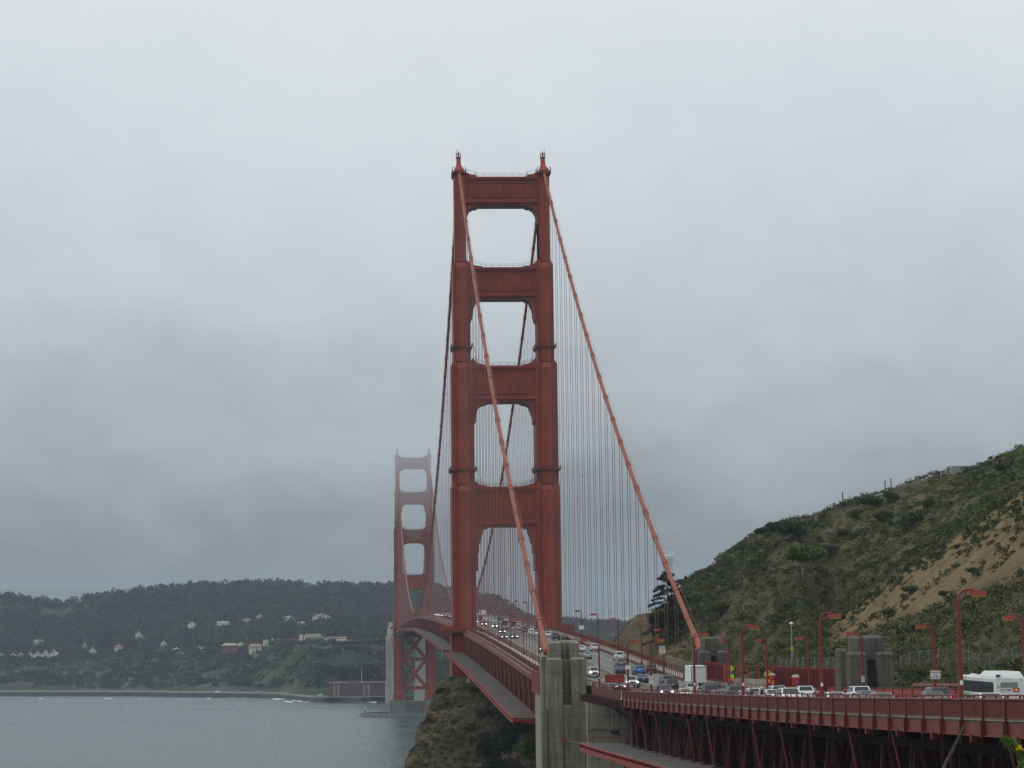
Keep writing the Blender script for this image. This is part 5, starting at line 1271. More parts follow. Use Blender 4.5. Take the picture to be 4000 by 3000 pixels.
# --- Marin hillside
ts = np.linspace(tpx(2290), tpx(4900), 300)
ridgeP = [(2250, 3000), (2330, 2760), (2375, 2560), (2406, 2508), (2442, 2456), (2490, 2411), (2544, 2406), (2600, 2385), (2650, 2330), (2694, 2268), (2758, 2238), (2853, 2160), (2948, 2098), (3056, 2040), (3170, 2014), (3290, 1966), (3372, 1940), (3486, 1908), (3625, 1855), (3708, 1836), (3790, 1834), (3872, 1806), (4000, 1752), (4400, 1600), (4900, 1450)]
Dr = curve([(2250, 610), (2600, 600), (3056, 560), (3500, 540), (4000, 520), (4900, 480)])
Zr = zcurve(ridgeP, Dr)
spurP = [(3120, 2520), (3180, 2480), (3296, 2415), (3486, 2273), (3708, 2130), (3866, 2016), (4000, 1934), (4400, 1700), (4900, 1500)]
Ds = curve([(3120, 460), (3296, 430), (4000, 365), (4900, 300)]); Zs = zcurve(spurP, Ds)
Dfoot = lambda t, x: (x+46.6)/t
rdz = np.vectorize(lambda D: zd(CV.y+D))
kk = np.clip((ts-tpx(2400))/(tpx(2640)-tpx(2400)), 0, 1)
D0 = Dfoot(ts, 14.0); D1 = Dfoot(ts, 17.5); D2 = Dfoot(ts, 23.0)
cap = Dr(ts)-60; D2 = np.minimum(D2, cap); D1 = np.minimum(D1, D2-8); D0 = np.minimum(D0, D1-8)
ZR = Zr(ts)
z1 = np.minimum(rdz(D1)+.6, ZR-6); z2 = np.minimum(rdz(D2)+3.2, ZR-3); z0 = np.minimum(rdz(D0)-3.5, ZR-12)
hasspur = np.clip((ts-tpx(3120))/(tpx(3230)-tpx(3120)), 0, 1)
Dm = D2+(Dr(ts)-D2)*.42; Zm = z2+(ZR-z2)*.50
Ds_ = Dm*(1-hasspur)+np.maximum(Ds(ts), D2+25)*hasspur; Zs_ = Zm*(1-hasspur)+Zs(ts)*hasspur
Dd = Ds_+(Dr(ts)-Ds_)*.28; Zd_ = Zs_+(ZR-Zs_)*np.where(hasspur > .5, .16, .36)
lines = [(D0, z0), (D1, z1), (D2, z2), (Ds_, Zs_), (Dd, Zd_), (Dr(ts), ZR), (Dr(ts)+90, ZR-6), (Dr(ts)+420, np.maximum(ZR-70, -4)), (Dr(ts)+900, ZR*0-5)]
def dryf(D, X, Y, Z):
    fr_ = np.clip((D-D2)/(Ds_-D2), 0, 1.2); a = np.clip((fr_-.36)/.2, 0, 1)*np.clip((1.04-fr_)/.04, 0, 1)*hasspur
    return a*np.clip((ts-tpx(3190))/(tpx(3320)-tpx(3190)), 0, 1)
HM = ground_mat('hillside_ground', (.062, .064, .031), (.120, .106, .058), (.250, .178, .085), sc=.045, attrname='dry', roughscale=.9)
hill, hillbv, HG = loft_lines('hillside', lines, ts, [4, 5, 24, 14, 26, 10, 8, 4], HM, noise=(2.2, 26), attr={'dry': dryf})
def hit(bv, px, py):
    d = rayd(px, py).normalized(); h = bv.ray_cast(CV, d); return h[0]

# --- ground under the near viaduct and below the viewpoint
xs = np.linspace(-150, 22, 70); ysv = np.linspace(-790, -372, 120); XX, YY = np.meshgrid(xs, ysv)
Dn = np.maximum(YY-CV.y, -10); zE = np.where(Dn < 0, 74.0, 74-.12*Dn)-np.clip((-50-XX)*.28, 0, 60)
zroad = np.vectorize(zd)(YY); zW = zroad-1.6-np.clip((16-XX)/30, 0, 1.2)**1.1*30
wgt = np.clip((XX+30)/34, 0, 1); wgt = wgt*wgt*(3-2*wgt); ZZ = zE*(1-wgt)+zW*wgt; ZZ = np.where(XX > 16, zroad-1.6, ZZ)+fbm(XX/9, YY/9)*1.6*np.clip(np.hypot(XX-CV.x, YY-CV.y)/60, 0, 1)
ix = np.arange(XX.size).reshape(XX.shape); FF = np.stack([ix[:-1, :-1], ix[:-1, 1:], ix[1:, 1:], ix[1:, :-1]], -1).reshape(-1, 4)
BM = ground_mat('shaded_bluff_ground', (.010, .012, .007), (.018, .018, .012), (.035, .028, .018), sc=.08)  # near-black ground colour carries the shade below the viaduct
tag(npmesh('bluff', np.stack([XX, YY, ZZ], -1).reshape(-1, 3), FF, BM, smooth=True), kind='structure')

# --- rock outcrop below the side span
sil = [(2640, 1790), (2655, 1745), (2660, 1731), (2673, 1711), (2708, 1700), (2757, 1681), (2790, 1667), (2819, 1657), (2840, 1634), (2866, 1628), (2910, 1625), (2917, 1610), (2974, 1589), (3040, 1570), (3200, 1520), (3500, 1440)]
rows = []; pys = np.concatenate([np.linspace(2648, 3060, 66), np.linspace(3080, 3500, 20)])
for py in pys:
    lp = np.interp(py, [s_[0] for s_ in sil], [s_[1] for s_ in sil]); D = float(np.interp(py, [2648, 2700, 3000, 3500], [690, 668, 585, 520])); row = []
    e = atD(lp, py, D)
    for k, (db, fz) in enumerate(((95, -.08), (60, .35), (28, .72), (9, .93))):
        row.append((e.x-1.5+.4*k, e.y+db, max(-3, e.z*fz if fz > 0 else -3)))
    for c in np.linspace(0, 1, 90)**1.15: row.append(tuple(atD(lp+(2330-lp)*c, py, D+18*c)))
    rows.append(row)
top = [[(p[0], p[1]+dy, p[2]-dz) for p in rows[0]] for dy, dz in ((120, 62), (80, 30), (38, 9), (14, 1.5))]
V = np.array(top+rows); nn = fbm(V[..., 0]/7+5, (V[..., 2]+V[..., 1]*.6)/6, 5); n2 = fbm(V[..., 0]/2.2, (V[..., 2]+V[..., 1])/2.0, 4)
r1 = 1-np.abs(2.4*fbm(V[..., 0]/11+2, (V[..., 2]*1.2+V[..., 1]*.3)/8, 4)); r2 = 1-np.abs(2.4*fbm(V[..., 0]/3.5+9, (V[..., 2]*1.3-V[..., 0]*.5)/2.6, 4))
V[..., 1] -= 9*nn+2.2*n2+5*r1+1.6*r2; V[..., 2] += .8*r2; V[..., 0] += (2.2*nn+1.2*n2)*.7; V[..., 2] += 1.2*n2
nrw, nc = V.shape[:2]; ix = np.arange(nrw*nc).reshape(nrw, nc); FF = np.stack([ix[:-1, :-1], ix[:-1, 1:], ix[1:, 1:], ix[1:, :-1]], -1).reshape(-1, 4)
RM = ground_mat('rock_ground', (.040, .046, .020), (.105, .088, .048), (.25, .165, .08), rock=(.13, .10, .072), sc=.09, roughscale=1.2)
tag(npmesh('rock_outcrop', V.reshape(-1, 3), FF, RM, smooth=False), kind='structure')
rockbv = BVHTree.FromPolygons([tuple(v) for v in V.reshape(-1, 3)], [tuple(f) for f in FF])
o = MB().taper((-.6, .6, -.5, .5), -.5, (-.3, .25, -.2, .3), .7).build('boulder', mat('pale_rock', (.42, .40, .34), .9, var=.2, scale=2), bevel=.12); o.location = atD(1830, 2660, 655); tag(o, 'pale boulder on top of the dark rock beside the net', 'boulder')

# --- far shore
tf_ = np.linspace(tpx(-900), tpx(2900), 420)
Dsh = curve([(-900, 3150), (0, 2855), (500, 2770), (900, 2655), (1010, 2632), (1100, 2585), (1160, 2510), (1222, 2450), (1400, 2425), (1540, 2440), (1700, 2480), (2000, 2700), (2400, 3100), (2900, 3500)])
dsh = Dsh(tf_)
Zb = zcurve([(-900, 2600), (0, 2592), (300, 2586), (500, 2580), (700, 2572), (900, 2562), (1000, 2552), (1100, 2526), (1200, 2519), (1300, 2530), (1400, 2562), (1500, 2590), (1600, 2600), (1700, 2600), (2000, 2560), (2400, 2480), (2900, 2480)], lambda t: Dsh(t)+230)
Zh = zcurve([(-900, 2572), (0, 2568), (500, 2556), (900, 2534), (1050, 2512), (1300, 2510), (1500, 2515), (1700, 2510), (2000, 2500), (2400, 2452), (2900, 2450)], lambda t: Dsh(t)+470)
skyP = [(-900, 2345), (-300, 2350), (0, 2341), (75, 2340), (150, 2354), (255, 2371), (272, 2360), (300, 2347), (400, 2334), (540, 2314), (600, 2307), (650, 2302), (740, 2294), (830, 2287), (900, 2292), (960, 2284), (1020, 2283), (1100, 2286), (1150, 2286), (1205, 2307), (1260, 2292), (1320, 2285), (1370, 2299), (1450, 2297), (1530, 2291), (1640, 2290), (1700, 2299), (1769, 2318), (1866, 2330), (1953, 2346), (2007, 2390), (2060, 2425), (2250, 2440), (2363, 2448), (2422, 2462), (2900, 2470)]
Dk = curve([(-900, 3950), (1500, 3850), (2007, 3900), (2250, 3900), (2900, 4000)]); Zk = zcurve(skyP, Dk)
dk = Dk(tf_); zk = Zk(tf_)
dB = dsh+230; dH = dsh+470; zB = Zb(tf_); zH = Zh(tf_); zM = zH+(zk-zH)*.42; dM = dH+(dk-dH)*.5
lines = [(dsh+2, tf_*0-2), (dsh+4, tf_*0+4.3), (dsh+34, tf_*0+5.2), (dB, zB), (dH, zH), (dM, zM), (dk, zk), (dk+500, zk-22), (dk+1000, zk*0-2)]
SM = ground_mat('shore_ground', (.018, .032, .014), (.044, .062, .026), (.19, .175, .15), rock=(.07, .06, .045), sc=.010, attrname='dry', roughscale=.12)
def shoredry(D, X, Y, Z):
    row = np.arange(D.shape[0])[:, None]; a = np.clip((row-6)/2, 0, 1)*np.clip((17-row)/6, 0, 1); c = sum(np.exp(-((tf_-tpx(p))/(tpx(p+w)-tpx(p)))**2)*k for p, w, k in ((320, 30, 1), (385, 14, 1), (500, 18, .9), (560, 14, .7), (830, 60, .45), (960, 50, .4)))
    return np.clip(a*c[None, :], 0, 1)
shore, shorebv, SG = loft_lines('far_shore', lines, tf_, [2, 4, 18, 10, 14, 18, 6, 4], SM, noise=(3.0, 90), attr={'dry': shoredry})
fm = ground_mat('hazed_hill_ground', (.20, .235, .245), (.25, .28, .29), (.27, .29, .29), sc=.006)  # distance haze put into the colour: pale, close to the sky
def farhill(P, D, back, name='far_hill'):
    t2 = np.linspace(tpx(P[0][0]), tpx(P[-1][0]), 160); z = np.interp(t2, [tpx(p) for p, _ in P], [atD(p, y, D).z for p, y in P]); z = z+6*fbm(t2*160, t2*0+D, 4)
    o, bv, _ = loft_lines('far_hill', [(t2*0+D-back, z*0+2), (t2*0+D-back*.3, z*.7), (t2*0+D, z), (t2*0+D+500, z*.6)], t2, [8, 8, 4], fm, noise=(4, 120)); return bv
farhill([(-1500, 2300), (-200, 2290), (0, 2284), (250, 2283), (480, 2290), (620, 2330), (800, 2400), (1200, 2450)], 5600, 900)
cityb = farhill([(1900, 2430), (2080, 2412), (2160, 2400), (2240, 2396), (2336, 2390), (2420, 2394), (2500, 2392), (2580, 2396), (2700, 2400), (3000, 2420)], 4900, 800)
farhill([(1900, 2400), (2100, 2376), (2250, 2368), (2330, 2364), (2400, 2368), (2470, 2360), (2560, 2366), (2700, 2372), (3000, 2400)], 6400, 900)
b = MB()
for i in range(190):
    px = rnd.uniform(2080, 2620); py = rnd.uniform(2418, 2448); d = rayd(px, py).normalized(); h = cityb.ray_cast(CV, d)[0]
    if h: w_ = rnd.uniform(5, 14); b.box(h.x-w_, h.x+w_, h.y-5, h.y+5, h.z-4, h.z+rnd.uniform(4, 9))
tag(b.build('city_houses', mat('far_house_walls', (.55, .54, .52), .9, var=.25, scale=.02)), kind='stuff')

# ---------------------------------------------------------------- vegetation
def leafmat(name, c1, c2, sc=.4, lo=.35, hi=.65):
    m = mat(name, c1, .85, col2=c2, scale=sc, lo=lo, hi=hi, detail=3, spec=.2); return m
LEAF_D = leafmat('dark_leaves', (.034, .048, .020), (.072, .088, .036), .4)
LEAF_G = leafmat('green_leaves', (.045, .075, .020), (.12, .155, .042), .45)
LEAF_O = leafmat('olive_scrub', (.062, .068, .031), (.145, .134, .070), .12)
LEAF_C = leafmat('conifer_needles', (.014, .022, .012), (.034, .044, .022), .8)
LEAF_B = leafmat('bright_leaves', (.045, .085, .018), (.095, .15, .035), 1.2)
LEAF_F = leafmat('forest_leaves', (.014, .022, .015), (.046, .058, .034), .022)
BARK = mat('bark', (.10, .085, .07), .9, var=.3, scale=2); BARK_P = mat('pale_bark', (.33, .30, .26), .9, var=.2, scale=3)
def scatter(name, C_, S_, ncard, size, m, squash=.8, rs=nr, shell=.6):
    """many clumps of leaves merged in one sheet of scrub"""
    n = len(C_); k = rs.randint(0, 6, n); base = [blob_points((0, 0, 0), (1, 1, 1), ncard, rs, shell, 6) for _ in range(6)]
    P = np.concatenate([np.asarray(C_)[i]+base[k[i]]*np.array([S_[i], S_[i], S_[i]*squash]) for i in range(n)])
    sz = np.repeat(np.asarray(S_), ncard)*size*(.6+.8*rs.rand(n*ncard)); V, F = cards(P, sz, rs=rs)
    return tag(npmesh(name, V, F, m), kind='stuff')
# hillside scrub: sampled over the visible slope
D, X, Y, Z = HG
def samp(grid, n, r0, r1, c0=0.0, c1=1.0, rs=nr):
    D, X, Y, Z = grid; R_, C_ = D.shape; fr_ = r0+(r1-r0)*rs.rand(n); fc = (c0+(c1-c0)*rs.rand(n))*(C_-1.01); i = np.minimum(fr_.astype(int), R_-2); j = fc.astype(int); u = (fr_-i)[:, None]; v = (fc-j)[:, None]
    P = np.stack([X, Y, Z], -1); return P[i, j]*(1-u)*(1-v)+P[i+1, j]*u*(1-v)+P[i, j+1]*(1-u)*v+P[i+1, j+1]*u*v, i, j
dry = dryf(D, X, Y, Z)
for nm, n, m, s0, s1, nc_, th in (('hillside_scrub', 5200, LEAF_O, .7, 1.8, 60, .55), ('hillside_scrub', 1900, LEAF_D, 1.0, 2.6, 80, .62), ('hillside_scrub', 1500, LEAF_G, .9, 2.2, 80, .55)):
    P, i, j = samp(HG, n, 5, 76, .10, .82); keep = (nr.rand(n) > np.clip(dry[i, j]*2.5, 0, .985)) & (vnoise(P[:, 0]/14+n, P[:, 1]/14) > (.30 if m is not LEAF_O else .12)); P = P[keep]
    S_ = s0+(s1-s0)*nr.rand(len(P))**2; P[:, 2] += S_*.1; scatter(nm, P, S_, nc_, .125, m, squash=.5)
for nm, n, m in (('hillside_scrub', 3600, LEAF_O), ('hillside_scrub', 800, LEAF_D), ('hillside_scrub', 900, LEAF_G)):
    P, i, j = samp(HG, n, 4, 30, .28, .84); keep = nr.rand(n) > np.clip(dry[i, j]*2.5, 0, .985); P = P[keep]; S_ = .4+1.1*nr.rand(len(P))**2; P[:, 2] += S_*.1; scatter(nm, P, S_, 60, .115, m, squash=.5)
Cc, i, j = samp(HG, 26, 20, 32.5, .36, .8); P = np.concatenate([c+np.stack([nr.normal(size=9)*3.2, nr.normal(size=9)*1.6, nr.normal(size=9)*.1], 1) for c in Cc])
P[:, 2] = [((hillbv.ray_cast(Vector((p[0], p[1], 300)), Vector((0, 0, -1)))[0]) or Vector(p)).z for p in P]; scatter('hillside_scrub', P, .5+.9*nr.rand(len(P)), 60, .17, LEAF_D)
P, i, j = samp(HG, 260, 30, 33.5, .32, .8); scatter('hillside_scrub', P, .5+.9*nr.rand(len(P)), 70, .17, LEAF_D)
P = []
for px in np.linspace(2400, 4400, 420):
    py = np.interp(px, [p for p, _ in ridgeP], [q for _, q in ridgeP]); p = atD(px, py+3, float(Dr(tpx(px)))); P.append(p)
scatter('hillside_scrub', np.array(P), .4+1.1*nr.rand(len(P))**2, 46, .17, LEAF_O, squash=1.0)
# rock scrub
P = []
while len(P) < 520:
    h = hit(rockbv, rnd.uniform(1590, 2120), rnd.uniform(2655, 3040))
    if h and vnoise(h.x/6+40, h.z/5) > .42: P.append(h)
scatter('rock_scrub', np.array(P), .35+1.1*nr.rand(len(P))**2, 50, .17, LEAF_O); P = P[:230]
scatter('rock_scrub', np.array(P)+np.array([.7, -.4, .3]), .4+.9*nr.rand(len(P)), 50, .17, LEAF_D)
# far forest and shore scrub, kept clear in front of the houses
FG = SG
CLEAR = [hit(shorebv, *q) for q in ((20, 2568), (52, 2570), (82, 2570), (118, 2570), (147, 2570), (178, 2570), (212, 2570), (235, 2572), (362, 2557), (464, 2542), (150, 2512), (541, 2486), (750, 2450), (872, 2440), (855, 2440), (965, 2426), (1015, 2416), (1115, 2424), (1140, 2424), (1240, 2420), (1270, 2420), (765, 2537), (790, 2537), (706, 2556), (690, 2540), (940, 2522), (1064, 2509), (640, 2520), (330, 2530), (1180, 2440))]
CLEAR += [atD(q, 2512, 2895) for q in range(1095, 1400, 14)]+[atD(q, 2542, 2895) for q in (870, 890, 910, 925)]+[atD(q, 2540, 2855) for q in (972, 990, 1005, 1020, 1037)]
CL = np.array([[c.x, c.y] for c in CLEAR if c])
def clear(P, S_, back=10):
    k = np.ones(len(P), bool)
    for x, y in CL:
        xs_ = CV.x+(x-CV.x)*(P[:, 1]-CV.y)/(y-CV.y)      # along the line of sight
        k &= ~((np.abs(P[:, 0]-xs_) < 7+S_*.45) & (P[:, 1] < y+back) & (P[:, 1] > y-70))
    return P[k], S_[k]
P, i, j = samp(FG, 8600, 33, 65.5, .12, .97); keep = vnoise(P[:, 0]/60, P[:, 1]/60) > .12; P = P[keep]; S_ = 5+6*nr.rand(len(P)); P, S_ = clear(P, S_); P[:, 2] += S_*.35
scatter('far_forest', P, S_, 38, .24, LEAF_F, squash=1.0)
P, i, j = samp(FG, 900, 65, 66.6, .12, .97); S_ = 4+6*nr.rand(len(P)); P[:, 2] += S_*.4; scatter('far_forest', P, S_, 40, .24, LEAF_F, squash=1.1)
P, i, j = samp(FG, 6400, 8, 36, .12, .95); keep = vnoise(P[:, 0]/70+9, P[:, 1]/50) > .30; P = P[keep]; S_ = 2+6.0*nr.rand(len(P))**2; P[:, 2] += S_*.15
scatter('shore_scrub', P, S_, 30, .25, leafmat('shore_leaves', (.020, .034, .016), (.045, .06, .026), .05))
# individual trees and shrubs
def tree(name, loc, r, lab, m, n=700, size=.16, trunk=None, bark=BARK, group=None, lean=(0, 0), lumps=9, cat=None, th=1.0):
    """crown ellipsoid r = (rx, ry, rz) sitting above loc, trunk with limbs below"""
    T = empty(name, lab, cat or name.replace('_', ' '), tuple(loc), 0, group); h0 = trunk if trunk is not None else r[2]*.6
    rs = np.random.RandomState(int(abs(loc[0]*7+loc[1]*13)) % 9999); c = (lean[0], lean[1], h0+r[2]*.75)
    P = blob_points(c, r, n, rs, .5, lumps); V, F = cards(P, size*max(r)*(.55+.8*rs.rand(n)), rs=rs); npmesh('crown', V, F, m, T)
    b = MB(); tr = max(.08, r[0]*.06)*th; b.tube([(0, 0, -1.0), (lean[0]*.3, lean[1]*.3, h0*.6), (lean[0]*.8, lean[1]*.8, h0+r[2]*.5)], [tr, tr*.8, tr*.35], 8)
    for k in range(6):
        a = rs.rand()*6.28; q = .3+.4*rs.rand(); b.tube([(lean[0]*.4, lean[1]*.4, h0*(.5+.1*k)), (lean[0]+r[0]*q*math.cos(a)*.6, lean[1]+r[1]*q*math.sin(a)*.6, h0+r[2]*.3), (lean[0]+r[0]*q*math.cos(a), lean[1]+r[1]*q*math.sin(a), h0+r[2]*(.5+.3*rs.rand()))], [tr*.5, tr*.35, tr*.15], 6)
    b.build('trunk', bark, T); return T
HT = [(3135, 2268, 95, 62, 'broad bright green tree with bare pale limbs, halfway up the hill', LEAF_G, 3.0, BARK_P), (3105, 2118, 68, 52, 'big dark rounded tree just under the ridge above the bright green one', LEAF_D, 1.0, BARK), (3030, 2095, 45, 38, 'dark tree left of the big rounded one below the ridge', LEAF_D, 1.0, BARK),
  (2975, 2106, 30, 24, 'windswept dark shrub standing up on the left skyline', LEAF_D, 1.2, BARK), (2888, 2172, 28, 22, 'lower windswept shrub on the left skyline near the cable', LEAF_D, 1.0, BARK), (3400, 1988, 55, 34, 'dark domed shrub on the middle of the skyline', LEAF_D, .5, BARK), (3478, 1966, 40, 26, 'dark shrub right of the domed one on the skyline', LEAF_D, .5, BARK),
  (3345, 2032, 32, 26, 'small round shrub below the middle skyline', LEAF_G, .5, BARK), (3450, 2045, 50, 38, 'leafy green shrub below the middle skyline', LEAF_G, .5, BARK), (3570, 2062, 48, 44, 'tall dark green shrub in the upper middle of the hill', LEAF_D, .6, BARK), (3630, 1996, 38, 30, 'dark round shrub upper right, under the ridge', LEAF_D, .5, BARK),
  (2815, 2408, 50, 36, 'dark round shrub at the lower left foot of the hill', LEAF_D, .4, BARK), (2790, 2480, 34, 26, 'mid green shrub above the right cable pylon', LEAF_G, .4, BARK), (3240, 2180, 46, 34, 'dark green shrub right of the bright green tree', LEAF_D, .5, BARK), (3290, 2110, 40, 30, 'grey green shrub above the right of the bright tree', LEAF_O, .5, BARK),
  (3920, 1850, 40, 28, 'dark shrub high on the right slope below the ridge', LEAF_D, .4, BARK), (3800, 2248, 30, 20, 'dark bush alone on the tan grass slope', LEAF_D, .2, BARK), (3640, 2140, 30, 20, 'olive bush at the upper rim of the tan grass', LEAF_O, .2, BARK), (3560, 2318, 42, 20, 'low dark bush on the left part of the tan grass', LEAF_D, .1, BARK), (3690, 2330, 34, 18, 'low dark bush below the tan grass band', LEAF_D, .1, BARK),
  (2665, 2300, 26, 24, 'dark tree top beside the right cable where the hill meets the sky', LEAF_D, .8, BARK)]
for px, py, wpx, hpx, lab, m, trk, bk in HT:
    h = hit(hillbv, px, py)
    if not h: continue
    k = (h.y-CV.y)/FX; big = wpx > 80
    tree('tree' if trk >= 1 else 'shrub', h, (wpx*k, wpx*k*.8, hpx*k*.75), lab, m, 2600 if big else 1100, .075 if big else .095, trk, bk, lumps=16 if big else 9, th=.5)
for px, py, D_, wpx, hpx, lab, m in ((3590, 2668, 262, 46, 30, 'dark bush right of the hillside pylon, above the red railing', LEAF_D), (3540, 2672, 270, 26, 24, 'green bush touching the right side of the hillside pylon', LEAF_G), (3870, 2660, 236, 60, 26, 'bright green bush directly behind the bus roof', LEAF_B), (3470, 2420, 330, 40, 26, 'dark bush above the hillside pylon', LEAF_D)):
    p = atD(px, py, D_); k = D_/FX; tree('shrub', p, (wpx*k, wpx*k, hpx*k), lab, m, 900, .09, .2, group='bushes at the foot of the hill')
# conifer behind the right hangers
p = atD(2612, 2500, 520); T = empty('conifer_tree', 'tall dark ragged conifer behind the right hanger ropes', 'conifer tree', tuple(p)); H = 15.6
MB().tube([(0, 0, -6), (0, 0, H*.5), (.1, 0, H)], [.35, .22, .04], 8).build('trunk', BARK, T)
Pn, Sn = [], []; rs = np.random.RandomState(4); lb = MB()
for k in range(74):
    f = (k/73)**.9; z_ = -1.0+(H+.6)*f; a = rs.rand()*6.28; L = (6.2*(1-f)**.55+.35)*(.6+.6*rs.rand())
    lb.tube([(0, 0, z_), (L*.6*math.cos(a), L*.6*math.sin(a), z_+L*.06), (L*math.cos(a), L*math.sin(a), z_-L*.05)], [.07, .045, .02], 5)
    n = int(34+L*34); u = .2+.8*rs.rand(n)**.7; sp_ = (rs.rand(n)-.5)*L*.42*(1.1-u*.5)
    Pn.append(np.stack([L*u*math.cos(a)-sp_*math.sin(a), L*u*math.sin(a)+sp_*math.cos(a), z_+L*.06*np.sin(u*3)-.12*L*u*u+.25*rs.normal(size=n)*.5], 1))
lb.build('limb', BARK, T); Pn = np.concatenate(Pn); V, F = cards(Pn, .18+.2*rs.rand(len(Pn)), flat=.7, rs=rs); npmesh('crown', V, F, LEAF_C, T)
for px, py, D_, wpx, hpx in ((2560, 2470, 535, 26, 30), (2660, 2470, 530, 30, 42), (2690, 2440, 540, 30, 40)):
    p = atD(px, py, D_); k = D_/FX; tree('tree', p, (wpx*k*1.4, wpx*k, hpx*k*1.3), {2560: 'short dark tree left of the ragged conifer', 2660: 'dark tree between the conifer and the right cable', 2690: 'dark leafy tree just behind the lower right cable'}[px], LEAF_C, 1100, .10, 1.0)
# dark cypresses and the bright tree below the truss
for px, py, D_, wpx, hpx, lab, m in ((1915, 2990, 560, 62, 120, 'dark cypress low on the rock, left one below the net', LEAF_C), (1985, 2960, 545, 60, 125, 'dark cypress in the middle under the net', LEAF_C), (2050, 2900, 535, 56, 100, 'dark cypress tucked behind the foreground pylon', LEAF_C), (1960, 3080, 520, 90, 110, 'dark broad cypress at the lower edge of the picture', LEAF_C), (1885, 2820, 600, 34, 40, 'dark bush on the rock under the net edge', LEAF_D), (1850, 2720, 640, 22, 26, 'dark bush on the rock top beside the boulder', LEAF_D), (2055, 2985, 440, 50, 72, 'light green tree left of the foreground pylon base', LEAF_G), (2075, 3080, 430, 60, 70, 'light green leafy tree at the very bottom by the pylon', LEAF_G)):
    p = atD(px, py, D_); k = D_/FX; tree('cypress_tree' if m is LEAF_C else 'tree', p, (wpx*k, wpx*k, hpx*k*.6), lab, m, 2000, .08, 1.0, lumps=14)
# gorse sprig and dead stick close to the camera
def near(name, lab, cat, px, py, D_): return empty(name, lab, cat, tuple(atD(px, py, D_)))
GO = leafmat('gorse_leaves', (.08, .15, .03), (.16, .25, .06), 12); T = empty('gorse_shrub', 'spiny green gorse sprig with yellow flowers at the lower right edge', 'gorse', (0, 0, 0))
tip = atD(3922, 2882, 15.0); mid = atD(4035, 2985, 15.2); low = atD(4160, 3300, 15.4); root = Vector((low.x+.3, low.y, 72.0)); b = MB(); b.tube([tip, atD(3965, 2915, 15.1), mid, low, root], [.003, .005, .008, .014, .02], 6)
b.tube([mid, atD(3990, 2990, 15.1)], [.005, .002], 5); b.build('stem', mat('green_stem', (.06, .09, .03), .8), T)
P = []
for a, c, n in ((tip, atD(3965, 2915, 15.1), 120), (atD(3965, 2915, 15.1), mid, 240), (mid, atD(3990, 2990, 15.1), 90), (mid, low, 300)):
    for i in range(n*2): P.append(a+(c-a)*nr.rand()+Vector(nr.normal(size=3)*.015))
P = np.array(P); V, F = cards(P, .012+.016*nr.rand(len(P)), rs=nr, aspect=.16); npmesh('spines', V, F, GO, T)
P = np.array([atD(q[0], q[1], 15.05)+Vector(nr.normal(size=3)*.004) for q in ((3985, 2922), (3996, 2930), (3975, 2925), (4010, 2945), (4030, 2960)) for _ in range(9)]); V, F = cards(P, .012+.006*nr.rand(len(P)), rs=nr, aspect=.7); npmesh('flowers', V, F, mat('gorse_yellow', (.70, .52, .02), .6), T)
T = near('dead_stick', 'dead grey green stick leaning up before the dark trestle', 'branch', 3690, 3005, 22.0); o_ = T.location.copy()
P = [(3768, 2832), (3744, 2882), (3717, 2938), (3689, 2996), (3656, 3064), (3540, 3300)]; pts = [atD(a, c, 22.0)-o_ for a, c in P]; pts.append(pts[-1]+Vector((-.3, 0, -2.2)))
b = MB(); b.tube(pts, [.008, .013, .017, .019, .02, .022, .026], 8)
for k in range(14): a = pts[k % 4]; c = pts[k % 4+1]; q = a+(c-a)*rnd.random(); b.tube([q, q+Vector((rnd.uniform(-.035, .035), 0, rnd.uniform(.0, .03)))], [.006, .002], 5)
b.build('stick', mat('lichen_bark', (.060, .060, .044), .9, var=.6, scale=30), T)

# ---------------------------------------------------------------- hillside furniture
gz = lambda x, y: (lambda h: h[0].z if h[0] else zd(y))(hillbv.ray_cast(Vector((x, y, 300)), Vector((0, 0, -1))))
linkfence('grey link fence climbing behind the left end of the long red fence', [(19.5, -384), (20.5, -402), (21.5, -425), (22.3, -446)], 2.6, gz, 3.4)
linkfence('grey link fence right of the hillside pylon, under the scrub', [(22.3, -455), (22.8, -478), (23.0, -500), (23.4, -522)], 2.1, gz, 4.2)
p = atD(3094, 2556, 372); T = empty('camera_pole', 'slim grey pole with a white camera on top, left of the link fence', 'camera pole', (p.x, p.y, p.z-1))
MB().tube([(0, 0, 0), (0, 0, 5.7)], [.11, .08], 8).build('pole', STEEL, T); b = MB(); b.tube([(0, 0, 5.6), (0, 0, 5.75), (0, 0, 5.95), (0, 0, 6.1)], [.12, .28, .28, .1], 12); b.build('camera', WHITE, T); MB().box(-.2, .2, -.2, -.1, 1.5, 2.2).build('yellow_box', YELLOW, T)
for px, py, D_, hh, lab in ((3293, 1985, 547, 3.8, 'thin dark post sticking up on the middle of the skyline'), (3458, 1920, 542, 2.6, 'left post of a small gate frame on the skyline'), (3481, 1908, 541, 2.4, 'right post of a small gate frame on the skyline')):
    p = atD(px, py, D_); o = MB().tube([(0, 0, -2), (0, 0, hh)], .13, 6).build('fence_post', BARK); o.location = p; tag(o, lab, 'post')
p = atD(3755, 1838, 530); o = MB().box(-2.6, 2.6, -2, 2, -3, .9).build('bunker', mat('bunker_concrete', (.25, .25, .23), .9, var=.2, scale=.5)); o.location = p; tag(o, 'flat low concrete slab on the ridge line, upper right', 'bunker')
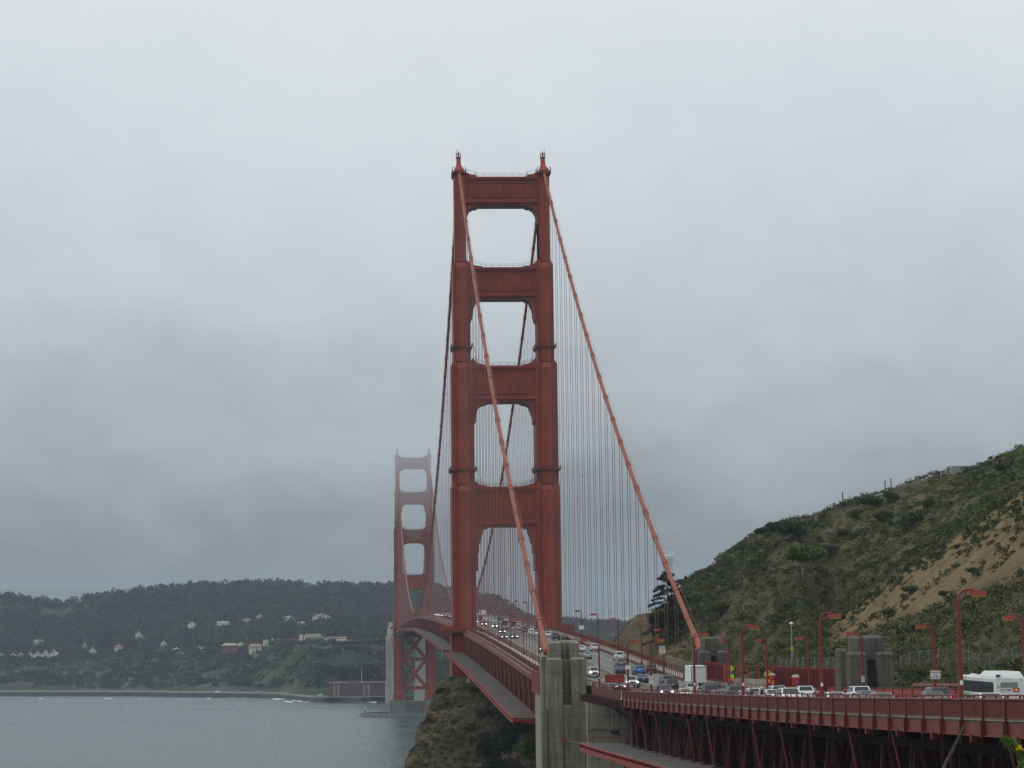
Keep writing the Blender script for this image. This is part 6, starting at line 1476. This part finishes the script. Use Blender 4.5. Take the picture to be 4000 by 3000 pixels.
# pale funnel-shaped cabin behind the right cable
p = atD(2612, 2222, 620); T = empty('equipment_cabin', 'faint pale funnel-shaped cabin on a mast behind the right cable', 'tower cabin', tuple(p)); WC = mat('cabin_white', (.80, .80, .78), .7)
b = MB(); b.tube([(0, 0, 0), (0, 0, .1), (0, 0, 3.0), (0, 0, 3.5), (0, 0, 3.6)], [.2, .75, 1.5, 1.55, 1.4], 12); b.build('cabin', WC, T)
b = MB()
for z_, x_ in ((2.5, -.1), (.9, -.1)): b.box(x_-.12, x_+.12, -1.36+(2.5-z_)*.25, -1.1+(2.5-z_)*.25, z_-.08, z_+.08)
b.build('window', BLACK, T); MB().tube([(0, 0, -40), (0, 0, .2)], .35, 8).build('mast', WC, T)
b = MB()
for k in range(10): a = k*.628; b.bar((1.5*math.cos(a), 1.5*math.sin(a), 3.5), (1.5*math.cos(a), 1.5*math.sin(a), 4.5), .05); b.bar((1.5*math.cos(a), 1.5*math.sin(a), 4.5), (1.5*math.cos(a+.628), 1.5*math.sin(a+.628), 4.5), .05)
b.build('railing', WC, T)

# ---------------------------------------------------------------- far shore buildings
BRICK = mat('fort_brick', (.125, .082, .072), .9, var=.22, scale=.08, streak=.2); STUC = mat('cream_walls', (.62, .56, .46), .9, var=.1, scale=.1); ROOFR = mat('red_brown_roof', (.20, .10, .075), .9); HWALL = mat('white_house_wall', (.66, .65, .60), .9); WIN = mat('dark_window', (.03, .035, .04), .3); SEAW = mat('seawall_stone', (.055, .055, .058), .95, var=.4, scale=.15)
T = empty('seawall', 'long dark stone seawall along the far shore', 'seawall', (0, 0, 0)); b = MB(); tt = np.linspace(tpx(-880), tpx(1560), 150)
for a, c in zip(tt[:-1], tt[1:]):
    da, dc = float(Dsh(a)), float(Dsh(c)); p = [(CV.x+a*da, CV.y+da), (CV.x+c*dc, CV.y+dc)]
    b.add([(p[0][0], p[0][1]-2, -2), (p[1][0], p[1][1]-2, -2), (p[1][0], p[1][1], 4.6), (p[0][0], p[0][1], 4.6), (p[0][0], p[0][1]+1.5, 4.6), (p[1][0], p[1][1]+1.5, 4.6)], [(0, 1, 2, 3), (3, 2, 5, 4)])
b.build('stone_face', SEAW, T); b = MB()
for a, c in zip(tt[:-1], tt[1:]):
    da, dc = float(Dsh(a)), float(Dsh(c)); b.bar((CV.x+a*da, CV.y+da+.5, 4.9), (CV.x+c*dc, CV.y+dc+.5, 4.9), 1.2, .7)
b.build('parapet', CONC_LT, T)
b = MB()
for a, c in zip(tt[:-1], tt[1:]):
    da, dc = float(Dsh(a)), float(Dsh(c)); b.add([(CV.x+a*(da+4), CV.y+da+4, 5.2), (CV.x+c*(dc+4), CV.y+dc+4, 5.2), (CV.x+c*(dc+26), CV.y+dc+26, 6.0), (CV.x+a*(da+26), CV.y+da+26, 6.0)], [(0, 1, 2, 3)])
tag(b.build('promenade', mat('promenade_paving', (.115, .112, .105), .9, var=.15, scale=.05), fix=False), kind='structure')
b = MB(); b.add([(-84, 1676, 5.0), (-8, 1674, 4.6), (-8, 1760, 4.6), (-84, 1760, 5.0)], [(0, 1, 2, 3)]); tag(b.build('fort_apron', bpy.data.materials['promenade_paving'], fix=False), kind='structure')
T = empty('brick_fort', 'low red brown brick fort on the far point, left of the distant tower', 'fort', (0, 1690, 0)); b = MB(); b.box(-78.5, -8, 0, 62, 3, 17.4); b.box(-79, -8, -.5, 62.5, 17.4, 19.0); b.build('wall', BRICK, T)
for x in (-73, -69, -42.5, -38.2): MB().box(x-.9, x+.9, -.8, .5, 3, 17.4).build('stone_pilaster', CONC_LT, T)
b = MB()
for x in frange(-64, -46, 6)+frange(-33, -14, 6.2):
    for z_ in (7.2, 13.2): b.box(x-.5, x+.5, -.06, .1, z_, z_+1.5)
b.build('gun_port', WIN, T); b = MB(); b.box(-60, -48, 20, 30, 19, 21.2); b.build('roof_house', BRICK, T); MB().box(-17.5, -13.5, -.3, .2, 3, 7.2).build('sally_port', mat('grey_gate', (.3, .32, .33), .8), T)
T = empty('flagpole', 'tall thin white flagpole standing on the brick fort', 'flagpole', (-45, 1712, 19)); MB().tube([(0, 0, 0), (0, 0, 14)], [.28, .16], 8).build('pole', WHITE, T); MB().tube([(0, 0, 14), (0, 0, 14.5)], [.3, .1], 8).build('finial', YELLOW, T)
def house(px, py, wpx, hpx, lab, rz=.5, wall=HWALL, roof=ROOFR, D_=None, dep=1.0, hip=False, group=None):
    h = hit(shorebv, px, py); p = h if h else atD(px, py, 3000); k = (p.y-CV.y)/FX; W_ = wpx*k; Hh = hpx*k; T = empty('house', lab, 'house', tuple(p), rz, group); L_ = W_*dep; wl = Hh*.58
    b = MB(); b.box(-W_/2, W_/2, -L_/2, L_/2, -3, wl); b.prism([(-W_/2, wl), (W_/2, wl), (0, Hh*.96)], -L_/2, L_/2); b.build('wall', wall, T)
    b = MB(); e = .5
    for s in (-1, 1): b.add([(s*(W_/2+e), -L_/2-e, wl-.35), (s*(W_/2+e), L_/2+e, wl-.35), (0, L_/2+e, Hh+.1), (0, -L_/2-e, Hh+.1), (s*(W_/2+e), -L_/2-e, wl-.1), (s*(W_/2+e), L_/2+e, wl-.1), (0, L_/2+e, Hh+.4), (0, -L_/2-e, Hh+.4)], [(0, 1, 2, 3), (7, 6, 5, 4), (0, 3, 7, 4), (0, 4, 5, 1), (1, 5, 6, 2)])
    rf = b.build('roof', roof, T); MB().box(-.6, .6, -.6, .6, Hh-.5, Hh+1.5).build('chimney', wall, rf)
    for x in (-W_*.24, W_*.24):
        for zz in (wl*.2, wl*.62): MB().box(x-.55, x+.55, -L_/2-.06, -L_/2+.05, zz, zz+1.3).build('window', WIN, T)
    return T
for px, w_, h_, lab in ((52, 30, 15, 'white house with a brown roof, leftmost whole one of the row'), (82, 24, 17, 'white house second in the row, roof red brown'), (118, 26, 19, 'white house third in the row, half sunk in trees'), (147, 28, 22, 'white house fourth in the row with a tall gable'), (178, 30, 25, 'white house fifth in the row, nearly the tallest'), (212, 32, 28, 'tallest white house at the right end of the row')):
    house(px, 2570, w_*.8, h_, lab, .55, group='white houses in a row on the far shore')
for px, py, w_, h_, lab, rz in ((7, 2568, 26, 12, 'white house cut by the left edge of the picture', .4), (362, 2557, 26, 26, 'square cream house with a steep brown roof among trees', .2), (464, 2542, 28, 20, 'cream house with a wide brown roof, right of the square one', 1.5), (150, 2512, 42, 12, 'long low white house higher up in the far wood', 1.3), (541, 2486, 18, 16, 'small white house alone in the dark far wood', .4),
   (750, 2450, 26, 18, 'white house high in the wood with two chimneys', .3), (872, 2440, 44, 12, 'long pinkish house high in the far wood', 1.5), (965, 2426, 30, 9, 'low beige house roof among far trees', 1.4), (1015, 2416, 16, 14, 'small tan house peeping over far trees', .4), (1130, 2424, 38, 16, 'beige house left of two above the cream building', .7), (1255, 2420, 48, 20, 'beige house with a ragged roof line above the cream building', .8)):
    house(px, py, w_, h_, lab, rz, wall=STUC if 'white' not in lab else HWALL, roof=ROOFR if 'roof' in lab else mat('roof_%d' % px, (.30, .26, .22), .9))
for px, py, w_, h_, lab, rz in ((778, 2537, 30, 8, 'long low white shed left of the dull red building', 1.4), (706, 2556, 26, 6, 'low white shed below the tree line, left of the long shed', 1.5), (690, 2540, 20, 8, 'small grey roofed hut in the gap left of the long shed', .6), (940, 2522, 22, 8, 'small pale hut between the red and tan buildings', .8), (1064, 2509, 14, 12, 'narrow tan hut right of the square beige hut', .4), (640, 2520, 16, 12, 'small pale house among dark trees left of the sheds', .5), (330, 2530, 12, 14, 'narrow white house in the dark wood above the square cream one', .3), (1180, 2440, 24, 10, 'pale house among trees right above the plaza building', 1.2)):
    house(px, py, w_, h_, lab, rz, roof=bpy.data.materials.get('hut_roof') or mat('hut_roof', (.38, .35, .31), .9))
def block(name, px0, px1, pyt, pyb, D_, m, lab, cat, dep=14):
    a = atD(px0, pyb, D_); c = atD(px1, pyb, D_); t_ = atD(px0, pyt, D_).z-a.z; T = empty(name, lab, cat, tuple(a)); return T, (c.x-a.x), t_
T, W_, H_ = block('visitor_building', 1165, 1352, 2480, 2512, 2900, STUC, 'long cream building with tall narrow windows above the far bluff', 'building')
b = MB(); b.box(W_*.12, W_*.50, 0, 16, -6, H_*.86); b.box(0, W_*.12, 3, 14, -6, H_*.5); b.box(W_*.5, W_*.62, 2, 16, -6, H_*.62); b.box(W_*.62, W_, 1, 18, -6, H_*.68); b.box(W_*.62, W_*1.1, -4, 8, -6, H_*.3); b.build('wall', STUC, T)
b = MB(); b.box(W_*.1, W_*.51, -.6, 16.5, H_*.86, H_*.93); b.box(W_*.5, W_*1.01, .3, 18.5, H_*.68, H_*.74); b.build('roof', mat('tan_roof', (.34, .24, .18), .9), T)
b = MB(); b.box(W_*.14, W_*.33, 1, 12, H_*.93, H_*1.06); b.box(W_*.35, W_*.47, 1, 12, H_*.93, H_*1.08); b.box(W_*.02, W_*.1, 3, 10, H_*.5, H_*1.04); b.build('parapet', STUC, T)
for i in range(8): MB().box(W_*(.155+.043*i), W_*(.155+.043*i)+1.7, -.1, .1, H_*.32, H_*.72).build('window', WIN, T)
for i in range(8):
    MB().box(W_*(.65+.042*i), W_*(.65+.042*i)+1.6, .9, 1.1, H_*.42, H_*.58).build('window', WIN, T)
for i in range(5): MB().box(W_*(.66+.07*i), W_*(.66+.07*i)+2.4, -4.1, -3.9, H_*.06, H_*.2).build('window', WIN, T)
T, W_, H_ = block('red_building', 868, 925, 2516, 2542, 2900, BRICK, 'dull red building half hidden by dark far trees', 'building'); REDB = mat('dull_red_wall', (.19, .085, .065), .9); MB().box(0, W_, 0, 14, -5, H_*.8).build('wall', REDB, T); b = MB(); b.taper((-1, W_+1, -1, 15), H_*.8, (3, W_-3, 4, 10), H_*1.1); b.build('roof', mat('pale_roof', (.40, .36, .30), .9), T)
for i in range(4): MB().box(W_*(.12+.22*i), W_*(.12+.22*i)+1.6, -.1, .1, H_*.3, H_*.6).build('window', WIN, T)
T, W_, H_ = block('tan_building', 972, 1020, 2516, 2540, 2860, STUC, 'tan building with an orange roof right of the dull red one', 'building'); MB().box(0, W_, 0, 12, -5, H_*.75).build('wall', STUC, T); MB().taper((-1, W_+1, -1, 13), H_*.75, (2, W_-2, 4, 8), H_).build('roof', mat('orange_roof', (.42, .22, .14), .9), T)
for i in range(4): MB().box(W_*(.1+.23*i), W_*(.1+.23*i)+1.8, -.1, .1, H_*.25, H_*.5).build('window', WIN, T)
T, W_, H_ = block('plaza_building', 1086, 1165, 2497, 2514, 2890, STUC, 'low dark red plaza building left of the cream one', 'building'); MB().box(0, W_, 0, 10, -5, H_*.8).build('wall', mat('plum_wall', (.16, .07, .07), .9), T); MB().box(-1, W_+1, -1, 11, H_*.8, H_).build('roof', mat('plum_roof', (.22, .11, .10), .9), T)
for i in range(6): MB().box(W_*(.06+.155*i), W_*(.06+.155*i)+2, -.1, .1, H_*.2, H_*.55).build('window', WIN, T)
T, W_, H_ = block('beige_hut', 1027, 1047, 2498, 2512, 2900, STUC, 'small square beige hut left of the plaza building', 'building'); MB().box(0, W_, 0, 6, -4, H_*.85).build('wall', STUC, T); MB().box(-.5, W_+.5, -.5, 6.5, H_*.85, H_).build('roof', bpy.data.materials['tan_roof'], T)
def ribbon(name, P, w_, m, lab=None, off=.5):
    b = MB(); Q = [hit(shorebv, *p) for p in P]; Q = [q for q in Q if q]; R_ = []
    for a, c in zip(Q[:-1], Q[1:]): R_ += [a+(c-a)*i/8 for i in range(8)]
    R_.append(Q[-1]); R_ = [Vector((q.x, q.y, (shorebv.ray_cast(Vector((q.x, q.y, 400)), Vector((0, 0, -1)))[0] or q).z+off)) for q in R_]
    for a, c in zip(R_[:-1], R_[1:]): d = (c-a).normalized(); s = Vector((0, 1, 0)) if abs(d.x) > .3 else Vector((1, 0, 0)); b.add([a-s*w_, c-s*w_, c+s*w_, a+s*w_], [(0, 1, 2, 3)])
    return tag(b.build(name, m, fix=False), kind='structure')
PTH = mat('dirt_path', (.30, .26, .19), .95, var=.15, scale=.05)
ribbon('path', [(1065, 2556), (1110, 2553), (1150, 2547), (1190, 2541), (1240, 2538), (1290, 2536)], 3, PTH); ribbon('path', [(1225, 2577), (1290, 2583), (1345, 2591), (1415, 2604)], 3, PTH); ribbon('path', [(1340, 2537), (1370, 2548), (1400, 2562), (1425, 2572)], 3, PTH)
T, W_, H_ = block('retaining_wall', 990, 1065, 2555, 2564, 2840, CONC_LT, 'pale retaining wall on the far bluff below the tan building', 'wall'); MB().box(0, W_, 0, 1.5, -2, H_).build('wall_face', CONC_LT, T)
for px, py, wpx, hpx, lab in ((1262, 2572, 42, 30, 'dark tree clump on the far bluff below the cream building'), (1305, 2560, 30, 22, 'dark tree on the far bluff, right of the clump'), (1278, 2640, 44, 34, 'dark tree left above the brick fort'), (1345, 2655, 55, 40, 'wide dark tree directly behind the brick fort'), (1450, 2650, 58, 48, 'dark tall tree between the fort and the pale pylon'), (1400, 2660, 40, 30, 'dark tree behind the flagpole'), (835, 2570, 30, 26, 'dark tree below the dull red building'), (1120, 2500, 30, 24, 'dark tree rising behind the plaza building'), (245, 2586, 26, 18, 'dark tree at the right end of the white house row'), (35, 2588, 36, 22, 'dark tree before the left houses'), (100, 2585, 28, 20, 'dark tree in front of the third white house'), (495, 2566, 40, 24, 'dark bush below the cream house with wide roof')):
    h = hit(shorebv, px, py)
    if h: k = (h.y-CV.y)/FX; tree('tree', h, (wpx*k, wpx*k*.7, hpx*k*.7), lab, LEAF_F, 700, .12, 1.5, group='dark trees on the far bluff')
for px, py, col, lab in ((851, 2706, 'white', 'white car alone on the far promenade'), (1183, 2703, 'white', 'white car on the far promenade near the surf'), (1252, 2719, 'white', 'white car left of two beside the brick fort'), (1277, 2717, 'silver', 'silver car right of two beside the brick fort'), (1020, 2705, 'grey', 'grey car on the far promenade between two white ones')):
    d = rayd(px, py); p = CV+d*((5.4-CV.z)/d.z) ; o = far.copy(); COL.objects.link(o); o.location = (p.x, p.y+8, 5.6); o.rotation_euler = (0, 0, 1.5); o.material_slots[0].link = 'OBJECT'; o.material_slots[0].material = PT[col]; o.name = 'parked_car'; tag(o, lab, 'car', 'cars on the far promenade'); o.scale = (1.3, 1.3, 1.3)
# surf along the seawall
b = MB()
def foam(px, py, wpx, dep):
    d = rayd(px, py); p = CV+d*((.15-CV.z)/d.z); k = (p.y-CV.y)/FX; n = 18; w_ = wpx*k
    dep *= 7; ring = [(p.x+w_*math.cos(6.283*i/n)*(.7+.5*rnd.random()), p.y+dep*math.sin(6.283*i/n)*(.5+.7*rnd.random()), .12+.01*(len(b.v) % 7)) for i in range(n)]; b.add(ring, [tuple(range(n))])
for px, py, w_, dp in ((960, 2724, 24, 5), (1000, 2722, 18, 5), (900, 2725, 14, 3), (1085, 2730, 22, 9), (1110, 2728, 26, 10), (1150, 2734, 30, 10), (1180, 2738, 24, 8), (1130, 2742, 26, 6), (1412, 2741, 10, 6), (1450, 2743, 18, 6), (1470, 2744, 12, 4), (160, 2728, 18, 3), (430, 2729, 26, 4), (560, 2729, 18, 3), (820, 2727, 16, 4), (1200, 2742, 14, 5)):
    for q in range(3): foam(px+rnd.uniform(-.6, .6)*w_, py+rnd.uniform(-2, 1.5), w_*.35, dp*.5)
tag(b.build('surf', mat('foam', (.60, .63, .63), .6), fix=False), kind='stuff')
# approach viaduct beyond the distant tower
T = empty('approach_viaduct', 'dark red steel viaduct between the pale pylon and the cream building', 'viaduct', (0, 0, 0)); A_ = [atD(1520, 2500, 2390), atD(1470, 2500, 2520), atD(1420, 2503, 2650), atD(1370, 2505, 2780), atD(1300, 2510, 2920)]; b = MB()
for a, c in zip(A_[:-1], A_[1:]): b.bar(a, c, 22, 1.6); b.bar(a-Vector((8, 0, 5)), c-Vector((8, 0, 5)), 1.2, 1.2); b.bar(a-Vector((8, 0, 1)), c-Vector((8, 0, 1)), 1, 2.4)
b.build('deck', SHADE_STEEL, T)
for a, c in zip(A_[:-1], A_[1:]):
    b = MB()
    for i in range(10):
        p = a+(c-a)*i/10-Vector((8, 0, 0)); q = a+(c-a)*(i+1)/10-Vector((8, 0, 0)); b.bar(p-Vector((0, 0, 1)), q-Vector((0, 0, 5)), .5); b.bar(p-Vector((0, 0, 5)), q-Vector((0, 0, 1)), .5)
    b.build('truss_web', SHADE_STEEL, T)
    for s in (-8, 8): MB().bar(a+Vector((s, 0, -1)), a+Vector((s*1.2, 0, -38)), 1.0).build('trestle_leg', SHADE_STEEL, T)
# arch span over the fort
b = MB(); n = 14
for s in (-12, 12):
    P = [Vector((s, 1642, 30+34*math.sin(math.pi*i/n)*.0)) for i in range(1)]
    pts = [Vector((s-2*i/n, 1640+96*i/n, 22+34*math.sin(math.pi*i/n))) for i in range(n+1)]
    for p, q in zip(pts[:-1], pts[1:]): b.bar(p, q, 1.4, 2.0); b.bar(p, Vector((p.x, p.y, 62)), .6)
o = b.build('arch_rib', RED_DK, T)

# ---------------------------------------------------------------- air
def volbox(name, x0, x1, y0, y1, z0, z1, dens, col):
    m = bpy.data.materials.new(name+'_air'); m.use_nodes = True; t = m.node_tree; t.nodes.clear(); ou = t.nodes.new('ShaderNodeOutputMaterial'); v = t.nodes.new('ShaderNodeVolumePrincipled')
    v.inputs['Color'].default_value = (*col, 1); v.inputs['Density'].default_value = dens; v.inputs['Anisotropy'].default_value = .0; t.links.new(v.outputs[0], ou.inputs['Volume'])
    return tag(MB().box(x0, x1, y0, y1, z0, z1).build(name, m), kind='stuff')
volbox('haze', -7950, 7950, -3960, 7950, -1.0, 238, HAZE_D, (.72, .86, 1.0))

def fog_patch():
    """low cloud hanging round the top of the distant tower: a dome bulging downwards, flat on top"""
    cx, cy, zt, rz, rx, ry = 0, 1262, 236.5, 92, 170, 215; V, F = [], []; nu, nv = 40, 14
    for j in range(nv+1):
        a = math.pi/2*j/nv
        for i in range(nu):
            t = 2*math.pi*i/nu; k = 1+.10*math.sin(3*t+1)+.06*math.sin(7*t); s_ = j/nv; q = max(.002, (1-s_)**1.35); V.append((cx+rx*k*q*math.cos(t), cy+ry*k*q*math.sin(t), zt-rz*s_))
    for j in range(nv):
        for i in range(nu): F.append((j*nu+i, j*nu+(i+1) % nu, (j+1)*nu+(i+1) % nu, (j+1)*nu+i))
    V.append((cx, cy, zt)); c = len(V)-1; b = MB(); b.v = V; b.f = F+[((i+1) % nu, i, c) for i in range(nu)]; b.m = [0]*len(b.f)
    m = bpy.data.materials.new('fog_air'); m.use_nodes = True; t = m.node_tree; t.nodes.clear(); ou = t.nodes.new('ShaderNodeOutputMaterial'); v = t.nodes.new('ShaderNodeVolumePrincipled')
    v.inputs['Color'].default_value = (.90, .95, 1, 1); v.inputs['Density'].default_value = .0044; t.links.new(v.outputs[0], ou.inputs['Volume'])
    tag(b.build('fog', m), kind='stuff')
fog_patch()
